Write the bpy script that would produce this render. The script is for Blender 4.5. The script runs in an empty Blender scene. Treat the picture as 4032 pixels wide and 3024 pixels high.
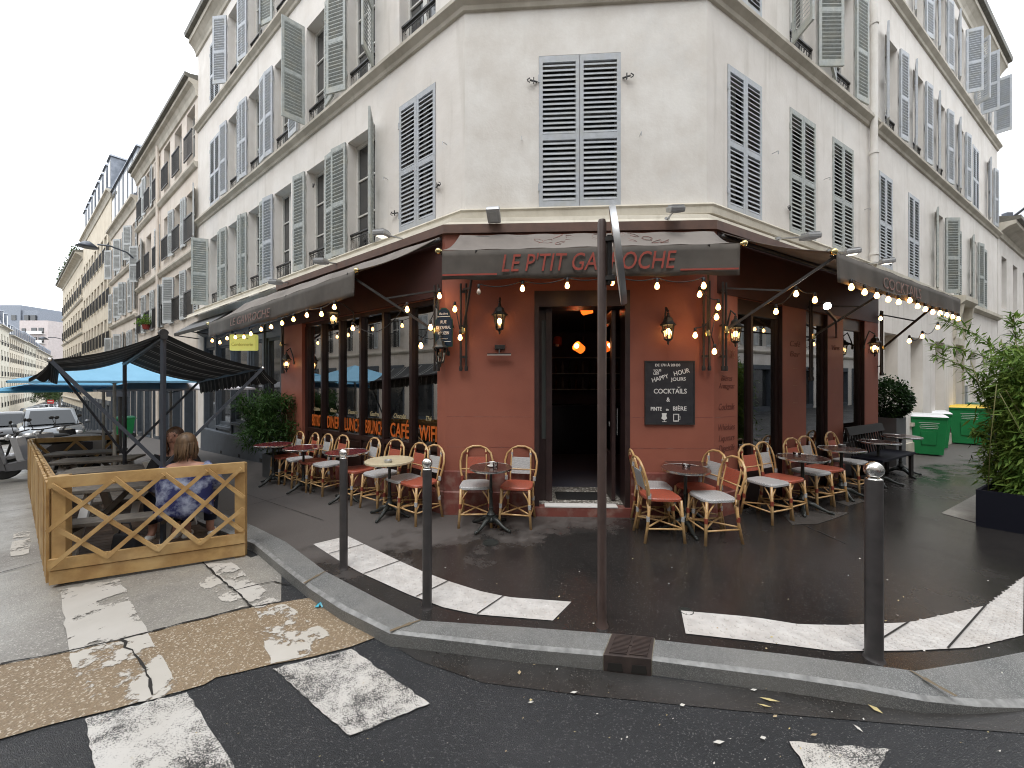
import bpy, bmesh, math, random
from mathutils import Vector, Matrix, noise
R_ = math.radians
random.seed(7)
SC = bpy.context.scene
COL = SC.collection
# ------------------------------------------------------------------ camera
cam = bpy.data.cameras.new('camera'); camo = bpy.data.objects.new('camera', cam); COL.objects.link(camo)
camo.location = (0, 0, 1.7); camo.rotation_euler = (R_(90), R_(0.0), 0)
cam.sensor_width = 36.0; cam.lens = 36.0*1500/4032; cam.shift_y = -8/4032
cam.clip_start = 0.05; cam.clip_end = 2000
SC.camera = camo
# ------------------------------------------------------------------ sky + sun (overcast)
W = bpy.data.worlds.new('World'); SC.world = W; W.use_nodes = True
nt = W.node_tree; nt.nodes.clear()
wo = nt.nodes.new('ShaderNodeOutputWorld'); bg = nt.nodes.new('ShaderNodeBackground')
sky = nt.nodes.new('ShaderNodeTexSky'); sky.sky_type = 'NISHITA'; sky.sun_disc = False
SUN_EL, SUN_AZ = R_(62), R_(200)
sky.sun_elevation = SUN_EL; sky.sun_rotation = SUN_AZ
geo = nt.nodes.new('ShaderNodeTexCoord'); nz = nt.nodes.new('ShaderNodeTexNoise'); nz.inputs['Scale'].default_value = 1.6; nz.inputs['Detail'].default_value = 5
cr = nt.nodes.new('ShaderNodeValToRGB'); cr.color_ramp.elements[0].position = .3; cr.color_ramp.elements[1].position = .7
cr.color_ramp.elements[0].color = (9.9, 10.4, 11.0, 1); cr.color_ramp.elements[1].color = (12.2, 12.5, 12.9, 1)
mx = nt.nodes.new('ShaderNodeMix'); mx.data_type = 'RGBA'; mx.inputs[0].default_value = .93
nt.links.new(geo.outputs['Generated'], nz.inputs['Vector']); nt.links.new(nz.outputs['Fac'], cr.inputs['Fac'])
nt.links.new(sky.outputs[0], mx.inputs[6]); nt.links.new(cr.outputs[0], mx.inputs[7])
nt.links.new(mx.outputs[2], bg.inputs['Color']); bg.inputs['Strength'].default_value = .105
nt.links.new(bg.outputs[0], wo.inputs['Surface'])
sl = bpy.data.lights.new('sun', 'SUN'); sl.energy = .7; sl.angle = R_(25); sl.color = (1, .97, .93)
so = bpy.data.objects.new('sun', sl); COL.objects.link(so)
sd = Vector((math.sin(SUN_AZ)*math.cos(SUN_EL), math.cos(SUN_AZ)*math.cos(SUN_EL), math.sin(SUN_EL)))
so.rotation_euler = sd.to_track_quat('Z', 'Y').to_euler(); so.location = (0, -5, 30)
SC.view_settings.view_transform = 'Standard'; SC.view_settings.look = 'None'; SC.view_settings.gamma = 1
SC.view_settings.exposure = 1.0
SC.cycles.filter_width = 1.05; SC.cycles.max_bounces = 7; SC.cycles.glossy_bounces = 4; SC.cycles.transparent_max_bounces = 12; SC.cycles.sample_clamp_indirect = 4

# ------------------------------------------------------------------ geometry of the place
F_ = 1500.0; CX = 2016.0; CY = 1504.0; H = 1.7
P0 = Vector((-.651, 5.25)); P1 = Vector((2.594, 5.06))      # upper wall corners of the chamfer
S0 = Vector((-.86, 4.91)); S1 = Vector((2.53, 4.77))        # shopfront corners
DL = Vector((-.7990, .6013)); DR = Vector((.8710, .4913)); DR2 = Vector((.8631, .5050))
class Fr:
    """a vertical facade frame: t along, o outward, z up; rv = True when t runs to the viewer's left"""
    def __init__(s, p, d, rv=False):
        s.p = Vector((p[0], p[1])); s.d = Vector((d[0], d[1])).normalized(); s.rv = rv
        s.R = -s.d if rv else s.d.copy(); s.n = Vector((s.R.y, -s.R.x))
    def pt(s, t, o, z):
        q = s.p + s.d*t + s.n*o; return Vector((q.x, q.y, z))
    def M(s, t, o, z, rot=0):
        q = s.pt(t, o, z)
        m = Matrix(((s.R.x, -s.n.x, 0, q.x), (s.R.y, -s.n.y, 0, q.y), (0, 0, 1, q.z), (0, 0, 0, 1)))
        return m @ Matrix.Rotation(rot, 4, 'Z') if rot else m
    def MT(s, t, o, z):      # text matrix: x right, y up, z outward
        q = s.pt(t, o, z)
        return Matrix(((s.R.x, 0, s.n.x, q.x), (s.R.y, 0, s.n.y, q.y), (0, 1, 0, q.z), (0, 0, 0, 1)))
    def at_u(s, u, o=0.0):   # t where the facade plane is seen at column u
        q = (u-CX)/F_; p = s.p + s.n*o
        return (q*p.y-p.x)/(s.d.x-q*s.d.y)
FL = Fr(P0, DL, True); FC = Fr(P0, P1-P0); FR = Fr(P1, DR)
SL = Fr(S0, DL, True); SCH = Fr(S0, S1-S0); SR = Fr(S1, DR)
pipe_t = 5.5
PB = P1 + DR*pipe_t; FB = Fr(PB, DR2)
def zg(x, y):
    s = (Vector((x, y))-P0).dot(DL)
    if s < .8: return 0.0
    if s < 20: return -.04*(s-.8)
    return -.768-.066*(min(s, 75)-20)
def G(u, v, off=0.0):
    x, y = 0, 5
    z = off
    for _ in range(12):
        k = (v-CY)/F_
        y = (H-z)/k; x = (u-CX)/F_*y
        z = zg(x, y)+off
    return Vector((x, y, z))
def U(u, v, y): return Vector(((u-CX)/F_*y, y, H-(v-CY)/F_*y))
def on_plane(u, v, F, o=0.0):
    t = F.at_u(u, o); p = F.pt(t, o, 0); return t, H-(v-CY)/F_*p.y

# ------------------------------------------------------------------ builders
WL = {}; WM = {}
def _loc(parent): return WL[parent.name] if parent is not None else Vector((0, 0, 0))
def tag(o, label=None, cat=None, group=None, kind=None):
    if label: o['label'] = label
    if cat: o['category'] = cat
    if group: o['group'] = group
    if kind: o['kind'] = kind
    return o
def thing(name, label, cat, loc=(0, 0, 0), group=None):
    o = bpy.data.objects.new(name, None); COL.objects.link(o); o.location = loc; o.empty_display_size = .2
    WL[o.name] = Vector(loc); return tag(o, label, cat, group)
class MB:
    def __init__(s): s.v = []; s.f = []; s.m = []; s.mi = 0
    def add(s, vs, fs):
        b = len(s.v); s.v += [Vector(q) for q in vs]; s.f += [tuple(b+i for i in f) for f in fs]; s.m += [s.mi]*len(fs); return s
    def hexa(s, p): return s.add(p, [(0, 3, 2, 1), (4, 5, 6, 7), (0, 1, 5, 4), (1, 2, 6, 5), (2, 3, 7, 6), (3, 0, 4, 7)])
    def box(s, F, t0, t1, o0, o1, z0, z1):
        f = F.pt if F else (lambda a, b, c: Vector((a, b, c)))
        return s.hexa([f(t0, o0, z0), f(t1, o0, z0), f(t1, o1, z0), f(t0, o1, z0), f(t0, o0, z1), f(t1, o0, z1), f(t1, o1, z1), f(t0, o1, z1)])
    def obox(s, c, ax, ay, az, hx, hy, hz):
        c = Vector(c); P = []
        for k in (-1, 1):
            for a, b in ((-1, -1), (1, -1), (1, 1), (-1, 1)): P.append(c+ax*hx*a+ay*hy*b+az*hz*k)
        return s.hexa(P)
    def bar(s, a, b, w, h, up=(0, 0, 1)):
        a = Vector(a); b = Vector(b); d = (b-a).normalized(); x = d.cross(Vector(up))
        if x.length < 1e-4: x = Vector((1, 0, 0))
        x.normalize(); y = x.cross(d).normalized()
        return s.obox((a+b)/2, d, x, y, (b-a).length/2, w/2, h/2)
    def tube(s, pts, r, seg=8, caps=True):
        pts = [Vector(p) for p in pts]; n = len(pts); rs = r if isinstance(r, (list, tuple)) else [r]*n
        vs = []; fs = []; x = None
        for i, p in enumerate(pts):
            d = (pts[min(i+1, n-1)]-pts[max(i-1, 0)]).normalized()
            if x is None:
                x = d.cross(Vector((0, 0, 1)))
                if x.length < .05: x = d.cross(Vector((1, 0, 0)))
            x = (x-d*x.dot(d)).normalized(); y = d.cross(x)
            for k in range(seg):
                a = 2*math.pi*k/seg; vs.append(p+(x*math.cos(a)+y*math.sin(a))*rs[i])
        for i in range(n-1):
            for k in range(seg):
                fs.append((i*seg+k, i*seg+(k+1) % seg, (i+1)*seg+(k+1) % seg, (i+1)*seg+k))
        if caps: fs.append(tuple(range(seg))[::-1]); fs.append(tuple(range((n-1)*seg, n*seg)))
        return s.add(vs, fs)
    def lathe(s, c, prof, seg=16, ax=None):
        c = Vector(c); z = Vector(ax).normalized() if ax else Vector((0, 0, 1))
        x = z.cross(Vector((0, 1, 0)) if abs(z.y) < .9 else Vector((1, 0, 0))).normalized(); y = z.cross(x)
        vs = []; fs = []; n = len(prof)
        for r, h in prof:
            for k in range(seg):
                a = 2*math.pi*k/seg; vs.append(c+z*h+(x*math.cos(a)+y*math.sin(a))*max(r, 1e-4))
        for i in range(n-1):
            for k in range(seg): fs.append((i*seg+k, i*seg+(k+1) % seg, (i+1)*seg+(k+1) % seg, (i+1)*seg+k))
        fs.append(tuple(range(seg))[::-1]); fs.append(tuple(range((n-1)*seg, n*seg)))
        return s.add(vs, fs)
    def ball(s, c, r, seg=14, rings=8, sc=(1, 1, 1)):
        c = Vector(c); vs = [c+Vector((0, 0, -r*sc[2]))]; fs = []
        for i in range(1, rings):
            a = math.pi*i/rings
            for k in range(seg):
                b = 2*math.pi*k/seg; vs.append(c+Vector((math.sin(a)*math.cos(b)*r*sc[0], math.sin(a)*math.sin(b)*r*sc[1], -math.cos(a)*r*sc[2])))
        vs.append(c+Vector((0, 0, r*sc[2]))); L = len(vs)-1
        for k in range(seg): fs.append((0, 1+(k+1) % seg, 1+k)); fs.append((L, L-seg+k, L-seg+(k+1) % seg))
        for i in range(rings-2):
            for k in range(seg): a = 1+i*seg; fs.append((a+k, a+(k+1) % seg, a+seg+(k+1) % seg, a+seg+k))
        return s.add(vs, fs)
    def prism(s, poly, z0, z1):
        n = len(poly); zf0 = z0 if callable(z0) else (lambda x, y: z0); zf1 = z1 if callable(z1) else (lambda x, y: z1)
        vs = [Vector((p[0], p[1], zf0(p[0], p[1]))) for p in poly]+[Vector((p[0], p[1], zf1(p[0], p[1]))) for p in poly]
        return s.add(vs, [tuple(range(n))[::-1], tuple(range(n, 2*n))]+[(i, (i+1) % n, n+(i+1) % n, n+i) for i in range(n)])
    def quad(s, a, b, c, d): return s.add([a, b, c, d], [(0, 1, 2, 3)])
    def extr(s, pts, off):      # extrude a closed 3d polygon by vector
        n = len(pts); off = Vector(off); vs = [Vector(p) for p in pts]+[Vector(p)+off for p in pts]
        return s.add(vs, [tuple(range(n))[::-1], tuple(range(n, 2*n))]+[(i, (i+1) % n, n+(i+1) % n, n+i) for i in range(n)])
    def mesh(s, name, mats, smooth=False, off=Vector((0, 0, 0)), norm=True, bevel=0):
        me = bpy.data.meshes.new(name); me.from_pydata([q-off for q in s.v], [], s.f)
        mats = mats if isinstance(mats, (list, tuple)) else [mats]
        for m in mats: me.materials.append(m)
        me.polygons.foreach_set('material_index', s.m)
        if norm or bevel:
            bm = bmesh.new(); bm.from_mesh(me)
            if norm: bmesh.ops.recalc_face_normals(bm, faces=bm.faces)
            if bevel: bmesh.ops.bevel(bm, geom=[e for e in bm.edges if len(e.link_faces) == 2 and e.calc_face_angle(0) > .6], offset=bevel, segments=2, affect='EDGES', profile=.6)
            bm.to_mesh(me); bm.free()
        if smooth: me.polygons.foreach_set('use_smooth', [True]*len(me.polygons))
        if smooth == 'auto':
            me.polygons.foreach_set('use_smooth', [True]*len(me.polygons)); me.set_sharp_from_angle(angle=R_(38))
        me.update(); return me
    def build(s, name, mats, parent=None, smooth=False, norm=True, bevel=0, loc=None):
        L = _loc(parent) if loc is None else Vector(loc)
        me = s.mesh(name, mats, smooth, L, norm, bevel)
        o = bpy.data.objects.new(name, me); COL.objects.link(o)
        if parent is not None: o.parent = parent
        else: o.location = L
        WL[o.name] = L; return o
def put(me, name, parent, Mw, scale=None):
    o = bpy.data.objects.new(name, me); COL.objects.link(o); o.parent = parent
    PM = WM.get(parent.name) or Matrix.Translation(_loc(parent))
    m = PM.inverted() @ Mw
    if scale: m = m @ Matrix.Diagonal((scale[0], scale[1], scale[2], 1))
    o.matrix_local = m; WM[o.name] = Mw.copy()
    WL[o.name] = Mw.to_translation(); return o
def dup(root, loc, rz, label=None, group=None):
    def cp(o, par):
        c = o.copy(); COL.objects.link(c); c.parent = par
        for ch in o.children: cp(ch, c)
        return c
    r = root.copy(); COL.objects.link(r); r.location = loc; r.rotation_euler = (0, 0, rz)
    for ch in list(root.children): cp(ch, r)
    if label: r['label'] = label
    if group: r['group'] = group
    WL[r.name] = Vector(loc); return r
_fonts = {}
def text(s, size, Mw, m, name='lettering', parent=None, shear=0, ext=.0015, align='CENTER', sx=1, bold=0, spacing=1):
    cu = bpy.data.curves.new('txt', 'FONT'); cu.body = s; cu.size = size; cu.shear = shear; cu.extrude = ext; cu.align_x = align; cu.align_y = 'CENTER'
    cu.offset = bold; cu.resolution_u = 3; cu.space_character = spacing
    t = bpy.data.objects.new('txt', cu); COL.objects.link(t); dg = bpy.context.evaluated_depsgraph_get(); dg.update()
    me = bpy.data.meshes.new_from_object(t.evaluated_get(dg)); bpy.data.objects.remove(t); me.materials.clear(); me.materials.append(m); me.name = name
    if parent is None:
        o = bpy.data.objects.new(name, me); COL.objects.link(o); o.matrix_world = Mw @ Matrix.Diagonal((sx, 1, 1, 1)); return o
    return put(me, name, parent, Mw, (sx, 1, 1))

# ------------------------------------------------------------------ materials
def newmat(name):
    m = bpy.data.materials.new(name); m.use_nodes = True; n = m.node_tree; b = n.nodes['Principled BSDF']; return m, n, b
def N(n, t, **k):
    x = n.nodes.new(t)
    for a, b in k.items():
        if a in x.inputs: x.inputs[a].default_value = b
        else: setattr(x, a, b)
    return x
def mat(name, c, rough=.6, c2=None, sc=3.0, metal=0, bump=0, bsc=60, spec=.5, stretch=None, r2=None, detail=5, lo=.35, hi=.65, coord='Object', c3=None, sc3=.6, f3=.35, coat=0, bd=.002):
    m, n, b = newmat(name); L = n.links.new
    b.inputs['Base Color'].default_value = (*c, 1); b.inputs['Roughness'].default_value = rough; b.inputs['Metallic'].default_value = metal
    b.inputs['Specular IOR Level'].default_value = spec; b.inputs['Coat Weight'].default_value = coat
    tc = N(n, 'ShaderNodeTexCoord'); mp = N(n, 'ShaderNodeMapping'); L(tc.outputs[coord], mp.inputs[0])
    if stretch: mp.inputs['Scale'].default_value = stretch
    if c2 is not None or r2 is not None:
        nz = N(n, 'ShaderNodeTexNoise', Scale=sc, Detail=detail, Roughness=.6); L(mp.outputs[0], nz.inputs['Vector'])
        mr = N(n, 'ShaderNodeMapRange'); mr.inputs[1].default_value = lo; mr.inputs[2].default_value = hi; L(nz.outputs['Fac'], mr.inputs[0])
        if c2 is not None:
            mi = N(n, 'ShaderNodeMix', data_type='RGBA'); mi.inputs[6].default_value = (*c, 1); mi.inputs[7].default_value = (*c2, 1)
            L(mr.outputs[0], mi.inputs[0]); out = mi.outputs[2]
            if c3 is not None:
                nz3 = N(n, 'ShaderNodeTexNoise', Scale=sc3, Detail=4); L(tc.outputs[coord], nz3.inputs['Vector'])
                m3 = N(n, 'ShaderNodeMapRange'); m3.inputs[1].default_value = .45; m3.inputs[2].default_value = .7; m3.inputs[4].default_value = f3; L(nz3.outputs['Fac'], m3.inputs[0])
                k = N(n, 'ShaderNodeMix', data_type='RGBA'); k.inputs[7].default_value = (*c3, 1); L(m3.outputs[0], k.inputs[0]); L(out, k.inputs[6]); out = k.outputs[2]
            L(out, b.inputs['Base Color'])
        if r2 is not None:
            rr = N(n, 'ShaderNodeMapRange'); rr.inputs[3].default_value = rough; rr.inputs[4].default_value = r2; L(mr.outputs[0], rr.inputs[0]); L(rr.outputs[0], b.inputs['Roughness'])
    if bump:
        nb = N(n, 'ShaderNodeTexNoise', Scale=bsc, Detail=3); L(mp.outputs[0], nb.inputs['Vector'])
        bp = N(n, 'ShaderNodeBump', Strength=bump, Distance=bd); L(nb.outputs['Fac'], bp.inputs['Height']); L(bp.outputs[0], b.inputs['Normal'])
    return m
def emis(name, c, s):
    m, n, b = newmat(name); b.inputs['Base Color'].default_value = (*c, 1); b.inputs['Emission Color'].default_value = (*c, 1); b.inputs['Emission Strength'].default_value = s; return m
def plaster(name, c, c2, streak=.42):
    m, n, b = newmat(name); L = n.links.new; tc = N(n, 'ShaderNodeTexCoord'); b.inputs['Roughness'].default_value = .85; b.inputs['Specular IOR Level'].default_value = .2
    a = N(n, 'ShaderNodeTexNoise', Scale=1.4, Detail=7, Roughness=.62); L(tc.outputs['Object'], a.inputs['Vector'])
    r = N(n, 'ShaderNodeMapRange'); r.inputs[1].default_value = .38; r.inputs[2].default_value = .62; L(a.outputs['Fac'], r.inputs[0])
    k = N(n, 'ShaderNodeMix', data_type='RGBA'); k.inputs[6].default_value = (*c, 1); k.inputs[7].default_value = (*c2, 1); L(r.outputs[0], k.inputs[0])
    mp = N(n, 'ShaderNodeMapping'); mp.inputs['Scale'].default_value = (7, 7, .55); L(tc.outputs['Object'], mp.inputs[0])
    s = N(n, 'ShaderNodeTexNoise', Scale=1, Detail=5); L(mp.outputs[0], s.inputs['Vector'])
    sr = N(n, 'ShaderNodeMapRange'); sr.inputs[1].default_value = .55; sr.inputs[2].default_value = .8; sr.inputs[4].default_value = streak; L(s.outputs['Fac'], sr.inputs[0])
    k2 = N(n, 'ShaderNodeMix', data_type='RGBA'); k2.inputs[7].default_value = (c[0]*.55, c[1]*.53, c[2]*.48, 1); L(sr.outputs[0], k2.inputs[0]); L(k.outputs[2], k2.inputs[6])
    pt = N(n, 'ShaderNodeTexNoise', Scale=.55, Detail=9, Roughness=.7); L(tc.outputs['Object'], pt.inputs['Vector'])
    pr = N(n, 'ShaderNodeMapRange'); pr.inputs[1].default_value = .56; pr.inputs[2].default_value = .66; pr.inputs[4].default_value = .30; L(pt.outputs['Fac'], pr.inputs[0])
    k3 = N(n, 'ShaderNodeMix', data_type='RGBA'); k3.inputs[7].default_value = (c[0]*.80, c[1]*.83, c[2]*.87, 1); L(pr.outputs[0], k3.inputs[0]); L(k2.outputs[2], k3.inputs[6])
    L(k3.outputs[2], b.inputs['Base Color'])
    nb = N(n, 'ShaderNodeTexNoise', Scale=26, Detail=8); L(tc.outputs['Object'], nb.inputs['Vector'])
    bp = N(n, 'ShaderNodeBump', Strength=.35, Distance=.006); L(nb.outputs['Fac'], bp.inputs['Height']); L(bp.outputs[0], b.inputs['Normal'])
    return m
M = {}
M['wall'] = plaster('cream_render', (.77, .735, .69), (.69, .65, .60))
M['wall_chamfer'] = plaster('chamfer_render', (.78, .76, .72), (.665, .63, .58), .12)
M['wall_b'] = plaster('pinkish_render', (.72, .65, .58), (.65, .58, .50))
M['wall_c'] = plaster('yellowish_stone', (.70, .63, .51), (.60, .53, .42))
M['wall_d'] = plaster('far_stone', (.70, .66, .55), (.58, .54, .44))
M['trim'] = plaster('stone_trim', (.58, .54, .465), (.44, .405, .34), .5)
M['trim2'] = plaster('ledge_trim', (.62, .58, .49), (.50, .46, .38), .5)
M['zinc'] = mat('zinc', (.16, .18, .21), .45, (.24, .26, .30), 4, metal=.3)
M['gutter'] = mat('gutter', (.10, .095, .08), .6, (.17, .16, .13), 8)
M['shutter'] = mat('grey_blue_shutter_paint', (.44, .465, .50), .5, (.37, .395, .42), 14, bump=.1, c3=(.42, .42, .38), sc3=5, f3=.5)
M['shutter_old'] = mat('weathered_shutter_paint', (.41, .435, .42), .6, (.31, .335, .32), 18, bump=.15, c3=(.46, .45, .38), sc3=5, f3=.6)
M['shutter_pale'] = mat('pale_shutter_paint', (.52, .54, .54), .55, (.44, .46, .46), 10)
M['winframe'] = mat('white_window_paint', (.62, .61, .58), .5, (.55, .54, .50), 12)
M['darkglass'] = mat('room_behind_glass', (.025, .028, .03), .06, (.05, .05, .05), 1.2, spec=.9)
M['iron'] = mat('black_iron', (.02, .02, .02), .45, (.035, .032, .03), 20, bump=.1)
M['castiron'] = mat('cast_iron', (.02, .022, .022), .42, (.04, .045, .04), 30, bump=.4, bsc=50, metal=.2)
M['terra'] = mat('terracotta_paint', (.305, .098, .062), .55, (.22, .070, .047), 1.5, bump=.3, bsc=70, c3=(.35, .125, .082), sc3=.9, f3=.6, bd=.004, detail=9, lo=.3, hi=.75)
M['terra_lo'] = mat('scuffed_plinth_paint', (.21, .06, .045), .6, (.17, .05, .04), 5, bump=.3, bsc=60, c3=(.4, .34, .28), sc3=9, f3=.35)
M['terra_beam'] = mat('brown_red_beam', (.14, .075, .052), .6, (.10, .056, .042), 6, bump=.15)
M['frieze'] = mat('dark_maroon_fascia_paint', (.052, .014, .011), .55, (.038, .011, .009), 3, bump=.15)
M['bordeaux'] = mat('dark_maroon_wood', (.020, .009, .008), .35, (.028, .012, .010), 8, stretch=(1, 1, .2), bump=.1)
M['doorwood'] = mat('dark_purple_brown_frame', (.03, .017, .017), .4, (.042, .024, .022), 8)
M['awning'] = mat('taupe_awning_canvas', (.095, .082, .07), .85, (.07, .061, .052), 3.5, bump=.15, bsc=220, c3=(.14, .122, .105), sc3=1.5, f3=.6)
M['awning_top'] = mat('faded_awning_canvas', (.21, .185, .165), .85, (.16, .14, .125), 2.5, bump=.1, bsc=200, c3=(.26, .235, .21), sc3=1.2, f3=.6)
M['redpaint'] = mat('awning_red_lettering', (.34, .062, .042), .8, (.24, .055, .038), 12, lo=.4, hi=.7)
M['redfaint'] = mat('faded_red_lettering', (.26, .12, .095), .85, (.19, .15, .13), 14); M['scrawl'] = mat('washed_out_red', (.28, .12, .10), .85, (.22, .17, .15), 20)
M['brass'] = mat('brass', (.75, .62, .30), .18, metal=1)
M['chrome'] = mat('chrome', (.86, .86, .84), .12, metal=1, r2=.28, sc=14)
M['steelrim'] = mat('steel_rim', (.75, .75, .74), .2, metal=1)
M['alu'] = mat('grey_aluminium', (.45, .46, .47), .4, metal=.7)
M['rattan'] = mat('rattan', (.56, .35, .15), .38, (.42, .235, .09), 22, bump=.2, bsc=50, c3=(.66, .47, .24), sc3=8, f3=.6, coat=.3)
M['wrap'] = mat('red_binding', (.25, .05, .03), .45)
def weave(name, c, c2):
    m, n, b = newmat(name); L = n.links.new; tc = N(n, 'ShaderNodeTexCoord'); ck = N(n, 'ShaderNodeTexBrick', Scale=34.0)
    ck.inputs['Color1'].default_value = (*c, 1); ck.inputs['Color2'].default_value = (c[0]*.8, c[1]*.8, c[2]*.8, 1); ck.inputs['Mortar'].default_value = (*c2, 1); ck.inputs['Mortar Size'].default_value = .05
    ck.inputs['Brick Width'].default_value = .9; ck.inputs['Row Height'].default_value = .35
    mp = N(n, 'ShaderNodeMapping'); mp.inputs['Rotation'].default_value = (R_(60), 0, R_(45)); L(tc.outputs['Object'], mp.inputs[0]); L(mp.outputs[0], ck.inputs['Vector']); L(ck.outputs['Color'], b.inputs['Base Color'])
    bp = N(n, 'ShaderNodeBump', Strength=.5, Distance=.002); L(ck.outputs['Fac'], bp.inputs['Height']); bp.invert = True; L(bp.outputs[0], b.inputs['Normal']); b.inputs['Roughness'].default_value = .38; return m
M['w_red'] = weave('red_woven_seat', (.46, .085, .04), (.30, .12, .09)); M['w_grey'] = weave('grey_woven_seat', (.40, .41, .42), (.58, .57, .55))
M['tabledark'] = mat('dark_brown_tabletop', (.05, .025, .022), .18, (.07, .036, .03), 6, spec=.6)
M['tablered'] = mat('burgundy_tabletop', (.11, .022, .028), .16, (.15, .03, .035), 6, spec=.6)
M['tablecream'] = mat('cream_tabletop', (.60, .54, .38), .25, (.54, .47, .32), 9)
M['bollard'] = mat('charcoal_bollard_paint', (.035, .033, .033), .42, (.055, .05, .05), 9, bump=.15, bsc=40)
M['polebrown'] = mat('brown_post_paint', (.065, .043, .038), .42, (.085, .058, .05), 9, bump=.1, bsc=40)
M['granite'] = None
M['white'] = mat('white_paint', (.78, .77, .74), .5)
M['signred'] = mat('sign_red', (.55, .03, .03), .3)
M['chalk'] = mat('chalk', (.72, .72, .70), .9)
M['slate'] = mat('blackboard', (.018, .019, .024), .55, (.03, .03, .035), 10)
M['plate'] = mat('navy_enamel', (.012, .025, .045), .25)
M['bulb'] = emis('lit_bulb', (1.0, .47, .13), 9.0)
M['bulboff'] = mat('unlit_bulb_glass', (.5, .42, .35), .08, spec=.8)
M['lampglow'] = emis('lantern_bulb', (1.0, .60, .24), 9.0)
M['cable'] = mat('black_rubber', (.012, .012, .012), .6)
M['pine'] = mat('treated_pine', (.52, .33, .13), .6, (.37, .215, .08), 7, bump=.35, bsc=45, c3=(.64, .46, .23), sc3=2.2, f3=.7)
M['greywood'] = mat('weathered_grey_wood', (.20, .175, .145), .7, (.13, .115, .10), 10, bump=.3, bsc=40)
M['whitewood'] = mat('white_painted_wood', (.70, .69, .67), .5)
M['deck'] = mat('worn_decking', (.085, .058, .042), .6, (.13, .09, .065), 5, bump=.3, bsc=30)
M['canopy'] = None
M['greymetal'] = mat('dark_grey_metal', (.085, .095, .115), .35, metal=.3)
M['parasol'] = mat('light_blue_parasol_fabric', (.22, .47, .66), .8, (.19, .42, .60), 2); M['parasol2'] = mat('blue_parasol_fabric', (.09, .32, .50), .8); M['parasolw'] = mat('white_parasol_fabric', (.62, .63, .68), .8)
M['polewhite'] = mat('pale_parasol_pole', (.68, .66, .60), .5)
M['shopblue'] = mat('slate_blue_shop_paint', (.085, .10, .12), .5, (.065, .078, .095), 5, bump=.1)
M['binGreen'] = mat('green_bin_plastic', (.01, .21, .06), .42, (.008, .18, .05), 5); M['binTeal'] = mat('blue_bin_plastic', (.02, .04, .09), .42)
M['lidyellow'] = mat('yellow_lid', (.75, .50, .03), .4); M['lidwhite'] = mat('white_lid', (.75, .76, .78), .35); M['lidgreen'] = mat('dark_green_lid', (.01, .12, .06), .4)
M['rubber'] = mat('rubber', (.015, .015, .015), .7)
M['planter'] = mat('anthracite_planter', (.007, .008, .015), .6, spec=.2); M['planterg'] = mat('grey_planter', (.07, .075, .08), .4)
M['soil'] = mat('soil', (.03, .02, .012), .9)
def leafmat(name, a, b_, sc=9):
    m, n, b = newmat(name); L = n.links.new; tc = N(n, 'ShaderNodeTexCoord'); nz = N(n, 'ShaderNodeTexNoise', Scale=sc, Detail=2); L(tc.outputs['Object'], nz.inputs['Vector'])
    r = N(n, 'ShaderNodeMapRange'); r.inputs[1].default_value = .35; r.inputs[2].default_value = .65; L(nz.outputs['Fac'], r.inputs[0])
    k = N(n, 'ShaderNodeMix', data_type='RGBA'); k.inputs[6].default_value = (*a, 1); k.inputs[7].default_value = (*b_, 1); L(r.outputs[0], k.inputs[0]); L(k.outputs[2], b.inputs['Base Color'])
    b.inputs['Roughness'].default_value = .6; b.inputs['Specular IOR Level'].default_value = .22
    tr = N(n, 'ShaderNodeBsdfTranslucent'); L(k.outputs[2], tr.inputs['Color']); ms = N(n, 'ShaderNodeMixShader'); ms.inputs[0].default_value = .3
    L(b.outputs[0], ms.inputs[1]); L(tr.outputs[0], ms.inputs[2]); L(ms.outputs[0], n.nodes['Material Output'].inputs[0]); return m
M['bamboo'] = leafmat('bamboo_leaf', (.20, .30, .06), (.075, .16, .028)); M['bamboo_d'] = leafmat('dark_bamboo_leaf', (.05, .11, .025), (.02, .055, .012)); M['box'] = leafmat('boxwood_leaf', (.025, .06, .015), (.012, .035, .01), 6)
M['treeleaf'] = leafmat('tree_leaf', (.08, .12, .04), (.04, .07, .02), 3)
M['cane'] = mat('bamboo_cane', (.10, .14, .04), .5, (.2, .18, .07), 4)
def glassmat(name, fac=.25, tint=(.55, .56, .55)):
    m, n, b = newmat(name); L = n.links.new; n.nodes.remove(b); g = N(n, 'ShaderNodeBsdfGlossy', Roughness=.01); t = N(n, 'ShaderNodeBsdfTransparent'); t.inputs[0].default_value = (*tint, 1)
    lw = N(n, 'ShaderNodeFresnel'); lw.inputs[0].default_value = 1.55; mr = N(n, 'ShaderNodeMapRange'); mr.inputs[3].default_value = fac; mr.inputs[4].default_value = 1; L(lw.outputs[0], mr.inputs[0])
    ms = N(n, 'ShaderNodeMixShader'); L(mr.outputs[0], ms.inputs[0]); L(t.outputs[0], ms.inputs[1]); L(g.outputs[0], ms.inputs[2]); L(ms.outputs[0], n.nodes['Material Output'].inputs[0]); return m
M['shopglass'] = glassmat('shop_window_glass', .40, (.6, .6, .58)); M['clearglass'] = glassmat('lantern_glass', .06, (.92, .9, .84)); M['cupglass'] = glassmat('drinking_glass', .15, (.9, .9, .9))
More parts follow.
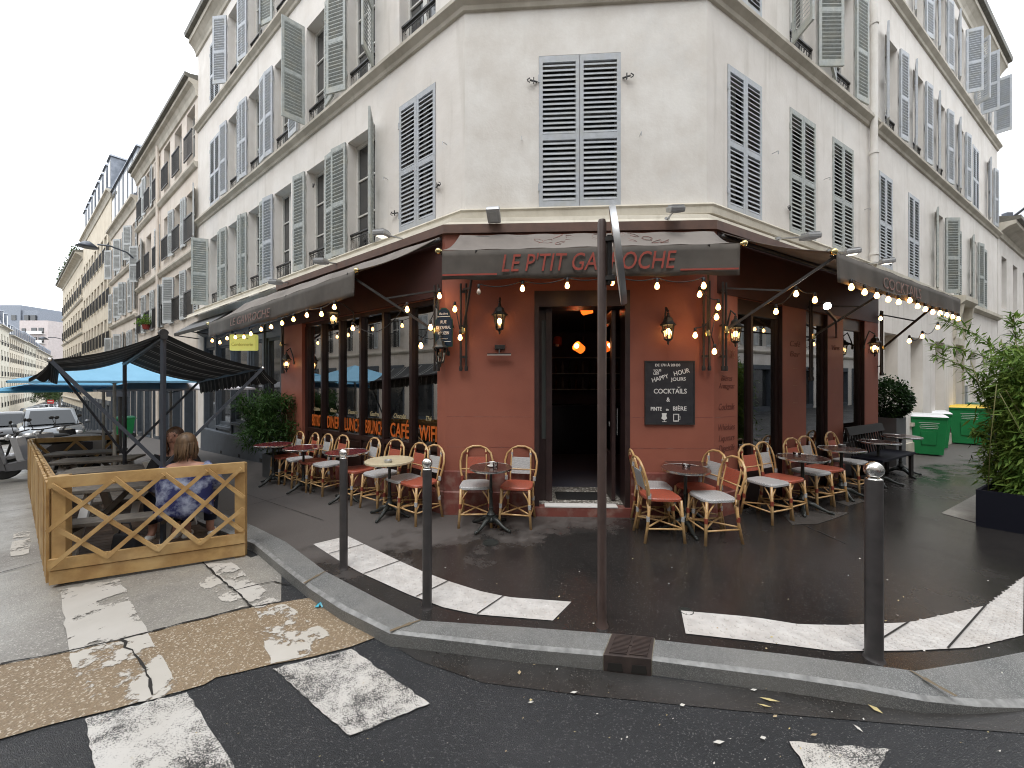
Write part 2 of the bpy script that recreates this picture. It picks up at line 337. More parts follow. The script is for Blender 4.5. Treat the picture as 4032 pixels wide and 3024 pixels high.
# ------------------------------------------------------------------ ground materials
def ground_mat(name, base, base2, speck, sp_amt, rough, rough2, spsc=260, wetsc=1.2, bump=.35, bsc=220, dry=None, spec=.5, pit=None):
    m, n, b = newmat(name); L = n.links.new; tc = N(n, 'ShaderNodeTexCoord'); C = tc.outputs['Object']; b.inputs['Specular IOR Level'].default_value = spec
    a = N(n, 'ShaderNodeTexNoise', Scale=wetsc, Detail=7, Roughness=.65); L(C, a.inputs['Vector'])
    r = N(n, 'ShaderNodeMapRange'); r.inputs[1].default_value = .38; r.inputs[2].default_value = .62; L(a.outputs['Fac'], r.inputs[0])
    k = N(n, 'ShaderNodeMix', data_type='RGBA'); k.inputs[6].default_value = (*base, 1); k.inputs[7].default_value = (*base2, 1); L(r.outputs[0], k.inputs[0]); col = k.outputs[2]
    rg = N(n, 'ShaderNodeMapRange'); rg.inputs[3].default_value = rough; rg.inputs[4].default_value = rough2; L(r.outputs[0], rg.inputs[0]); ro = rg.outputs[0]
    if dry:      # a drier, paler patch with a ragged edge
        sx = N(n, 'ShaderNodeSeparateXYZ'); L(C, sx.inputs[0])
        m1 = N(n, 'ShaderNodeMath', operation='MULTIPLY_ADD'); m1.inputs[1].default_value = dry[0]; m1.inputs[2].default_value = dry[2]; L(sx.outputs[0], m1.inputs[0])
        m2 = N(n, 'ShaderNodeMath', operation='MULTIPLY_ADD'); m2.inputs[1].default_value = dry[1]; L(sx.outputs[1], m2.inputs[0]); L(m1.outputs[0], m2.inputs[2])
        nn = N(n, 'ShaderNodeTexNoise', Scale=1.9, Detail=8, Roughness=.7); L(C, nn.inputs['Vector'])
        m3 = N(n, 'ShaderNodeMath', operation='MULTIPLY_ADD'); m3.inputs[1].default_value = 3.4; L(nn.outputs['Fac'], m3.inputs[0]); L(m2.outputs[0], m3.inputs[2])
        d = N(n, 'ShaderNodeMapRange'); d.inputs[1].default_value = 1.55; d.inputs[2].default_value = 2.15; L(m3.outputs[0], d.inputs[0])
        k2 = N(n, 'ShaderNodeMix', data_type='RGBA'); k2.inputs[7].default_value = (*dry[3], 1); L(d.outputs[0], k2.inputs[0]); L(col, k2.inputs[6]); col = k2.outputs[2]
        k3 = N(n, 'ShaderNodeMix', data_type='FLOAT'); k3.inputs[3].default_value = dry[4]; L(d.outputs[0], k3.inputs[0]); L(ro, k3.inputs[2]); ro = k3.outputs[0]
    v = N(n, 'ShaderNodeTexVoronoi', Scale=spsc); L(C, v.inputs['Vector'])
    w = N(n, 'ShaderNodeTexWhiteNoise'); L(v.outputs['Position'], w.inputs['Vector'])
    g = N(n, 'ShaderNodeMath', operation='GREATER_THAN'); g.inputs[1].default_value = 1-sp_amt; L(w.outputs['Value'], g.inputs[0])
    k4 = N(n, 'ShaderNodeMix', data_type='RGBA'); k4.inputs[7].default_value = (*speck, 1); L(g.outputs[0], k4.inputs[0]); L(col, k4.inputs[6]); col = k4.outputs[2]
    w2 = N(n, 'ShaderNodeMapRange'); w2.inputs[3].default_value = .82; w2.inputs[4].default_value = 1.16; L(w.outputs['Value'], w2.inputs[0])
    k5 = N(n, 'ShaderNodeMix', data_type='RGBA', blend_type='MULTIPLY'); k5.inputs[0].default_value = 1; L(col, k5.inputs[6]); L(w2.outputs[0], k5.inputs[7]); col = k5.outputs[2]
    L(col, b.inputs['Base Color']); L(ro, b.inputs['Roughness'])
    nb = N(n, 'ShaderNodeTexNoise', Scale=bsc, Detail=2); L(C, nb.inputs['Vector'])
    ad = N(n, 'ShaderNodeMath', operation='ADD'); L(nb.outputs['Fac'], ad.inputs[0]); L(v.outputs['Distance'], ad.inputs[1])
    bp = N(n, 'ShaderNodeBump', Strength=bump, Distance=.004); L(ad.outputs[0], bp.inputs['Height']); L(bp.outputs[0], b.inputs['Normal'])
    return m
M['asphalt'] = ground_mat('dark_road_asphalt', (.017, .0185, .021), (.027, .028, .031), (.13, .13, .125), .045, .55, .38, 230, .9, .7, 150)
M['pavement'] = ground_mat('wet_pavement_asphalt', (.022, .0205, .0195), (.034, .0315, .030), (.09, .08, .075), .02, .05, .30, 240, .55, .10, 160, spec=.65, dry=(-.38, 1.0, -4.1, (.088, .078, .072), .62))
M['gutterwet'] = ground_mat('wet_gutter_asphalt', (.030, .028, .026), (.045, .043, .042), (.12, .11, .10), .03, .22, .42, 220, 1.4, .3, 150)
M['concrete'] = ground_mat('road_concrete', (.33, .315, .28), (.225, .21, .19), (.37, .35, .32), .05, .28, .6, 120, .8, .25, 60)
M['tan'] = ground_mat('tan_aggregate', (.27, .20, .125), (.22, .16, .10), (.42, .36, .28), .12, .55, .75, 110, .6, .6, 90)
M['granite'] = ground_mat('granite_kerb', (.20, .20, .19), (.135, .14, .138), (.26, .26, .255), .22, .42, .6, 300, 1.6, .5, 120)
M['patch'] = ground_mat('pale_pavement_stain', (.085, .08, .075), (.055, .05, .046), (.12, .11, .1), .05, .2, .4, 200, 2.5, .2)
M['tact'] = mat('white_tactile_paving', (.62, .60, .575), .5, (.48, .46, .44), 9, bump=.25, bsc=80, c3=(.46, .42, .38), sc3=3, f3=.5)
M['joint'] = mat('dark_joint', (.02, .018, .016), .8)
M['mosaic'] = ground_mat('threshold_mosaic', (.22, .20, .17), (.15, .14, .12), (.5, .48, .44), .3, .35, .5, 50, 2, .1, 60)
def worn(name, c, under, sc, lo, hi, grain=90, gl=.5):
    m, n, b = newmat(name); L = n.links.new; tc = N(n, 'ShaderNodeTexCoord'); C = tc.outputs['Object']; b.inputs['Roughness'].default_value = .6
    a = N(n, 'ShaderNodeTexNoise', Scale=sc, Detail=9, Roughness=.72); L(C, a.inputs['Vector'])
    g = N(n, 'ShaderNodeTexNoise', Scale=grain, Detail=2); L(C, g.inputs['Vector'])
    s = N(n, 'ShaderNodeMath', operation='MULTIPLY_ADD'); s.inputs[1].default_value = gl; L(g.outputs['Fac'], s.inputs[0]); L(a.outputs['Fac'], s.inputs[2])
    r = N(n, 'ShaderNodeMapRange'); r.inputs[1].default_value = lo; r.inputs[2].default_value = hi; L(s.outputs[0], r.inputs[0])
    d = N(n, 'ShaderNodeTexNoise', Scale=3, Detail=4); L(C, d.inputs['Vector'])
    k = N(n, 'ShaderNodeMix', data_type='RGBA'); k.inputs[6].default_value = (*c, 1); k.inputs[7].default_value = (c[0]*.72, c[1]*.70, c[2]*.66, 1); L(d.outputs['Fac'], k.inputs[0]); L(k.outputs[2], b.inputs['Base Color'])
    t = N(n, 'ShaderNodeBsdfTransparent'); ms = N(n, 'ShaderNodeMixShader'); L(r.outputs[0], ms.inputs[0]); L(t.outputs[0], ms.inputs[1]); L(b.outputs[0], ms.inputs[2]); L(ms.outputs[0], n.nodes['Material Output'].inputs[0])
    return m
M['paint_a'] = worn('worn_road_paint', (.66, .64, .61), None, 2.6, .66, .80, 150, .55)
M['paint_b'] = worn('chipped_road_paint', (.60, .575, .535), None, 3.2, .49, .53, 60, .12)
M['paint_c'] = worn('half_gone_road_paint', (.62, .59, .54), None, 2.6, .54, .57, 30, .12)

# ------------------------------------------------------------------ kerb line (inner = pavement edge, outer = road edge)
def lp(s, d): q = P0+DL*s+FL.n*d; return (q.x, q.y)
def rp(t, d): q = P1+DR*t+FR.n*d; return (q.x, q.y)
inner_px = [(1000, 2072), (1125, 2134), (1282, 2251), (1488, 2359), (1656, 2444), (2049, 2469), (2406, 2496), (2580, 2520), (3103, 2578), (3422, 2619), (3603, 2643), (3844, 2605), (4032, 2568)]
outer_px = [(1000, 2137), (1108, 2225), (1217, 2311), (1340, 2392), (1535, 2488), (2049, 2548), (2374, 2576), (2568, 2594), (3100, 2662), (3380, 2704), (3640, 2738), (3850, 2742), (4032, 2729)]
KI = [lp(s, 2.05) for s in (150, 75, 60, 40, 20, 10, 5, 2.5)]+[tuple(G(u, v)[:2]) for u, v in inner_px]+[rp(0, 2.65), rp(10, 2.65), rp(90, 2.65)]
KO = [lp(s, 2.33) for s in (150, 75, 60, 40, 20, 10, 5, 2.5)]+[tuple(G(u, v)[:2]) for u, v in outer_px]+[rp(-.1, 2.95), rp(10, 2.95), rp(90, 2.95)]
RD = -.10
def struct(o): o['kind'] = 'structure'; return o
# road: one big sheet that follows the slope of the left street
m = MB(); ss = [-160, -60, -20, -5, .8, 4, 8, 12, 16, 20, 30, 45, 60, 75, 110, 260]; dd = [-200, -60, -20, -5, 0, 3, 6, 9, 12, 20, 60, 200]
base = len(m.v)
for s in ss:
    for d in dd: p = lp(s, d); m.v.append(Vector((p[0], p[1], zg(*p)+RD)))
for i in range(len(ss)-1):
    for j in range(len(dd)-1): a = i*len(dd)+j; m.f.append((a, a+1, a+1+len(dd), a+len(dd))); m.m.append(0)
struct(m.build('road', M['asphalt']))
# pavement
m = MB()
front = [(p, q) for p, q in zip(KI[8:], KO[8:])]
i0 = 9   # first measured point with s < .8
poly = [lp(.8, -1.5)]
# point on the inner line at s=.8 (between measured points 0 and 1)
def s_of(p): return (Vector(p)-P0).dot(DL)
a, b = KI[8], KI[9]; k = (s_of(a)-.8)/(s_of(a)-s_of(b)); c8 = (a[0]+(b[0]-a[0])*k, a[1]+(b[1]-a[1])*k)
poly = [lp(.8, -1.5), c8]+KI[9:]+[rp(90, -3), (5.0, 8.5)]
m.v += [Vector((p[0], p[1], 0)) for p in poly]; m.f.append(tuple(range(len(poly)))); m.m.append(0)
ks = KI[:9]+[c8]
for j in range(len(ks)-1):
    p, q = ks[j], ks[j+1]; p2, q2 = lp(s_of(p), -1.5), lp(s_of(q), -1.5)
    m.add([Vector((x, y, zg(x, y))) for x, y in (p, q, q2, p2)], [(0, 1, 2, 3)])
me_pav = m.build('pavement', M['pavement'], norm=False); struct(me_pav)
# granite kerb stones, lowered to the right
def drop(i): return {17: 0, 18: -.02, 19: -.045, 20: -.07}.get(i, -.07 if i > 20 else 0)
m = MB(); GRI = 14; CAPS = []
for j in range(len(KI)-1):
    if j == GRI: continue            # gap filled by the iron inlet
    a, b, c, d = KI[j], KI[j+1], KO[j+1], KO[j]
    n_ = 1
    za, zb = zg(*a)+.002, zg(*b)+.002
    zc, zd = zg(*c)+drop(j+1), zg(*d)+drop(j)
    def P_(p, z): return Vector((p[0], p[1], z))
    def mixp(p, q, f): return (p[0]+(q[0]-p[0])*f, p[1]+(q[1]-p[1])*f)
    c1, d1 = mixp(c, b, .15), mixp(d, a, .15)
    if j in (GRI-1, GRI+1):
        e_, f_ = (b, c) if j == GRI-1 else (a, d); CAPS.append((e_, f_))
    m.add([P_(a, za), P_(b, zb), P_(c1, zc), P_(d1, zd), P_(c, zc-.012), P_(d, zd-.012), P_(c, zg(*c)-.16), P_(d, zg(*d)-.16)], [(0, 1, 2, 3), (3, 2, 4, 5), (5, 4, 6, 7)])
m.m = [1 if i % 3 == 1 else 0 for i in range(len(m.f))]; ke = m.build('kerb', [M['granite'], mat('polished_kerb_edge', (.16, .16, .155), .4, (.31, .31, .30), 15, bump=.4, bsc=60, detail=8)], norm=False); struct(ke)
m = MB()
for p, q in CAPS: m.add([P_(p, .002), P_(q, -.003), P_(q, -.16), P_(p, -.16)], [(0, 1, 2, 3)])
struct(m.build('kerb_end', M['granite'], norm=False))
m = MB(); A1, A2, B1, B2 = KI[GRI], KO[GRI], KI[GRI+1], KO[GRI+1]
def q4(p, q, r_, s_): m.add([P_(p, .001), P_(q, -.002), P_(r_, -.002), P_(s_, .001), P_(p, -.16), P_(q, -.16), P_(r_, -.16), P_(s_, -.16)], [(0, 1, 2, 3), (1, 2, 6, 5), (0, 1, 5, 4), (3, 2, 6, 7)])
d_a, d_b, d_c, d_d = [tuple(G(u, v)[:2]) for u, v in ((2410, 2495), (2576, 2511), (2565, 2598), (2376, 2580))]
q4(A1, A2, d_d, d_a); q4(d_b, d_c, B2, B1); struct(m.build('kerb_mortar', mat('pale_mortar', (.26, .24, .19), .8, (.16, .14, .10), 20, bump=.4), norm=False))
def strip(m, pts, w, off, jag=0, seed=0):
    rnd = random.Random(seed); pts = [Vector((p[0], p[1])) for p in pts]; out = []
    for a, b in zip(pts, pts[1:]):
        n = max(1, int((b-a).length/.06)) if jag else 1
        for i in range(n): out.append(a+(b-a)*i/n+(Vector((rnd.uniform(-1, 1), rnd.uniform(-1, 1)))*jag if (i and jag) else Vector((0, 0))))
    out.append(pts[-1]); L = len(out)
    for i in range(L-1):
        d = (out[i+1]-out[i]); 
        if d.length < 1e-5: continue
        d.normalize(); nn = Vector((-d.y, d.x)); wa = w*(1+.6*rnd.uniform(-1, 1)*(jag > 0)); wb = w*(1+.6*rnd.uniform(-1, 1)*(jag > 0))
        q = [out[i]-nn*wa/2, out[i+1]-nn*wb/2, out[i+1]+nn*wb/2, out[i]+nn*wa/2]
        m.add([Vector((p.x, p.y, zg(p.x, p.y)+off)) for p in q], [(0, 1, 2, 3)])
def gpoly(px, off): return [G(u, v, off) for u, v in px]
def sheet(name, px, off, mt, extra=None):
    m = MB(); v = gpoly(px, off); m.add(v, [tuple(range(len(v)))]); o = m.build(name, mt, norm=False); return struct(o)
# concrete carriageway of the left street (follows the slope) and the tan aggregate strip
crack_px = [(0, 2623), (120, 2600), (269, 2570), (380, 2545), (472, 2525), (600, 2492), (716, 2460), (860, 2425), (989, 2395), (1107, 2375)]
edge_px = [(0, 2916), (90, 2890), (200, 2858), (325, 2827), (440, 2800), (560, 2765), (732, 2721), (805, 2700), (850, 2672), (950, 2650), (1058, 2623), (1230, 2590), (1383, 2550), (1481, 2513)]
CR = [G(u, v, RD) for u, v in crack_px]; ED = [G(u, v, RD) for u, v in edge_px]
dirc = (CR[0]-CR[4]).normalized(); CRx = [CR[0]+dirc*9]+CR
m = MB()
pts = [Vector((p.x, p.y, 0)) for p in CRx]+[Vector((*KO[9], 0)), Vector((*c8, 0))]+[Vector((*lp(.8, 2.30), 0))]
far = [lp(.8, 12)]
pl = [(p.x, p.y) for p in pts]+[lp(.8, 12)]
m.v += [Vector((x, y, min(zg(x, y), 0)+RD+.004)) for x, y in pl]; m.f.append(tuple(range(len(pl)))); m.m.append(0)
sl_ = [.8, 4, 8, 12, 16, 20, 30, 45, 60, 75, 150]
for a, b in zip(sl_, sl_[1:]):
    q = [lp(a, 2.30), lp(b, 2.30), lp(b, 12), lp(a, 12)]; m.add([Vector((x, y, zg(x, y)+RD+.004)) for x, y in q], [(0, 1, 2, 3)])
struct(m.build('concrete_roadway', M['concrete'], norm=False))
dire = (ED[0]-ED[4]).normalized(); tanp = [ED[0]+dire*6]+ED+[G(1440, 2470, RD), G(1330, 2420, RD), G(1215, 2358, RD)]+CR[::-1]+[CR[0]+dirc*6]
m = MB(); m.add([Vector((p.x, p.y, RD+.008)) for p in tanp], [tuple(range(len(tanp)))]); struct(m.build('tan_road_strip', M['tan'], norm=False))
m = MB()
strip(m, [(p.x, p.y) for p in CRx[1:]], .016, RD+.014, .008, 1)
strip(m, [G(u, v, RD)[:2] for u, v in ((472, 2525), (545, 2600), (560, 2625), (590, 2680), (600, 2745))], .012, RD+.015, .010, 2)
strip(m, [G(u, v, RD)[:2] for u, v in ((785, 2205), (850, 2270), (925, 2330), (989, 2395))], .012, RD+.014, .006, 3)
strip(m, [G(u, v, RD)[:2] for u, v in ((925, 2330), (1000, 2310), (1080, 2295), (1150, 2310))], .010, RD+.014, .008, 3)
strip(m, [G(u, v, RD)[:2] for u, v in ((0, 2260), (180, 2212), (232, 2205))], .014, RD+.014, .005, 4)
strip(m, [G(u, v, RD)[:2] for u, v in ((0, 2020), (150, 2000))], .014, RD+.014, .005, 5)
strip(m, [G(u, v, RD)[:2] for u, v in ((0, 1905), (120, 1895))], .014, RD+.014, .005, 5)
struct(m.build('road_cracks', M['joint'], norm=False))
# wet gutter band along the kerb
m = MB(); gp = [G(u, v, RD) for u, v in ((1530, 2530), (1900, 2590), (2376, 2644), (2565, 2668), (3100, 2730), (3640, 2770), (4032, 2765), (4400, 2730), (4400, 3000), (4032, 2890), (3500, 2850), (2900, 2800), (2300, 2740), (1900, 2690), (1640, 2600))]
m.add([Vector((p.x, p.y, RD+.004)) for p in gp], [tuple(range(len(gp)))]); struct(m.build('gutter_strip', M['gutterwet'], norm=False))
# crossing stripes, worn paint on three kinds of ground
def ragged(px, seed, amp=7):
    rnd = random.Random(seed); out = []
    for (a, b), (c, d) in zip(px, px[1:]+px[:1]):
        L = math.hypot(c-a, d-b); n = max(1, int(L/22))
        for i in range(n): f = i/n; out.append((a+(c-a)*f+(rnd.uniform(-amp, amp) if i else 0), b+(d-b)*f+(rnd.uniform(-amp, amp)*.5 if i else 0)))
    return out
def paint(px, mt, seed, off, lab):
    m = MB(); v = gpoly(ragged(px, seed), off); m.add(v, [tuple(range(len(v)))]); o = m.build('road_marking', mt, norm=False); o['kind'] = 'structure'; return o
paint([(232, 2322), (472, 2281), (582, 2488), (275, 2568)], M['paint_b'], 1, RD+.012, '')
paint([(275, 2572), (582, 2492), (715, 2722), (330, 2822)], M['paint_c'], 2, RD+.012, '')
paint([(333, 2830), (735, 2724), (1010, 3160), (400, 3160)], M['paint_a'], 3, RD+.012, '')
paint([(801, 2224), (911, 2214), (1107, 2370), (1005, 2394)], M['paint_b'], 4, RD+.012, '')
paint([(740, 2245), (830, 2228), (1000, 2380), (930, 2400), (790, 2310)], M['paint_c'], 14, RD+.010, '')
paint([(1010, 2398), (1120, 2378), (1370, 2545), (1065, 2615)], M['paint_c'], 5, RD+.012, '')
paint([(1075, 2632), (1383, 2555), (1692, 2770), (1375, 2896)], M['paint_a'], 6, RD+.012, '')
paint([(3108, 2919), (3503, 2950), (3330, 3260)], M['paint_a'], 7, RD+.012, '')
# distant stripes up the street
for u0, v0, u1, v1 in ((40, 1760, 122, 1785), (25, 1661, 60, 1667), (100, 1661, 140, 1667)):
    paint([(u0, v0), (u1, v0), (u1, v1), (u0, v1)], M['paint_a'], u0, RD+.010, '')
paint([(55, 2095), (118, 2092), (112, 2185), (42, 2190)], M['paint_c'], 70, RD+.010, '')
# tactile bands
def tactile(inner, outer, joints, seed):
    m = MB(); I = [G(u, v, .006) for u, v in inner]; O = [G(u, v, .006) for u, v in outer]
    def samp(Pl, f):
        Ls = [0]
        for a, b in zip(Pl, Pl[1:]): Ls.append(Ls[-1]+(b-a).length)
        x = f*Ls[-1]
        for i in range(len(Pl)-1):
            if x <= Ls[i+1]+1e-9: return Pl[i]+(Pl[i+1]-Pl[i])*((x-Ls[i])/(Ls[i+1]-Ls[i]))
        return Pl[-1]
    n = 40
    for i in range(n):
        a, b = i/n, (i+1)/n; m.add([samp(O, a), samp(O, b), samp(I, b), samp(I, a)], [(0, 1, 2, 3)])
    L = sum((b-a).length for a, b in zip(O, O[1:])); nd = int(L/.062)
    for i in range(nd):
        f = (i+.5)/nd
        if any(abs(f-q) < .014 for q in joints): continue
        a, b = samp(O, f), samp(I, f); w = (b-a).length; nn = int(w/.062)
        for j in range(nn):
            g = (j+.5+(.5 if i % 2 else 0))/nn
            if g > .98: continue
            c = a.lerp(b, g); r = .014
            m.lathe(c, [(r*1.2, 0), (r*.9, .005), (0, .0065)], 6)
    o = struct(m.build('tactile_paving', M['tact'], norm=False))
    m = MB()
    for f in joints:
        a, b = samp(O, f), samp(I, f); strip(m, [a[:2], b[:2]], .010, .0125, .0, 3)
    struct(m.build('paving_joints', M['joint'], norm=False))
tactile([(1369, 2110), (1434, 2142), (1559, 2202), (1656, 2246), (1760, 2286), (1890, 2327), (2004, 2351), (2250, 2369)],
        [(1233, 2142), (1336, 2208), (1418, 2254), (1608, 2340), (1749, 2392), (1879, 2419), (2177, 2443)], (.13, .36, .60, .80), 1)
tactile([(2682, 2404), (2965, 2429), (3148, 2458), (3320, 2461), (3583, 2450), (3732, 2417), (3892, 2381), (4032, 2269), (4150, 2180)],
        [(2700, 2494), (2988, 2526), (3286, 2564), (3595, 2561), (3824, 2549), (4032, 2500), (4200, 2420)], (.36, .55, .78), 2)
# kerb stone joints
m = MB()
for (a, b) in (((1656, 2444), (1535, 2488)), ((3583, 2643), (3766, 2745)), ((1282, 2251), (1195, 2300))):
    strip(m, [G(*a)[:2], G(*b)[:2]], .022, .0065, .003, 8)
struct(m.build('kerb_joints', mat('sandy_joint', (.18, .14, .09), .8), norm=False))
# pavement joints (paler slabs on the left pavement)
m = MB()
for s in (2.6, 4.9, 7.5, 10.2): strip(m, [lp(s, 2.0), lp(s+.2, .35)], .008, .005, .004, int(s))
strip(m, [lp(1.0, 1.45), lp(5, 1.5), lp(12, 1.5)], .007, .005, .003, 9)
strip(m, [G(3330, 2140)[:2], G(3160, 2065)[:2]], .012, .005, .004, 9)
struct(m.build('pavement_joints', M['joint'], norm=False))
struct(sheet('pavement_patch', [(3085, 2030), (3180, 2008), (3345, 2018), (3290, 2040), (3220, 2062), (3120, 2066)], .004, M['patch']))
struct(sheet('pavement_patch', [(3290, 1975), (3380, 1962), (3415, 1972), (3340, 1992)], .004, M['patch']))
struct(sheet('pavement_patch', [(3706, 2020), (3845, 1945), (3990, 1900), (4040, 1990), (3842, 2058)], .004, M['concrete']))
# iron storm inlet in the kerb
t = thing('storm_drain', 'rusty dark iron storm drain inlet set in the granite kerb', 'storm drain', G(2480, 2560, -.05))
a, b, c, d = G(2410, 2495), G(2576, 2511), G(2565, 2598), G(2376, 2580)
m = MB(); m.hexa([Vector((p.x, p.y, RD-.06)) for p in (d, c, b, a)]+[Vector((p.x, p.y, .004)) for p in (d, c, b, a)])
RI = mat('rusty_iron', (.065, .048, .042), .5, (.04, .03, .028), 14, bump=.3, bsc=60); body = m.build('inlet_box', RI, t, bevel=.004)
m = MB()
ex = (c-d).normalized(); ey = (a-d).normalized()
w = (c-d).length; l = (a-d).length
for i in range(15):
    for j in range(2 if i not in (7,) else 1):
        f0, f1 = (.10, .47) if j == 0 else (.53, .9)
        if i == 7: f0, f1 = .1, .9
        p = d+ey*l*(.10+.80*i/14); m.bar(p+ex*w*f0+Vector((0, 0, .008)), p+ex*w*f1+Vector((0, 0, .008)), .008, .007)
m.build('cover_ribs', RI, t)
m = MB(); ny = -ey
for f0, f1 in ((.08, .42), (.58, .92)):
    p = d+ny*.003; m.hexa([p+ex*w*f0+Vector((0, 0, -.09)), p+ex*w*f1+Vector((0, 0, -.09)), p+ex*w*f1+ny*.002+Vector((0, 0, -.09)), p+ex*w*f0+ny*.002+Vector((0, 0, -.09)),
        p+ex*w*(f0+.03)+Vector((0, 0, -.04)), p+ex*w*(f1-.03)+Vector((0, 0, -.04)), p+ex*w*(f1-.03)+ny*.002+Vector((0, 0, -.04)), p+ex*w*(f0+.03)+ny*.002+Vector((0, 0, -.04))])
m.build('slot', M['joint'], t)
for u, v, r, lab in ((1932, 2137, .085, 'small round cast iron cover in the pavement in front of the door table'), (2703, 2409, .05, 'tiny round iron valve cover at the end of the right white tactile band')):
    c = G(u, v); m = MB(); m.lathe(c, [(r, 0), (r, .006), (r*.86, .0065), (r*.84, .003), (0, .003)], 24); tag(m.build('manhole_cover', M['castiron'], loc=c), lab, 'manhole cover')
# litter
rnd = random.Random(5); m = MB(); m2 = MB()
LM = [mat('leaf_litter', (.55, .46, .22), .7), mat('paper_litter', (.62, .60, .55), .8), mat('butt_litter', (.42, .33, .2), .7)]
spots = [(3030, 2755, .05, .012, -.35, 0), (3010, 2778, .035, .008, -.4, 0), (3448, 2792, .014, .035, .4, 0), (2968, 2716, .02, .01, 0, 1), (2260, 2726, .022, .01, 0, 1), (2045, 2648, .012, .02, 0, 2), (3205, 2893, .02, .008, .1, 2), (3052, 2820, .016, .008, .3, 2),
         (2687, 2776, .016, .012, 0, 1), (2090, 2765, .018, .008, 0, 1), (2830, 2922, .03, .012, 0, 1), (3005, 2905, .016, .012, 0, 1), (3380, 2868, .006, .025, .2, 1), (1427, 2384, .03, .006, .1, 1), (2090, 2756, .01, .01, 0, 0), (150, 2620, .02, .02, 0, 1)]
for _ in range(60):
    u, v = rnd.uniform(1450, 4000), rnd.uniform(2100, 2650)
    spots.append((u, v, rnd.uniform(.005, .012), rnd.uniform(.003, .008), rnd.uniform(-1, 1), rnd.choice([0, 1, 1, 2])))
for _ in range(60):
    u, v = rnd.uniform(400, 4000), rnd.uniform(2680, 3020)
    spots.append((u, v, rnd.uniform(.003, .008), rnd.uniform(.002, .005), rnd.uniform(-1, 1), rnd.choice([0, 1, 1, 2])))
for u, v, a, b, r, k in spots:
    g0 = G(u, v, 0)
    road = False
    # which side of the kerb?
    kv = 2650
    for (ua, va), (ub, vb) in zip(outer_px, outer_px[1:]):
        if ua <= u <= ub: kv = va+(vb-va)*(u-ua)/(ub-ua)
    road = v > kv+12
    if not road and v > kv-75: continue
    c = G(u, v, RD+.014 if road else .008); m.mi = k
    ca, sa = math.cos(r), math.sin(r); up = Vector((0, 0, .004))
    X = Vector((ca, sa, 0))*a; Y = Vector((-sa, ca, 0))*b
    m.add([c-X, c-Y*.9+up*.4, c+X+up, c+Y], [(0, 1, 2, 3)])
tag(m.build('ground_litter', LM, norm=False), 'scattered leaves, cigarette ends and paper scraps on the pavement and road', 'litter', kind='stuff')
c = G(1262, 2385, RD+.012); m = MB()
for i in range(5):
    a = i*1.3; m.add([c+Vector((math.cos(a)*.05, math.sin(a)*.03, 0)), c+Vector((math.cos(a+.9)*.045, math.sin(a+.9)*.04, .012)), c+Vector((0, 0, .03)), c+Vector((math.cos(a-.6)*.02, -.01, .02))], [(0, 1, 2), (0, 2, 3)])
tag(m.build('plastic_scrap', mat('blue_plastic', (.08, .42, .55), .4), norm=False, loc=c), 'crumpled light blue plastic scrap lying in the gutter by the kerb', 'litter')
# ------------------------------------------------------------------ facade tools
def wall_holes(m, F, t0, t1, z0, z1, holes, depth=.26, o=0.0, zb=None):
    ts = sorted(set([t0, t1]+[h[0] for h in holes]+[h[1] for h in holes])); zs = sorted(set([z0, z1]+[h[2] for h in holes]+[h[3] for h in holes]))
    for a, b in zip(ts, ts[1:]):
        for c, d in zip(zs, zs[1:]):
            mt, mz = (a+b)/2, (c+d)/2
            if any(h[0] < mt < h[1] and h[2] < mz < h[3] for h in holes): continue
            ca, cb = c, c
            if c == z0 and zb: ca, cb = zb(a), zb(b)
            m.add([F.pt(a, o, ca), F.pt(b, o, cb), F.pt(b, o, d), F.pt(a, o, d)], [(0, 1, 2, 3)])
    for a, b, c, d in holes:
        for (p, q) in (((a, c), (b, c)), ((b, c), (b, d)), ((b, d), (a, d)), ((a, d), (a, c))):
            m.add([F.pt(p[0], o, p[1]), F.pt(q[0], o, q[1]), F.pt(q[0], o-depth, q[1]), F.pt(p[0], o-depth, p[1])], [(0, 1, 2, 3)])
def isect(A, B, oa, ob):
    a = A.p+A.n*oa; b = B.p+B.n*ob; den = A.d.x*B.d.y-A.d.y*B.d.x; w = b-a; t = (w.x*B.d.y-w.y*B.d.x)/den
    return a+A.d*t
def loft(m, rows):      # rows: list of point lists (stations)
    n = len(rows[0]); b = len(m.v)
    for r in rows: m.v += [Vector(p) for p in r]
    for i in range(len(rows)-1):
        for k in range(n-1): m.f.append((b+i*n+k, b+i*n+k+1, b+(i+1)*n+k+1, b+(i+1)*n+k)); m.m.append(m.mi)
    return m
def mould3(m, A, B, C, tA, tC, prof, tA0=None):
    """continuous moulding round the chamfer; prof = [(o, z)]"""
    rows = []
    for o, z in prof:
        p = isect(A, B, o, o); q = isect(B, C, o, o)
        rows.append([A.pt(tA, o, z), Vector((p.x, p.y, z)), Vector((q.x, q.y, z)), C.pt(tC, o, z)])
    loft(m, rows); n = 4
    return m
def mould1(m, F, t0, t1, prof):
    loft(m, [[F.pt(t0, o, z), F.pt(t1, o, z)] for o, z in prof])
    for t in (t0, t1): m.add([F.pt(t, o, z) for o, z in prof], [tuple(range(len(prof)))])
    return m
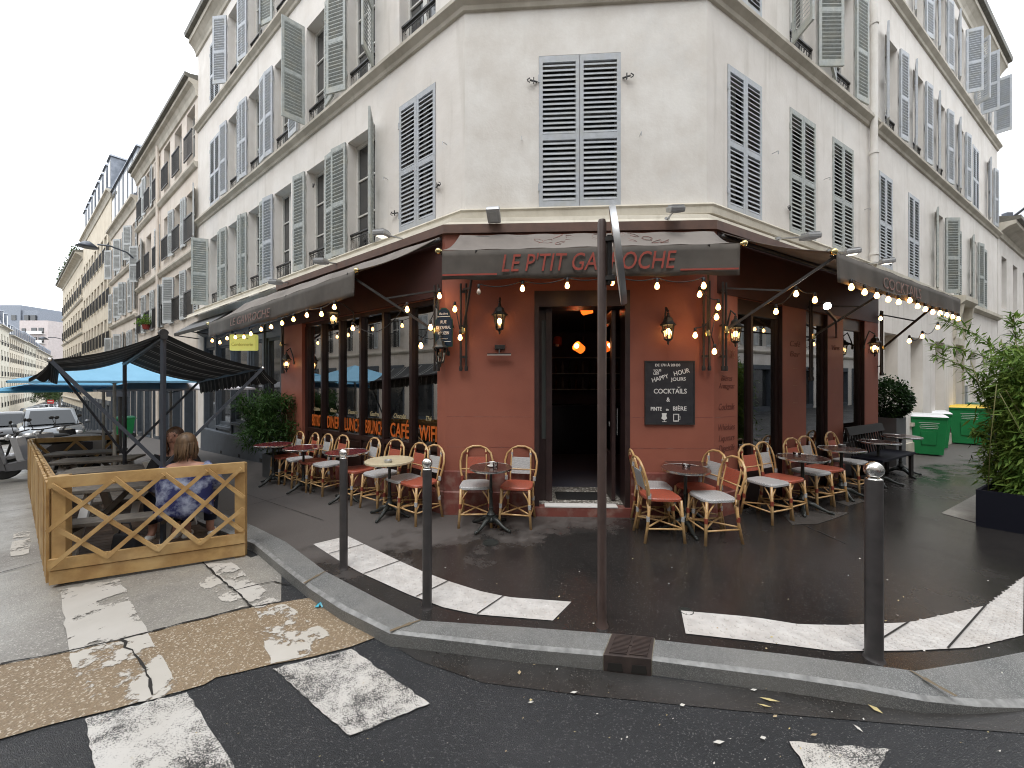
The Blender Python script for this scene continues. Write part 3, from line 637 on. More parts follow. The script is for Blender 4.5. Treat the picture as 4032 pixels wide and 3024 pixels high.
# ---- shutters, windows, railings (library meshes in local coordinates: x right, y into the wall, z up)
_lib = {}
def shutter_mesh(w, h, mt, flip=False, broken=False):
    k = ('sh', round(w, 2), round(h, 2), mt.name, flip)
    if k in _lib: return _lib[k]
    m = MB(); T = .017; st = .05
    def bx(x0, x1, z0, z1, y0=-T, y1=T): m.box(None, x0, x1, y0, y1, z0, z1)
    bx(0, st, 0, h); bx(w-st, w, 0, h); bx(st, w-st, 0, .11, -T+.001, T-.001); bx(st, w-st, h-.085, h, -T+.001, T-.001); mid = h*.47; bx(st, w-st, mid-.04, mid+.04, -T+.001, T-.001)
    for a, b in ((.11, mid-.04), (mid+.04, h-.085)):
        n = int((b-a)/.064); p = (b-a)/n
        for i in range(n):
            if broken and i in (3, 4) and a > .2: continue
            z = a+(i+.5)*p; dy = .0155; dz = -.0225 if flip else .0225; th = .006
            m.hexa([(st, -dy, z-dz-th), (w-st, -dy, z-dz-th), (w-st, dy, z+dz-th), (st, dy, z+dz-th), (st, -dy, z-dz+th), (w-st, -dy, z-dz+th), (w-st, dy, z+dz+th), (st, dy, z+dz+th)])
    for z in (.3, h-.3): m.box(None, -.012, .008, -T-.006, -T+.01, z-.05, z+.05)
    me = m.mesh('shutter', mt); _lib[k] = me; return me
def window_mesh(w, h):
    k = ('w', round(w, 2), round(h, 2))
    if k in _lib: return _lib[k]
    m = MB(); y0, y1 = .17, .23; e = .045
    def bx(x0, x1, z0, z1, a=y0, b=y1): m.box(None, x0, x1, a, b, z0, z1)
    bx(0, e, 0, h); bx(w-e, w, 0, h); bx(e, w-e, 0, .08, y0+.003); bx(e, w-e, h-.06, h, y0+.003); bx(w/2-.045, w/2+.045, .08, h-.06, y0-.008)
    for f in (.36, .68): bx(e, w/2-.045, h*f-.014, h*f+.014, y0+.012, y1-.005); bx(w/2+.045, w-e, h*f-.014, h*f+.014, y0+.012, y1-.005)
    f = m.mesh('window', M['winframe'])
    g = MB(); g.box(None, .02, w-.02, .205, .215, .02, h-.02); gl = g.mesh('pane', M['darkglass'])
    _lib[k] = (f, gl); return _lib[k]
def rail_mesh(w, hh=.36):
    k = ('r', round(w, 2), hh)
    if k in _lib: return _lib[k]
    m = MB(); y = .06
    m.bar((0, y, hh), (w, y, hh), .045, .03); m.bar((0, y, .03), (w, y, .03), .016, .016); m.bar((0, y, hh-.06), (w, y, hh-.06), .012, .012)
    n = max(4, int(w/.17)); st = w/n
    for i in range(n+1): m.tube([(i*st, y, .03), (i*st, y, hh)], .007, 5)
    for i in range(n):
        c = (i+.5)*st
        for s in (1, -1):
            pts = []
            for a in range(9): an = a/8*math.pi*1.5; r = st*.34*(1-a/14); pts.append((c+s*(st*.08+math.cos(an)*r*.6-r*.3), y, hh*.5+s*.06+math.sin(an)*r*s*.8))
            m.tube(pts, .005, 4)
    me = m.mesh('railing', M['iron']); _lib[k] = me; return me
def window(par, F, tc, w, z0, h, state='closed', mt=None, rail=False, aL=170, aR=170, lab=None, only=None):
    tl = tc+w/2 if F.rv else tc-w/2
    tr = tc-w/2 if F.rv else tc+w/2
    f, g = window_mesh(w, h); fo = put(f, 'window', par, F.M(tl, 0, z0)); put(g, 'pane', fo, F.M(tl, 0, z0))
    mt = mt or M['shutter']
    if state == 'none':
        if rail: put(rail_mesh(w), 'railing', fo, F.M(tl, 0, z0))
        return fo
    sw = w/2-.006
    if state == 'closed':
        put(shutter_mesh(sw, h-.03, mt), 'shutter', fo, F.M(tl, -.005, z0+.015) @ Matrix.Translation((.003, 0, 0)))
        put(shutter_mesh(sw, h-.03, mt, True), 'shutter', fo, F.M(tr, -.005, z0+.015, math.pi) @ Matrix.Translation((.003, 0, 0)))
    else:
        me = shutter_mesh(sw, h-.03, mt); me2 = shutter_mesh(sw, h-.03, mt, True)
        if only != 'R': put(me, 'shutter', fo, F.M(tl, .045, z0+.015, -R_(aL)))
        if only != 'L': put(me2, 'shutter', fo, F.M(tr, .045, z0+.015, math.pi+R_(aR)))
        if rail: put(rail_mesh(w), 'railing', fo, F.M(tl, 0, z0))
    return fo
WW, WH = .86, 2.07
def hole(tc, w, z0, h): return (tc-w/2, tc+w/2, z0, z0+h)
# ------------------------------------------------------------------ the corner building
B = thing('corner_building', 'cream rendered corner apartment building with grey louvred shutters above the red bistro', 'building', (1.0, 6.5, 0))
ZF = {1: 4.05, 2: 7.06, 3: 10.16}
tl_c = [1.02, 2.55, 4.15, 5.75, 7.35, 8.85, 10.45]
LT = 12.12
hl = [hole(t, WW, ZF[f], WH if f < 3 else 1.95) for t in tl_c for f in (1, 2, 3)]
m = MB(); wall_holes(m, FL, 0, LT, 4.0, 12.5, hl); m.build('upper_wall', M['wall'], B, norm=False); m = MB()
rt_c = [.88, 2.56, 4.06]
hr = [hole(t, WW, ZF[f], WH if f < 3 else 1.95) for t in rt_c for f in (1, 2, 3)]
wall_holes(m, FR, 0, pipe_t, 4.0, 12.5, hr)
# grey shop and cream pier below on the left facade
m.build('upper_wall', M['wall'], B, norm=False)
ct, cz = on_plane(2282, 815, FC); cw = 1.10
m = MB(); CL = (P1-P0).length; wall_holes(m, FC, 0, CL, 4.0, 12.5, [hole(ct, cw, 4.03, 2.11)])
m.build('chamfer_wall', M['wall_chamfer'], B, norm=False)
# string courses and roof cornice
S1_ = [(0, 6.78), (.035, 6.79), (.05, 6.84), (.12, 6.90), (.12, 6.955), (0, 6.975)]
def sh(p, dz): return [(o, z+dz) for o, z in p]
m = MB(); mould3(m, FL, FC, FR, LT, pipe_t-.04, S1_); mould3(m, FL, FC, FR, LT, pipe_t-.04, sh(S1_, 3.09)); m.build('string_course', M['trim'], B, norm=False)
CORN = [(0, 12.42), (.04, 12.44), (.05, 12.55), (.10, 12.64), (.19, 12.74), (.22, 12.75), (.22, 12.9), (.05, 12.93)]
m = MB(); mould3(m, FL, FC, FR, LT+.1, pipe_t, CORN); m.build('roof_cornice', M['trim'], B, norm=False)
m = MB(); mould3(m, FL, FC, FR, LT+.15, pipe_t, [(.20, 12.9), (.31, 12.92), (.33, 13.03), (.22, 13.04), (0, 13.3), (-3.0, 15.0)]); m.build('roof', M['gutter'], B, norm=False)
m = MB(); m.add([FL.pt(LT, 0, -1), FL.pt(LT, -8, -1), FL.pt(LT, -8, 12.9), FL.pt(LT, 0, 12.9)], [(0, 1, 2, 3)]); m.build('gable_wall', M['wall'], B, norm=False)
# --- windows, left facade
rs = random.Random(11)
SO, SN = M['shutter_old'], M['shutter']
def win_l(f, i, **k): return window(B, FL, tl_c[i], WW, ZF[f], WH if f < 3 else 1.95, **k)
win_l(1, 0, state='closed')
win_l(1, 1, state='open', aL=174, aR=140, rail=True, mt=SO)
win_l(1, 2, state='open', aL=174, aR=178, rail=True, mt=SO)
win_l(1, 3, state='open', aL=174, rail=True, only='L')
win_l(1, 4, state='open', aL=172, aR=178, rail=True, mt=SO)
win_l(1, 5, state='open', aL=175, aR=172, rail=True, mt=SO)
win_l(1, 6, state='open', aL=120, aR=176, rail=True, mt=SO)
win_l(2, 0, state='none', rail=True)
win_l(2, 1, state='open', aL=160, aR=125, rail=True, mt=SO)
win_l(2, 2, state='open', aL=100, aR=172, rail=True, mt=SO)
win_l(2, 3, state='open', aL=176, aR=178, rail=True)
win_l(2, 4, state='open', aL=176, aR=176, rail=True)
win_l(2, 5, state='open', aL=176, aR=178, rail=True)
win_l(2, 6, state='closed')
for i in range(3): win_l(3, i, state='open', aL=172, aR=176, rail=True, mt=SO)
win_l(3, 3, state='open', aL=165, aR=176, rail=True, mt=SO)
win_l(3, 4, state='open', aL=172, aR=160, rail=True)
win_l(3, 5, state='open', aL=150, aR=176, rail=True)
win_l(3, 6, state='closed')
window(B, FC, ct, cw, 4.03, 2.11, state='closed')
def win_r(f, i, **k): return window(B, FR, rt_c[i], WW, ZF[f], WH if f < 3 else 1.95, **k)
for i in range(3): win_r(1, i, state='closed', mt=SN if i < 1 else SO)
win_r(2, 0, state='closed'); win_r(2, 1, state='open', aL=120, aR=150, rail=True, mt=SO); win_r(2, 2, state='open', aL=166, aR=174, rail=True, mt=SO)
for i in range(3): win_r(3, i, state='closed')
# shutter stops on the render
def catch(par, F, t, z, s):
    m = MB(); m.bar(F.pt(t, .01, z), F.pt(t+s*.10, .05, z), .02, .012); m.bar(F.pt(t+s*.10, .05, z-.03), F.pt(t+s*.14, .05, z-.005), .01, .01); m.bar(F.pt(t+s*.10, .05, z+.03), F.pt(t+s*.14, .05, z+.005), .01, .01)
    m.bar(F.pt(t+s*.05, .04, z-.04), F.pt(t+s*.05, .04, z+.04), .012, .02); m.build('shutter_catch', M['iron'], par)
for F, t, z, s in ((FC, ct-cw/2-.02, 5.78, -1), (FC, ct+cw/2+.02, 5.78, 1), (FL, tl_c[0]-WW/2-.02, 4.55, -1), (FL, tl_c[0]+WW/2+.02, 4.42, 1), (FL, tl_c[2]-WW/2-.02, 5.7, -1), (FL, tl_c[2]+WW/2-.3, 5.7, -1), (FL, tl_c[1]+WW/2+.4, 4.7, 1), (FR, rt_c[1]-WW/2-.02, 4.45, -1)): catch(B, F, t, z, s)
for F, t, z in ((FC, ct-.78, 5.0), (FC, ct+.8, 5.0), (FL, .35, 5.1), (FL, 1.75, 5.05), (FR, 1.6, 5.2), (FR, 3.3, 5.25), (FR, 5.0, 5.1)): m = MB(); m.bar(F.pt(t, 0, z), F.pt(t, .09, z), .008, .008); m.bar(F.pt(t, .09, z), F.pt(t, .09, z-.05), .008, .008); m.build('wall_hook', M['alu'], B)
# --- ledge above the shop: a fascia on the wall, a sloping apron, then the brown beam
def row(kind, o, z, tA=LT, tC=pipe_t+.1):
    A, C_, D = (FL, FC, FR) if kind == 'P' else (SL, SCH, SR)
    p = isect(A, C_, o, o); q = isect(C_, D, o, o); return [A.pt(tA, o, z), Vector((p.x, p.y, z)), Vector((q.x, q.y, z)), D.pt(tC, o, z)]
m = MB(); loft(m, [row('P', 0, 4.06), row('P', .10, 4.04), row('P', .115, 4.015), row('P', .10, 3.99), row('P', .10, 3.90), row('P', .075, 3.885), row('S', -.12, 3.86), row('S', -.10, 3.80), row('S', 0, 3.70)]); m.build('ledge', M['trim2'], B, norm=False)
m = MB(); loft(m, [row('S', -.02, 3.715, 5.0), row('S', .045, 3.712, 5.0), row('S', .045, 3.60, 5.0), row('S', 0, 3.595, 5.0)]); m.build('fascia_beam', M['terra_beam'], B, norm=False)
# --- shopfront walls
DT0, DT1 = 1.147, 2.35
TW = [(.506, 1.648), (2.344, 3.076), (3.642, 4.536)]
LW = (.15, 3.95)
m = MB()
wall_holes(m, SL, 0, 4.86, 0, 3.70, [(LW[0], LW[1], .28, 2.82)], depth=.16, zb=lambda t: zg(*SL.pt(t, 0, 0)[:2])-.02)
wall_holes(m, SCH, 0, (S1-S0).length, 0, 3.70, [(DT0, DT1, 0, 2.86)], depth=.30)
wall_holes(m, SR, 0, 5.15, 0, 3.70, [(a, b, .0, 2.82) for a, b in TW], depth=.24)
m.add([SL.pt(4.86, 0, -.3), SL.pt(4.86, -.45, -.3), SL.pt(4.86, -.45, 3.7), SL.pt(4.86, 0, 3.7)], [(0, 1, 2, 3)])
m.add([SR.pt(5.15, 0, -.1), SR.pt(5.15, -.35, -.1), SR.pt(5.15, -.35, 3.7), SR.pt(5.15, 0, 3.7)], [(0, 1, 2, 3)])
m.build('shopfront_wall', M['terra'], B, norm=False)
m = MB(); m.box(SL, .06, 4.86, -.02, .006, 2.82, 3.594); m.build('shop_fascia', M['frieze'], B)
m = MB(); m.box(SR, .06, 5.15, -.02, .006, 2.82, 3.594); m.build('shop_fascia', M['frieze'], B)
# plinth courses (slightly proud), split at the door
m = MB()
pl = [(0, .56), (.018, .55), (.02, .30), (.034, .285), (.036, -.25), (0, -.25)]
rows = []
for o, z in pl:
    p = isect(SL, SCH, o, o); rows.append([SL.pt(LW[0]-.0, o, z), Vector((p.x, p.y, z)), SCH.pt(DT0-.01, o, z)])
loft(m, rows); m.build('plinth', M['terra_lo'], B, norm=False); m = MB()
rows = []
for o, z in pl:
    p = isect(SCH, SR, o, o); rows.append([SCH.pt(DT1+.01, o, z), Vector((p.x, p.y, z)), SR.pt(TW[0][0]-.01, o, z)])
loft(m, rows); m.build('plinth', M['terra_lo'], B, norm=False)
for a, b in ((TW[0][1]+.01, TW[1][0]-.01), (TW[1][1]+.01, TW[2][0]-.01), (TW[2][1]+.01, 5.15)): m = MB(); mould1(m, SR, a, b, pl); m.build('plinth', M['terra_lo'], B, norm=False)
m = MB(); mould1(m, SL, LW[1]+.01, 4.86, pl); mould1(m, SL, LW[0], LW[1], [(0, .275), (.03, .26), (.036, -.3), (0, -.3)])
m.build('plinth', M['terra_lo'], B, norm=False)
m = MB()
for z in (1.25, .86): m.box(SCH, .02, DT0-.03, -.001, .0015, z, z+.006); m.box(SCH, DT1+.02, (S1-S0).length-.01, -.001, .0015, z, z+.006); m.box(SR, .01, TW[0][0]-.01, -.001, .0015, z, z+.006)
m.build('render_joint', M['terra_lo'], B)
# --- left shop windows
mull = [SL.at_u(u) for u in (1714, 1603, 1495, 1405, 1324, 1253, 1194)]
mull[0] = LW[0]; mull[-1] = LW[1]-.06
m = MB(); o0, o1 = -.15, -.07
m.box(SL, LW[0], LW[1], o0, o1, 2.76, 2.82); m.box(SL, LW[0], LW[1], o0, o1+.01, .76, .83); m.box(SL, LW[0], LW[1], o0, o1-.01, .28, .76)
for t in mull[1:-1]: m.box(SL, t-.028, t+.028, o0, o1+.012, .28, 2.76)
m.box(SL, LW[0], LW[0]+.035, o0, o1+.012, .83, 2.76); m.box(SL, LW[1]-.10, LW[1], o0, o1+.012, .28, 2.76)
for a, b in zip(mull, mull[1:]):
    m.box(SL, a+.06, b-.06, o1-.012, o1+.0, .36, .46); m.box(SL, a+.06, b-.06, o1-.012, o1+.0, .50, .60); m.box(SL, a+.06, b-.06, o1-.012, o1+.0, .64, .72)
fw = m.build('shop_window', M['bordeaux'], B)
for a, b in zip(mull, mull[1:]):
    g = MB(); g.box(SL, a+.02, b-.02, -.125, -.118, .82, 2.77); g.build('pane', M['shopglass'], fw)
ORG = emis('orange_window_paint', (.85, .22, .02), .0); ORG.node_tree.nodes['Principled BSDF'].inputs['Base Color'].default_value = (.55, .12, .015, 1)
PAL = mat('pale_window_paint', (.45, .38, .22), .7)
words = ['WIFI', 'CAFÉ', 'BRUNCH', 'LUNCH', 'DINER', 'BISTROT']
for w, a, b in zip(words, mull, mull[1:]):
    c = (a+b)/2; width = (b-a)*.78; k = {4: .74, 5: .62, 6: .56, 7: .60}[len(w)] if w != 'WIFI' else .8
    text(w, .30, SL.MT(c, -.112, .965+(.01 if w == 'WIFI' else 0)), ORG, parent=fw, sx=width/(len(w)*.30*.66), bold=.004)
for w, i in (('Chocolat', 1), ('Gaufres', 2), ('Thé', 0), ('Desserts', 3), ('Glaces', 4), ('Cuisine', 5)):
    c = (mull[i]+mull[i+1])/2; text(w, .10, SL.MT(c, -.112, 1.19), PAL, parent=fw, shear=.35, sx=.8)
# --- right shop windows (deeply set, dark reveals)
for k, (a, b) in enumerate(TW):
    m = MB(); o0, o1 = -.11, -.05
    m.box(SR, a, b, o0, o1, 2.62, 2.82); m.box(SR, a, b, o0, o1, .02, .62)
    m.box(SR, a, a+.04, o0, o1, .62, 2.62); m.box(SR, b-.04, b, o0, o1, .62, 2.62)
    # dark lining of the far reveal
    m.box(SR, b-.012, b-.002, -.05, -.003, .0, 2.81); m.box(SR, a+.002, a+.012, -.05, -.003, .0, 2.81)
    if k == 0: m.box(SR, .885, .93, o0, o1+.02, .62, 2.62)
    f = m.build('shop_window', M['bordeaux'], B)
    g = MB(); g.box(SR, a+.02, b-.02, -.088, -.081, .6, 2.64); g.build('pane', M['shopglass'], f)
# --- door
t = DT0; m = MB()
m.box(SCH, DT0, DT0+.06, -.28, .012, .0, 2.86); m.box(SCH, DT1-.06, DT1, -.28, .012, .0, 2.86); m.box(SCH, DT0+.06, DT1-.06, -.28, .010, 2.66, 2.86)
m.box(SCH, DT0+.06, DT0+.10, -.24, -.18, .13, 2.66); m.box(SCH, DT0+.155, DT0+.235, -.26, -.16, .13, 2.66); m.box(SCH, DT0+.10, DT0+.155, -.24, -.19, .13, .95); m.box(SCH, DT0+.10, DT0+.155, -.24, -.19, 2.52, 2.66)
df = m.build('door_frame', M['doorwood'], B)
g = MB(); g.box(SCH, DT0+.10, DT0+.155, -.215, -.205, .95, 2.52); g.build('pane', mat('frosted_sidelight', (.09, .10, .095), .15), df)
m = MB(); tt = DT1-.17
m.box(SCH, tt-.02, tt+.03, -.95, -.17, .15, .75); m.box(SCH, tt-.02, tt+.03, -.27, -.17, .75, 2.64); m.box(SCH, tt-.02, tt+.03, -.95, -.87, .75, 2.64); m.box(SCH, tt-.02, tt+.03, -.87, -.27, 2.5, 2.64)
dl_ = m.build('door', M['doorwood'], B)
g = MB(); g.box(SCH, tt, tt+.01, -.88, -.26, .74, 2.52); g.build('pane', M['shopglass'], dl_)
m = MB(); m.tube([SCH.pt(tt+.06, -.2, 1.0), SCH.pt(tt+.06, -.2, 1.35)], .008, 8); m.tube([SCH.pt(tt-.045, -.19, 1.12), SCH.pt(tt-.045, -.19, 1.18)], .012, 8); m.build('door_handle', M['chrome'], dl_)
m = MB(); m.box(SCH, DT0-.02, DT1+.02, -.25, .045, -.02, .115); m.build('door_step', M['terra_lo'], B, bevel=.006)
m = MB(); m.box(SCH, DT0+.13, DT1-.16, -.08, .05, .117, .135); m.build('threshold', M['white'], B, bevel=.003)
m = MB(); m.box(SCH, DT0+.06, DT1-.05, -.85, -.08, .10, .133); m.build('mosaic_floor', M['mosaic'], B)
m = MB(); m.box(SCH, DT0+.30, DT1-.28, -.55, -.22, .134, .146); m.build('door_mat', M['rubber'], B)
# --- interior room
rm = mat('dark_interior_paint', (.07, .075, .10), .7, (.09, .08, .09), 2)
pts = [(-4.35, 7.95), (-.78, 5.22), (-.60, 5.20), (2.38, 5.10), (6.55, 7.45), (4.8, 9.8), (-2.3, 10.0)]
m = MB(); m.v += [Vector((x, y, z)) for z in (.128, 2.98) for x, y in pts]; n = len(pts)
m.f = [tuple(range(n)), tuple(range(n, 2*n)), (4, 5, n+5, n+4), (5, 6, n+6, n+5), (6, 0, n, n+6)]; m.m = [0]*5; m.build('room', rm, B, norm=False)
m = MB(); m.box(None, -1.2, 3.2, 8.3, 8.8, .13, 1.15); m.box(None, -1.3, 3.3, 8.25, 8.85, 1.15, 1.19); m.build('bar_counter', mat('black_counter', (.012, .012, .018), .3), B)
m = MB()
for z in (1.5, 1.9, 2.3): m.box(None, -1.2, 3.0, 9.5, 9.75, z, z+.025)
sh_ = m.build('bar_shelf', mat('shelf', (.45, .43, .40), .4), B)
bt = [mat('bottle_a', (.03, .06, .03), .1), mat('bottle_b', (.10, .05, .02), .1), mat('bottle_c', (.25, .25, .24), .1)]
for z in (1.525, 1.925):
    m = MB()
    for i in range(24): m.mi = i % 3; x = -1.1+i*.17; m.lathe((x, 9.6, z), [(.035, 0), (.037, .18), (.013, .23), (.012, .29), (0, .30)], 8)
    o = m.build('bottles', bt, B, smooth=True); o['kind'] = 'stuff'
# --- drainpipe between the two right buildings
m = MB(); pt_ = FR.at_u(3441, .09)
m.tube([FR.pt(pt_, .09, 4.02), FR.pt(pt_, .09, 12.6)], .06, 14)
for z in (4.2, 6.2, 8.75, 11.0): m.lathe(FR.pt(pt_, .09, z), [(.06, 0), (.075, .005), (.075, .05), (.06, .055)], 14)
m.build('drainpipe', M['wall_chamfer'], B, smooth='auto')
# --- ground floor of the left neighbour shop, within this building
zbl = lambda t: zg(*FL.pt(t, 0, 0)[:2])-.05
G_ = [(7.1, 8.0, .55, 2.75), (8.35, 9.0, .0, 2.9), (9.35, 10.7, .45, 2.75)]
m = MB(); wall_holes(m, FL, 4.9, 5.55, -.3, 3.9, [], zb=zbl); wall_holes(m, FL, 11.3, LT, -.6, 3.9, [], zb=zbl); wall_holes(m, FL, 5.55, 11.3, 3.3, 3.9, []); m.build('ground_floor_wall', M['wall'], B, norm=False)
g2 = [(5.75, 6.55, .62, 2.75), (6.75, 7.5, .0, 2.75), (7.75, 8.75, .62, 2.75), (8.95, 10.0, .45, 2.75), (10.2, 11.1, .0, 2.75)]
m = MB(); wall_holes(m, FL, 5.55, 11.3, -.5, 3.3, g2, depth=.10, o=.04, zb=zbl)
mould1(m, FL, 5.55, 11.3, [(.04, 3.3), (.22, 3.28), (.22, 3.2), (.06, 3.1)])
for a, b, c, d in g2:
    if c > .1: mould1(m, FL, a-.08, b+.08, [(.04, c-.02), (.09, c-.03), (.09, c-.10), (.04, c-.11)])
mould1(m, FL, 5.6, 11.25, [(.04, .28), (.14, .26), (.15, -.6), (.04, -.6)])
for t_ in (5.6, 6.6, 7.55, 8.8, 10.05, 11.15): m.box(FL, t_, t_+.09, .03, .075, -.4, 3.1)
gs = m.build('neighbour_shopfront', M['shopblue'], B, norm=False)
for a, b, c, d in g2:
    g = MB(); g.box(FL, a, b, -.05, -.04, max(c, .5), d); g.build('pane', M['darkglass'], gs)
    g = MB(); g.box(FL, a, a+.05, -.05, .0, c-.4, d); g.box(FL, b-.05, b, -.05, .0, c-.4, d); g.box(FL, a, b, -.05, -.005, d-.06, d); g.box(FL, a, b, -.05, -.003, c-.35, max(c, .5)+.05); g.build('frame', M['shopblue'], gs)
m = MB()
for t_ in (5.9, 6.5, 7.9, 9.3): m.box(FL, t_, t_+.14, .13, .152, .02+zg(*FL.pt(t_, 0, 0)[:2]), .10+zg(*FL.pt(t_, 0, 0)[:2]))
m.build('cellar_vent', M['joint'], gs)
# folded black awning of the neighbour
A_ = thing('shop_awning', 'folded black shop awning under the ledge of the grey-blue shop, left of the bistro', 'awning', FL.pt(10.3, .3, 3.4))
m = MB(); m.hexa([FL.pt(8.6, .1, 3.50), FL.pt(12.0, .1, 3.50), FL.pt(12.0, .62, 3.12), FL.pt(8.6, .62, 3.12), FL.pt(8.6, .1, 3.66), FL.pt(12.0, .1, 3.66), FL.pt(12.0, .64, 3.22), FL.pt(8.6, .64, 3.22)]); m.build('folded_canvas', M['iron'], A_, bevel=.02)
for t_ in (8.7, 10.3, 11.9): m = MB(); m.bar(FL.pt(t_, .02, 3.1), FL.pt(t_, .6, 3.15), .03, .03); m.build('arm', M['iron'], A_)
# yellow shop sign
ys = thing('lit_shop_sign', 'glowing yellow projecting shop sign above the potted bamboo', 'sign', U(961, 1350, 8.75))
p = U(961, 1349, 8.75); rx = Vector((1, .0, 0)); m = MB(); m.obox(p, rx, Vector((0, 1, 0)), Vector((0, 0, 1)), .30, .06, .185)
m.build('box', emis('yellow_backlit_plastic', (.50, .50, .13), .35), ys, bevel=.03)
m = MB(); m.bar(p+Vector((.1, .06, .19)), FL.pt(6.2, .05, p.z+.30), .03, .03); m.build('bracket', M['iron'], ys)
text('Cordonnerie', .11, Matrix(((1, 0, 0, p.x), (0, 0, -1, p.y-.063), (0, 1, 0, p.z-.05), (0, 0, 0, 1))), mat('olive_letters', (.42, .36, .06), .5), parent=ys, sx=.85)
m = MB(); m.tube([p+Vector((-.12+.26*i/10, -.063, .08+.03*math.sin(i/10*math.pi))) for i in range(11)], .008, 5); m.build('shoe_mark', mat('olive_mark', (.28, .22, .02), .5), ys)
# ------------------------------------------------------------------ the white-based building right of the drainpipe
BR = thing('apartment_building', 'pale apartment building with shuttered windows right of the drainpipe, green bins at its foot', 'building', FB.pt(5.5, -3, 0))
BT = 11.42
bw = .76
b_c = [.62, 2.42, 4.42, 6.25, 7.98, 9.42]
b_c2 = [.95, 2.75, 4.6, 6.5, 8.3, 10.2]
hs = [hole(t, bw, ZF[1], WH-.03) for t in b_c]+[hole(t, bw, ZF[f], 2.0 if f == 2 else 1.9) for t in b_c2 for f in (2, 3)]
m = MB(); wall_holes(m, FB, 0, BT, 3.9, 12.5, hs)
gh = [(.55, 1.35, .75, 2.75), (2.2, 3.1, .75, 2.75), (4.1, 4.95, .75, 2.75), (5.85, 6.75, 0, 2.75), (7.6, 8.3, .75, 2.6), (9.2, 9.8, .75, 2.6), (10.4, 11.0, .75, 2.6)]
wall_holes(m, FB, -.35, BT, -.3, 3.9, gh, depth=.3)
m.build('upper_wall', M['wall'], BR, norm=False)
m = MB(); mould1(m, FB, .06, BT, S1_); mould1(m, FB, .06, BT, sh(S1_, 3.09)); m.build('string_course', M['trim'], BR, norm=False)
m = MB(); mould1(m, FB, 0, BT+.1, CORN); m.build('roof_cornice', M['trim'], BR, norm=False)
m = MB(); mould1(m, FB, 0, BT+.15, [(.20, 12.9), (.31, 12.92), (.33, 13.03), (.22, 13.04), (0, 13.3), (-3.0, 15.0)]); m.build('roof', M['gutter'], BR, norm=False)
m = MB(); mould1(m, FB, -.3, BT, [(0, 4.05), (.12, 4.03), (.12, 3.93), (.05, 3.88), (0, 3.86)]); mould1(m, FB, 5.65, 6.95, [(0, 4.12), (.26, 4.08), (.26, 3.95), (.16, 3.85), (0, 3.84)]); m.build('ledge', M['trim2'], BR, norm=False)
for t_ in (5.72, 6.80):
    m = MB(); m.extr([FB.pt(t_, 0, 3.85), FB.pt(t_, .2, 3.85), FB.pt(t_, .17, 3.6), FB.pt(t_, .07, 3.2), FB.pt(t_, .05, 2.95), FB.pt(t_, 0, 2.9)], FB.pt(.12, 0, 0)-FB.pt(0, 0, 0)); m.build('console', M['trim2'], BR)
m = MB()
for a, b, c, d in gh:
    if c > .1: m.box(FB, a-.06, b+.06, -.05, .05, c-.08, c)
m.box(FB, 5.78, 5.86, .0, .03, 0, 2.95); m.box(FB, 6.74, 6.82, .0, .03, 0, 2.95); m.box(FB, 5.86, 6.74, .0, .03, 2.76, 2.95); mould1(m, FB, -.3, 5.75, [(0, .30), (.03, .29), (.03, -.3), (0, -.3)])
m.build('sills_and_surrounds', M['trim2'], BR, norm=False)
for a, b, c, d in gh:
    m = MB(); m.box(FB, a, b, -.30, -.27, c, d); m.box(FB, a+.04, (a+b)/2-.02, -.27, -.255, c+.06, d-.06); m.box(FB, (a+b)/2+.02, b-.04, -.27, -.255, c+.06, d-.06)
    m.build('blind_window', M['trim2'] if c > .1 else M['greywood'], BR)
m = MB(); m.box(FB, 6.87, 7.12, .0, .035, 1.05, 1.6); m.build('entry_phone', M['alu'], BR)
st1 = ['closed', 'closed', 'open', 'closed', 'open', 'closed']
for i, t_ in enumerate(b_c): window(BR, FB, t_, bw, ZF[1], WH-.03, state=st1[i], mt=SN if i < 2 else SO, aL=166, aR=(150 if i == 2 else 172), rail=(i == 4))
for i, t_ in enumerate(b_c2):
    window(BR, FB, t_, bw, ZF[2], 2.0, state='closed' if i == 4 else 'open', aL=[163, 164, 166, 165, 0, 165][i], aR=[174, 175, 174, 175, 0, 174][i], rail=i < 4, mt=SN)
    window(BR, FB, t_, bw, ZF[3], 1.9, state='closed' if i == 0 else 'open', aL=[0, 166, 166, 165, 120, 166][i], aR=[0, 172, 174, 130, 105, 100][i], rail=False, mt=SN)
m = MB(); m.add([FB.pt(BT, 0, -1), FB.pt(BT, -8, -1), FB.pt(BT, -8, 12.9), FB.pt(BT, 0, 12.9)], [(0, 1, 2, 3)]); m.build('gable_wall', M['wall'], BR, norm=False)
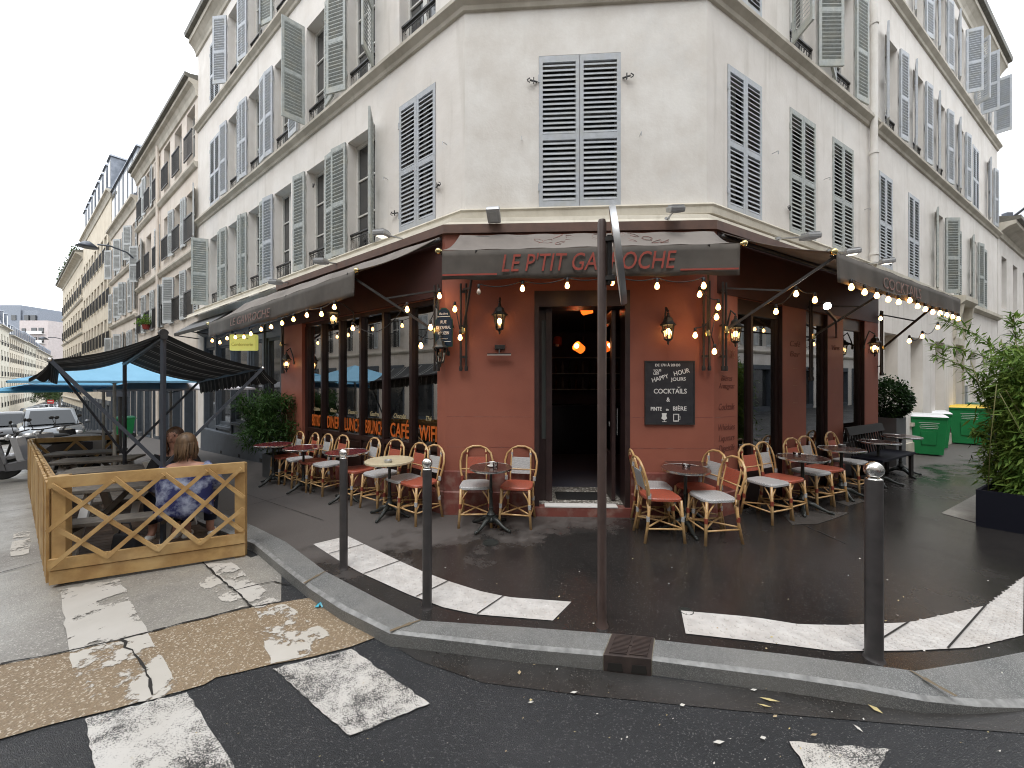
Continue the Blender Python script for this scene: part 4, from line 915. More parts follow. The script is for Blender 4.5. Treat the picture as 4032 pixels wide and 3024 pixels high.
# ------------------------------------------------------------------ other buildings
def far_window_mesh(w, h, kind):
    k = ('fw', round(w, 2), round(h, 2), kind)
    if k in _lib: return _lib[k]
    m = MB(); m.box(None, 0, w, .20, .21, 0, h); m.mi = 1; m.box(None, w/2-.03, w/2+.03, .16, .2, 0, h); m.box(None, 0, .05, .16, .2, 0, h); m.box(None, w-.05, w, .16, .2, 0, h); m.box(None, .05, w-.05, .165, .2, h-.06, h); m.box(None, .05, w-.05, .165, .2, h*.62, h*.62+.04)
    m.mi = 2
    if kind == 'rail':
        m.box(None, 0, w, -.10, -.06, .85, .9); m.box(None, 0, w, -.10, -.06, .05, .08)
        for i in range(9): m.box(None, w*i/8-.008, w*i/8+.008, -.09, -.07, .05, .85)
    me = m.mesh('window', [M['darkglass'], M['winframe'], M['iron']]); _lib[k] = me; return me
def simple_building(name, label, F, t0, t1, zt, cols, rows, mt, w=.95, h=1.75, kind='rail', sh=0, mans=0, dorm=0, group=None, depth=9, ledges=(), gf=None, seed=1, shm=None, corn=.24, chim=0, dormw=1.1):
    rnd = random.Random(seed); c0 = F.pt((t0+t1)/2, -3, 0); b = thing(name, label, 'building', (c0.x, c0.y, zg(*F.pt(t0, 0, 0)[:2])), group)
    zb = lambda t: zg(*F.pt(t, 0, 0)[:2])-.6
    sp = (t1-t0)/cols; ctr = [t0+sp*(i+.5) for i in range(cols)]
    hs = [hole(c, w, z, h) for c in ctr for z in rows]
    gh = []
    if gf:
        for c in ctr: gh.append((c-sp*.36, c+sp*.36, zb(c)+.75 if (int(c*7) % 3) else zb(c)+.62, gf))
    m = MB(); wall_holes(m, F, t0, t1, -7, zt, hs+gh, depth=.22)
    for t in (t0, t1): m.add([F.pt(t, 0, -7), F.pt(t, -depth, -7), F.pt(t, -depth, zt), F.pt(t, 0, zt)], [(0, 1, 2, 3)])
    m.add([F.pt(t0, -depth, -7), F.pt(t1, -depth, -7), F.pt(t1, -depth, zt), F.pt(t0, -depth, zt)], [(0, 1, 2, 3)]); m.add([F.pt(t0, 0, zt), F.pt(t1, 0, zt), F.pt(t1, -depth, zt), F.pt(t0, -depth, zt)], [(0, 1, 2, 3)])
    m.build('wall', mt, b, norm=False)
    m = MB(); e = (t1-t0)*.0
    mould1(m, F, t0-.02, t1+.02, [(0, zt-.45), (.05, zt-.43), (.08, zt-.25), (corn*.6, zt-.12), (corn, zt-.08), (corn, zt+.04), (0, zt+.06)])
    m.build('cornice', M['trim'], b, norm=False)
    for z in ledges: m = MB(); mould1(m, F, t0, t1, [(0, z-.18), (.06, z-.16), (.12, z-.06), (.12, z), (0, z+.02)]); m.build('string_course', M['trim'], b, norm=False)
    if mans:
        m = MB(); mould1(m, F, t0, t1, [(corn-.1, zt+.05), (corn-.12, zt+.16), (.05, zt+.17), (-.75, zt+mans), (-4.0, zt+mans+.9), (-6, zt+mans), (-6, zt)])
        m.build('mansard_roof', M['zinc'], b, norm=False)
        if dorm:
            for i in range(dorm):
                c = t0+(t1-t0)*(i+.5)/dorm; m = MB(); hw = dormw/2
                m.box(F, c-hw, c+hw, -1.4, -.02, zt+.2, zt+mans-.15); m.mi = 1; m.box(F, c-hw+.13, c+hw-.13, -.02, -.005, zt+.3, zt+mans-.4); m.mi = 0
                m.hexa([F.pt(c-hw-.1, .06, zt+mans-.15), F.pt(c+hw+.1, .06, zt+mans-.15), F.pt(c+hw+.1, -1.5, zt+mans-.15), F.pt(c-hw-.1, -1.5, zt+mans-.15), F.pt(c-hw*.6, .0, zt+mans+.08), F.pt(c+hw*.6, .0, zt+mans+.08), F.pt(c+hw*.6, -1.5, zt+mans+.08), F.pt(c-hw*.6, -1.5, zt+mans+.08)])
                m.build('dormer', [M['zinc'], M['darkglass']], b)
    elif not mans:
        m = MB(); mould1(m, F, t0, t1, [(corn, zt+.04), (corn+.1, zt+.06), (corn+.1, zt+.18), (corn-.05, zt+.19), (-3.5, zt+1.5), (-7, zt)]); m.build('roof', M['gutter'], b, norm=False)
    for i in range(chim):
        c = t0+(t1-t0)*(i+1)/(chim) -.3; m = MB(); m.box(F, c-.35, c+.35, -3.2, -.7, zt, zt+max(mans, 1)+1.7); st = m.build('chimney_stack', M['wall_c'], b)
        m = MB()
        for j in range(4): m.lathe(F.pt(c, -1.0-.6*j, zt+max(mans, 1)+1.7), [(.12, 0), (.10, .4), (0, .41)], 8)
        m.build('chimney_pots', mat('clay_pot', (.35, .15, .08), .8), st)
    for c in ctr:
        for z in rows:
            tl = c+w/2 if F.rv else c-w/2; tr = c-w/2 if F.rv else c+w/2
            wo_ = put(far_window_mesh(w, h, kind), 'window', b, F.M(tl, 0, z))
            if rnd.random() < sh:
                me = shutter_mesh(w/2-.01, h-.03, shm or M['shutter_pale']); st = rnd.random()
                if st < .35: put(me, 'shutter', wo_, F.M(tl, .0, z)); put(me, 'shutter', wo_, F.M(tr, .0, z, math.pi))
                else: put(me, 'shutter', wo_, F.M(tl, .03, z, -R_(rnd.choice([150, 172, 175])))); put(me, 'shutter', wo_, F.M(tr, .03, z, math.pi+R_(rnd.choice([165, 176, 178]))))
    if gf:
        for (a, bb, c, d) in gh:
            m = MB(); m.box(F, a, bb, -.20, -.19, c, d); g = m.build('shop_pane', M['darkglass'], b)
            m = MB(); m.box(F, a, a+.09, -.19, .05, c-.1, d); m.box(F, bb-.09, bb, -.19, .05, c-.1, d); m.box(F, a, bb, -.19, .06, d-.12, d+.15); m.box(F, a, bb, -.19, .03, c-.35, c+.02); m.build('shop_frame', M['shopblue'], b)
    return b
simple_building('apartment_building', 'pinkish lower building with a dark gutter, directly beyond the corner building on the left', FL, 12.14, 21.7, 11.55, 6, (3.9, 6.45, 9.25), M['wall_b'], kind='rail', sh=.55, ledges=(6.1, 8.95), gf=2.3, seed=3)
simple_building('apartment_building', 'pinkish building with a row of blue-grey zinc dormers and pale shutters up the left street', FL, 21.72, 29.2, 10.6, 5, (2.6, 5.2, 7.8), M['wall_b'], kind='none', sh=.95, mans=2.6, dorm=6, ledges=(5.0, 7.6), gf=1.6, seed=5)
simple_building('apartment_building', 'tall beige stone building with many iron-railed windows and a chimney gable, left street', FL, 29.22, 43, 13.2, 9, (1.3, 3.9, 6.5, 9.2), M['wall_c'], kind='rail', sh=0, mans=2.3, dorm=8, ledges=(), gf=.4, seed=6, chim=2, w=1.0)
simple_building('apartment_building', 'beige stone end building with rooftop plants, last on the near side of the left street', FL, 43.02, 61.5, 12.2, 9, (.6, 3.3, 6.1, 8.9), M['wall_c'], kind='rail', ledges=(.2, 5.8, 8.6), gf=-.6, seed=7, corn=.45, w=1.1)
# drainpipes on the near ones
m = MB(); m.tube([FL.pt(17.2, .09, -.5), FL.pt(17.2, .09, 11.3)], .055, 10); tag(m.build('drainpipe', M['wall_b'], loc=FL.pt(17.2, .09, -.7)), 'pinkish drainpipe running down between the shuttered windows of the lower pink building', 'drainpipe')
# far row on the other side, where the street bends
FF = Fr((-90, 67), (-1806, 1500), False); FF.R = FF.d.copy(); FF.n = Vector((FF.R.y, -FF.R.x))
FF2 = Fr((-90, 67), (-.769, .639)); FF2.n = Vector((.639, .769)); FF2.R = Vector((-.769, .639)); FF2.n = Vector((.639, .769))
class FrX(Fr): pass
def farfr():
    f = Fr((-90, 67), (.733, -.68)); f.R = f.d.copy(); f.n = Vector((f.R.y, -f.R.x)); return f
FX = farfr()   # t negative = farther away; normal must face the road (towards +x,+y)
FX.n = Vector((.68, .733)); FX.R = Vector((-.733, .68)); FX.rv = True
for i, (a, b_, z, c, mt, ma, lab) in enumerate(((3.5, 34, 11.2, 9, 'wall_d', 2.6, 'first pale stone building of the far left row, at the photo edge'),
        (-9.5, 3.2, 11.6, 4, 'wall_d', 3.0, 'pale stone building of the far left row with a wrap-round balcony on its top floor'), (-30, -9.8, 10.8, 8, 'wall_c', 2.2, 'yellowish building with small balconies in the middle of the far left row'),
        (-54, -30.3, 11.0, 8, 'wall_d', 2.4, 'grey-roofed stone building near the far end of the far left row'), (-100, -54.3, 10.6, 12, 'wall_c', 2.0, 'last low building of the far left row, behind the parked cars'))):
    simple_building('apartment_building', lab, FX, a, b_, z, c, (-2.9, -.1, 2.7, 5.5, 8.3), M[mt], w=1.2, h=1.9, kind='rail', mans=ma, dorm=c-1, ledges=(2.6, z-2.6), seed=20+i, corn=.6)
TW_ = thing('tower_block', 'dark modern roof block rising behind the far left row of buildings', 'building', (-195, 155, -4))
m = MB(); m.prism([(-203, 150), (-193.5, 150), (-193.5, 165), (-203, 165)], 18, 32); m.prism([(-193.4, 150.4), (-187, 150.4), (-187, 165), (-193.4, 165)], 18, 30); m.build('block', M['zinc'], TW_)
m = MB()
for x in (-201, -197, -192, -189.4): m.box(None, x, x+1.8, 149.8, 150.3, 26.0, 28.0)
m.build('window_band', M['darkglass'], TW_)
TB = thing('tower_block', 'pale pink modern flats with white balconies behind the far left row', 'building', (-175, 145, -4))
m = MB(); m.prism([(-181, 140), (-170.6, 140), (-170.6, 155), (-181, 155)], -5, 24.3); m.build('block', plaster('pinkish_flats', (.56, .50, .48), (.5, .44, .42)), TB)
for z in (9, 12.4, 15.8, 19.2):
    m = MB(); m.box(None, -177, -171.5, 138.8, 140, z, z+.2); m.box(None, -177, -171.5, 138.8, 138.9, z+.2, z+1.1); m.build('balcony', M['white'], TB)
    m = MB(); m.box(None, -176.5, -174.6, 139.8, 139.95, z+.3, z+2.4); m.box(None, -173.8, -172, 139.8, 139.95, z+.3, z+2.4); m.box(None, -180, -178.6, 139.8, 139.95, z+.6, z+2.2); m.build('window_band', M['darkglass'], TB)
# right street, beyond
simple_building('apartment_building', 'low cream building with a dark tiled eave at the right edge of the photo', FB, 11.5, 24, 7.3, 6, (1.2, 4.4), M['wall'], w=.9, h=1.9, kind='none', seed=40, corn=.4)
WBl = thing('modern_building', 'white angular modern building with glass loggias rising behind the low eave on the right', 'building', (34, 24, 0))
m = MB(); m.extr([(33.2, 24.5, 0), (60, 24.5, 0), (60, 24.5, 21), (36.5, 24.5, 17.5), (33.2, 24.5, 15.4)], (0, 12, 0)); m.build('block', mat('white_cladding', (.70, .72, .76), .5), WBl)
m = MB()
for z in (5.5, 9.0, 12.0): m.box(None, 33.4, 34.6, 24.35, 24.48, z, z+2.2); m.box(None, 35.0, 36.2, 24.35, 24.48, z, z+2.2)
m.build('window_band', M['darkglass'], WBl)
simple_building('apartment_building', 'pale building closing the view beyond the bamboo on the right', FB, 24.1, 70, 9.0, 14, (1.2, 4.2), M['wall_c'], w=1.0, h=1.8, kind='none', seed=41)
# buildings across the streets (seen only as reflections in the shop windows)
OL = Fr(P0+FL.n*11.5, -DL); OL.n = -FL.n; OL.R = Vector((-OL.n.y, OL.n.x)); OL.R = Vector((-FL.R.x, -FL.R.y)); OL.rv = False; OL.d = OL.R.copy()
simple_building('apartment_building', 'cream apartment building across the left street, mirrored in the bistro windows', OL, -14, 66, 13, 30, (3.9, 6.9, 9.9), M['wall_b'], kind='rail', sh=.6, ledges=(3.6, 6.6), gf=2.6, seed=50)
OR = Fr(P1+FR.n*10.0, DR); OR.R = -FR.R; OR.n = -FR.n; OR.d = OR.R.copy()
simple_building('apartment_building', 'cream apartment building across the right street, mirrored in the narrow bistro windows', OR, -60, 6, 13, 24, (3.9, 6.9, 9.9), M['wall'], kind='none', sh=.7, ledges=(3.6, 6.6), gf=2.6, seed=51)
# ------------------------------------------------------------------ foliage helpers
def leaf(m, p, d, L, w, nrm):
    d = d.normalized(); s = d.cross(nrm)
    if s.length < .05: s = d.cross(Vector((1, 0, 0)))
    s.normalize(); u = s.cross(d)
    m.add([p, p+d*L*.45+s*w/2-u*w*.12, p+d*L-u*L*.08, p+d*L*.45-s*w/2-u*w*.12], [(0, 1, 2), (0, 2, 3)])
def tree(name, label, base, h, r, seed, group=None, n=5200, lm='treeleaf', crown0=.35):
    rnd = random.Random(seed); t = thing(name, label, 'tree', base, group); base = Vector(base)
    m = MB(); m.tube([base, base+Vector((.05, 0, h*.3)), base+Vector((.1, .05, h*.75))], [h*.03, h*.022, h*.008], 8)
    for i in range(7):
        a = rnd.uniform(0, 6.28); z = rnd.uniform(.3, .6)*h; m.tube([base+Vector((.05, 0, z)), base+Vector((math.cos(a)*r*.5, math.sin(a)*r*.5, z+h*.15)), base+Vector((math.cos(a)*r*.8, math.sin(a)*r*.8, z+h*.25))], [h*.012, h*.008, h*.003], 6)
    m.build('trunk', M['greywood'], t, smooth=True)
    m = MB(); blobs = [(Vector((rnd.gauss(0, .42)*r, rnd.gauss(0, .42)*r, h*(crown0+(1-crown0)*rnd.random()*.92))), r*rnd.uniform(.22, .42)) for _ in range(26)]
    for _ in range(n):
        c, br = rnd.choice(blobs); v = Vector((rnd.gauss(0, 1), rnd.gauss(0, 1), rnd.gauss(0, 1))).normalized()*br*rnd.uniform(.6, 1.08); v.z *= .75
        leaf(m, base+c+v, Vector((rnd.gauss(0, 1), rnd.gauss(0, 1), rnd.gauss(-.2, .6))), r*.075, r*.05, v)
    m.build('crown', M[lm], t, norm=False); return t
tree('street_tree', 'green tree at the far end of the left street behind the parked cars', (-95, 80, -4.4), 7.2, 3.0, 3)
tree('street_tree', 'second, lower green tree beside the red sign far down the left street', (-101, 83.5, -4.4), 6.0, 2.6, 4)
# roof plants on the end building
m = MB(); rnd = random.Random(9)
for _ in range(2600):
    tt = rnd.uniform(44, 60); z = 12.35+abs(rnd.gauss(0, .3)); leaf(m, FL.pt(tt, .25+rnd.gauss(0, .15), z), Vector((rnd.gauss(0, 1), rnd.gauss(0, 1), rnd.gauss(.3, 1))), .22, .11, Vector((0, 0, 1)))
tag(m.build('roof_garden', M['treeleaf'], norm=False, loc=FL.pt(50, .7, 12.3)), 'shaggy green plants along the roof edge of the far beige building', 'plants')
# wall street lamps on the left street
def wall_lamp(p, d, label):
    t = thing('street_lamp', label, 'street lamp', p, 'wall-mounted street lamps on the left street'); p = Vector(p); d = Vector((d[0], d[1], 0)).normalized()
    m = MB(); m.tube([p, p+d*.35+Vector((0, 0, .35)), p+d*.9+Vector((0, 0, .5)), p+d*1.3+Vector((0, 0, .45))], .035, 8); m.build('arm', M['greymetal'], t, smooth=True)
    m = MB(); c = p+d*1.6+Vector((0, 0, .3)); m.lathe(c, [(.0, .22), (.1, .2), (.22, .1), (.36, -.04), (.34, -.06), (.1, -.05), (0, -.05)], 14); m.build('lamp_head', M['greymetal'], t, smooth=True); return t
wall_lamp(FL.pt(21.6, .02, 7.45), FL.n, 'grey swan-neck street lamp high on the pinkish wall of the left street, nearer one')
wall_lamp(FL.pt(55, .02, 5.6), FL.n, 'small street lamp on the far end building of the left street')
t = thing('street_lamp', 'dark wall lamp arm reaching in from the right edge below the upper shuttered windows', 'street lamp', FB.pt(BT, .1, 7.9)); m = MB(); a = U(3966, 872, 16.2); b = U(4060, 800, 15.2); m.tube([a, a.lerp(b, .4), b], [.05, .05, .04], 8); m.build('arm', M['greymetal'], t)
m = MB(); m.box(None, a.x-.12, a.x+.12, a.y-.1, a.y+.1, a.z-.35, a.z+.35); m.build('wall_box', M['greymetal'], t)
# far no-entry sign
t = thing('no_entry_sign', 'small red road sign on a post far down the left street', 'road sign', (-72.6, 60, -4.4)); m = MB(); m.tube([(-72.6, 60, -4.5), (-72.6, 60, -.9)], .05, 6); m.build('post', M['greymetal'], t); m = MB(); m.box(None, -73.1, -72.1, 59.9, 59.97, -1.7, -1.1); m.build('panel', M['signred'], t); m = MB(); m.box(None, -72.95, -72.25, 59.86, 59.9, -1.45, -1.34); m.build('bar', M['white'], t)
# ------------------------------------------------------------------ awnings of the bistro
def text_fit(s, size, Mw, m, width, parent=None, shear=0, bold=0, name='lettering', ext=.0015, spacing=1):
    o = text(s, size, Mw, m, name, parent, shear, ext, 'CENTER', 1, bold, spacing); xs = [v.co.x for v in o.data.vertices]; w = max(xs)-min(xs); c = (max(xs)+min(xs))/2
    for v in o.data.vertices: v.co.x = (v.co.x-c)*width/w
    return o
def awning(label, back, front, drops, seed, brackets, armts, balls=(True, True), topmat=None, nt=26):
    """back/front: (left point, right point) in 3d, left/right as the viewer sees them"""
    bl, br_ = Vector(back[0]), Vector(back[1]); fl, fr = Vector(front[0]), Vector(front[1]); rnd = random.Random(seed)
    a = thing('awning', label, 'awning', (bl+br_)/2, 'taupe awnings of the bistro')
    m = MB(); rows = []
    for j in range(9):
        f = j/8; r = []
        for i in range(nt+1):
            g = i/nt; p = bl.lerp(br_, g).lerp(fl.lerp(fr, g), f); p.z -= .05*math.sin(f*math.pi)*(1+.25*math.sin(g*9)); p.z += .006*math.sin(g*40+seed); r.append(p)
        rows.append(r)
    loft(m, rows); fo = m.build('canopy', topmat or M['awning_top'], a, smooth=True, norm=False)
    sm = fo.modifiers.new('thick', 'SOLIDIFY'); sm.thickness = .006
    m = MB(); rows = []; X = (fr-fl).normalized(); nn = Vector((X.y, -X.x, 0)).normalized()
    for j in range(6):
        f = j/5; r = []
        for i in range(nt*3+1):
            g = i/(nt*3); p = fl.lerp(fr, g); d = drops[0]+(drops[1]-drops[0])*g; p.z -= d*f; p += nn*(.012*f*math.sin(g*23+seed)+.007*f*math.sin(g*71+seed*2)); p.z += .006*f*math.sin(g*31); r.append(p)
        rows.append(r)
    loft(m, rows); vo = m.build('valance', M['awning'], a, smooth=True, norm=False); sm = vo.modifiers.new('thick', 'SOLIDIFY'); sm.thickness = .005
    ib = -nn*.03-Vector((0, 0, .03)); m = MB(); m.tube([fl-X*.02+ib, fr+X*.02+ib], .018, 10); m.build('front_bar', M['iron'], a, smooth=True)
    m = MB(); dz_ = Vector((0, 0, .04)); m.tube([bl-dz_, br_-dz_], .03, 10); m.build('roller', M['iron'], a, smooth=True)
    for k, e, s in ((0, fl, -1), (1, fr, 1)):
        if balls[k]: m = MB(); c = e+X*s*.045; m.ball(c, .036); m.tube([e, c], .014, 8); m.build('brass_finial', M['brass'], a, smooth=True)
    for (F, t, o, z0, z1, zs, g) in brackets:
        m = MB()
        for dt in (-.035, .035): m.tube([F.pt(t+dt, o, z0), F.pt(t+dt, o, z1)], .014, 8)
        m.lathe(F.pt(t-.035, o, z0-.03), [(.02, 0), (.024, .03), (.02, .06)], 8); m.lathe(F.pt(t+.035, o, z0-.03), [(.02, 0), (.024, .03), (.02, .06)], 8)
        for z in (z0+.15, (z0+z1)/2, z1-.1): m.bar(F.pt(t-.05, o-.01, z), F.pt(t+.05, o-.01, z), .02, .03); m.bar(F.pt(t, 0, z), F.pt(t, o, z), .015, .015)
        m.build('guide_rail', M['iron'], a, smooth='auto')
        e = fl.lerp(fr, g); s_ = F.pt(t, o+.02, zs); m = MB(); m.bar(s_, e, .022, .03); mid = s_.lerp(e, .55); m.bar(mid, F.pt(t, o+.02, z1-.08), .018, .02); m.build('arm', M['iron'], a)
        m = MB(); m.lathe(s_-Vector((0, 0, .04)), [(.03, 0), (.034, .02), (.03, .08)], 10); m.build('brass_collar', M['brass'], a, smooth='auto')
    return a, X, nn
# chamfer
cb = (SCH.pt(.20, .05, 3.56), SCH.pt(3.36, .05, 3.56)); cf = (Vector((-.82, 4.47, 3.238)), Vector((2.532, 4.23, 3.237)))
tq = SCH.at_u
AC, XC, NC = awning('taupe canvas awning over the corner door lettered with the bistro name', cb, cf, (.345, .345), 1,
    [(SCH, SCH.at_u(1824, .08), .06, 1.87, 2.95, 2.35, .12), (SCH, SCH.at_u(2785, .08), .06, 1.87, 2.95, 2.3, .9)], None)
VF = Fr(cf[0], cf[1]-cf[0]); vl = (cf[1]-cf[0]).length
def vt(u): return VF.at_u(u)
text_fit("LE P'TIT GAVROCHE", .285, VF.MT(vt(2313), .022, 3.238-.178), M['redpaint'], vt(2655)-vt(1970), AC, shear=.22, bold=.001)
for a, b, z in ((1744, 1957, 2.938), (2677, 2905, 2.945)):
    m = MB(); m.box(VF, vt(a), vt(b), .018, .022, z, z+.02); m.build('painted_line', M['redpaint'], AC)
# a faded red scrawl on the sloping canvas
m = MB(); rnd = random.Random(3); c0 = cb[0].lerp(cb[1], .5); 
for k in range(16):
    g = .33+.03*k+rnd.uniform(-.015, .015); f = rnd.uniform(.08, .5); pts = []
    for i in range(7):
        gg = g+.02*math.sin(i*1.1+k); ff = f+.10*math.cos(i*.9+k*2)
        ff = min(max(ff, .04), .6); p = cb[0].lerp(cb[1], gg).lerp(cf[0].lerp(cf[1], gg), ff); p.z += .012-.05*math.sin(ff*math.pi)*1.0; pts.append(p)
    m.tube(pts, .004, 4)
m.build('painted_scrawl', M['scrawl'], AC)
# left
t0, z0 = on_plane(1397, 1067, SL, .57); t1, z1 = on_plane(822, 1273, SL, .57)
lf = (SL.pt(t1, .57, z1), SL.pt(t0, .57, z0)); lb = (SL.pt(6.6, .06, 3.53), SL.pt(.04, .05, 3.56))
AL, XL, NL = awning('long taupe awning with bulbs on its edge over the left bistro windows', lb, lf, (.33, .34), 4,
    [(SL, SL.at_u(1109, .08), .06, 1.9, 3.0, 2.45, .66), (SL, -.03+.12, .07, 1.87, 2.95, 2.35, .97)], None, (True, True))
VL = Fr(lf[0], lf[1]-lf[0])
text_fit('LE GAVROCHE', .22, VL.MT((lf[1]-lf[0]).length*.40, .02, (z0+z1)/2-.20), M['redfaint'], 2.0, AL, shear=.2)
# right
t0, z0 = on_plane(3291, 994, SR, 1.05); t1, z1 = on_plane(3781, 1180, SR, 1.05)
rf = (SR.pt(t0, 1.05, z0), SR.pt(t1, 1.05, z1)); rb = (SR.pt(.08, .05, 3.56), SR.pt(5.1, .05, 3.56))
AR_, XR, NR = awning('taupe awning with a row of lit bulbs over the right bistro windows', rb, rf, (.325, .27), 7,
    [(SR, .12, .06, 1.87, 2.95, 2.35, .02), (SR, SR.at_u(3200, .08), .06, 1.75, 2.95, 2.4, .45), (SR, 5.12, .06, 1.85, 3.05, 2.35, .85)], None, (True, False))
VR_ = Fr(rf[0], rf[1]-rf[0])
text_fit('COCKTAILS', .20, VR_.MT((rf[1]-rf[0]).length*.42, .02, (z0+z1)/2-.16), M['redfaint'], 1.35, AR_)
# ------------------------------------------------------------------ string lights
bm_ = MB(); bm_.lathe((0, 0, 0), [(.012, 0), (.015, -.012), (.028, -.04), (.031, -.055), (.026, -.075), (.012, -.088), (0, -.09)], 12); BULB = bm_.mesh('bulb', M['bulb'], True)
bm_ = MB(); bm_.lathe((0, 0, 0), [(.012, 0), (.015, -.012), (.028, -.04), (.031, -.055), (.026, -.075), (.012, -.088), (0, -.09)], 12); BULBO = bm_.mesh('bulb', M['bulboff'], True)
bm_ = MB(); bm_.lathe((0, 0, 0), [(.014, -.004), (.017, .0), (.016, .045), (.008, .05)], 10); SOCK = bm_.mesh('socket', M['cable'], True)
def string(label, bulbs, extra=(), sag=.05, off=()):
    ps = [Vector(b) for b in bulbs]; t = thing('string_lights', label, 'string lights', ps[0], 'bulb strings on the bistro awnings')
    m = MB()
    for a, b in zip(ps, ps[1:]):
        if (a-b).length > 1.6: continue
        n = 8; a2, b2 = a+Vector((0, 0, .05)), b+Vector((0, 0, .05)); s = min(sag, (a-b).length*.22); m.tube([a2.lerp(b2, i/n)-Vector((0, 0, s*4*(i/n)*(1-i/n))) for i in range(n+1)], .006, 5)
    for e in extra: m.tube(e, .006, 5)
    m.build('cable', M['cable'], t, smooth=True)
    for i, p in enumerate(ps):
        put(SOCK, 'socket', t, Matrix.Translation(p)); put(BULBO if i in off else BULB, 'bulb', t, Matrix.Translation(p), (.86, .86, .86))
    return t
def pl_pts(F, o, px, dz=.04):
    out = []
    for u, v in px: t, z = on_plane(u, v, F, o); out.append(F.pt(t, o, z+dz))
    return out
def cr(x0, y0, s, L): return [(x0+x*s, y0+y*s) for x, y in L]
s1 = cr(700, 850, .5424, [(250, 905), (305, 918), (358, 888), (418, 880), (480, 878), (530, 855), (605, 822), (678, 805), (757, 778), (840, 750), (937, 720), (1043, 712), (1137, 662)])
string('long row of lit bulbs along the bottom edge of the left awning', pl_pts(SL, .60, s1), sag=.01)
s2 = cr(700, 850, .5424, [(1270, 815), (1665, 678)]); string('pair of lit bulbs on a drooping cable in front of the tall left windows', pl_pts(SL, .40, s2), sag=.25)
s3 = cr(700, 850, .5424, [(1765, 918), (1835, 785), (1900, 557)]); string('lit bulbs hanging beside the blue street name plate', [U(u, v, 4.75) for u, v in s3], sag=.06)
s4 = cr(1650, 750, .5877, [(240, 772), (275, 962)]); string('two lit bulbs on the left guide rail of the corner awning', [U(u, v, 4.62) for u, v in s4], sag=.02)
s5 = cr(1650, 750, .5877, [(400, 672), (693, 650), (993, 630), (1293, 608), (1595, 633), (1907, 630)]); string('row of bulbs under the corner awning, the first one unlit', [U(u, v-10, 4.47-.05*i) for i, (u, v) in enumerate(s5)], sag=.05, off=(0,))
s6 = cr(1650, 750, .5877, [(1880, 682), (2005, 768), (1993, 835), (1850, 957)]); string('cluster of lit bulbs above the blackboard at the right of the corner', [U(u, v-6, y) for (u, v), y in zip(s6, (4.45, 4.4, 4.5, 4.55))], sag=.12)
string('single bare bulb glowing low between the two right guide rails', [U(2813, 1370, 4.5)], extra=[[U(2813, 1360, 4.5), U(2800, 1320, 4.5), U(2813, 1265, 4.5)]])
s7 = cr(2700, 850, .6022, [(590, 612), (722, 495), (845, 535)]); string('three lit bulbs climbing towards the left end of the right awning', [U(u, v-5, y) for (u, v), y in zip(s7, (4.7, 4.5, 4.4))], sag=.08)
s8 = cr(2700, 850, .6022, [(1083, 465), (1170, 498), (1250, 520), (1325, 545), (1393, 562), (1465, 552), (1517, 590), (1567, 610), (1615, 628), (1663, 635), (1707, 648), (1745, 660), (1783, 672)])
string('long row of lit bulbs along the bottom edge of the right awning', pl_pts(SR, 1.08, s8), sag=.01)
s9 = cr(2700, 850, .6022, [(1648, 727), (1547, 787), (1462, 817)]); string('three bulbs hanging from the far arm of the right awning', pl_pts(SR, .7, s9), sag=.12)
string('lone bulb beside the last terracotta pier on the right', pl_pts(SR, .3, cr(2700, 850, .6022, [(1275, 670)])))
# spotlight
t = thing('spotlight', 'bright little clamp spotlight shining out under the right awning', 'spotlight', U(3257, 1205, 4.9)); p = U(3257, 1205, 4.9)
m = MB(); m.lathe(p, [(.035, 0), (.05, .09), (.02, .10)], 12, ax=(.25, .9, .3)); m.build('lamp_housing', M['chrome'], t, smooth='auto'); m = MB(); m.lathe(p, [(.001, -.004), (.044, -.003), (.044, 0), (0, 0)], 12, ax=(.25, .9, .3)); m.build('lens', emis('spot_lens', (1, .95, .85), 30), t)
m = MB(); m.bar(p+Vector((.02, .06, -.02)), U(3292, 1262, 5.2), .03, .03); m.bar(U(3292, 1262, 5.2), SR.pt(SR.at_u(3292), 0, 2.45), .02, .02); m.build('bracket', M['iron'], t)
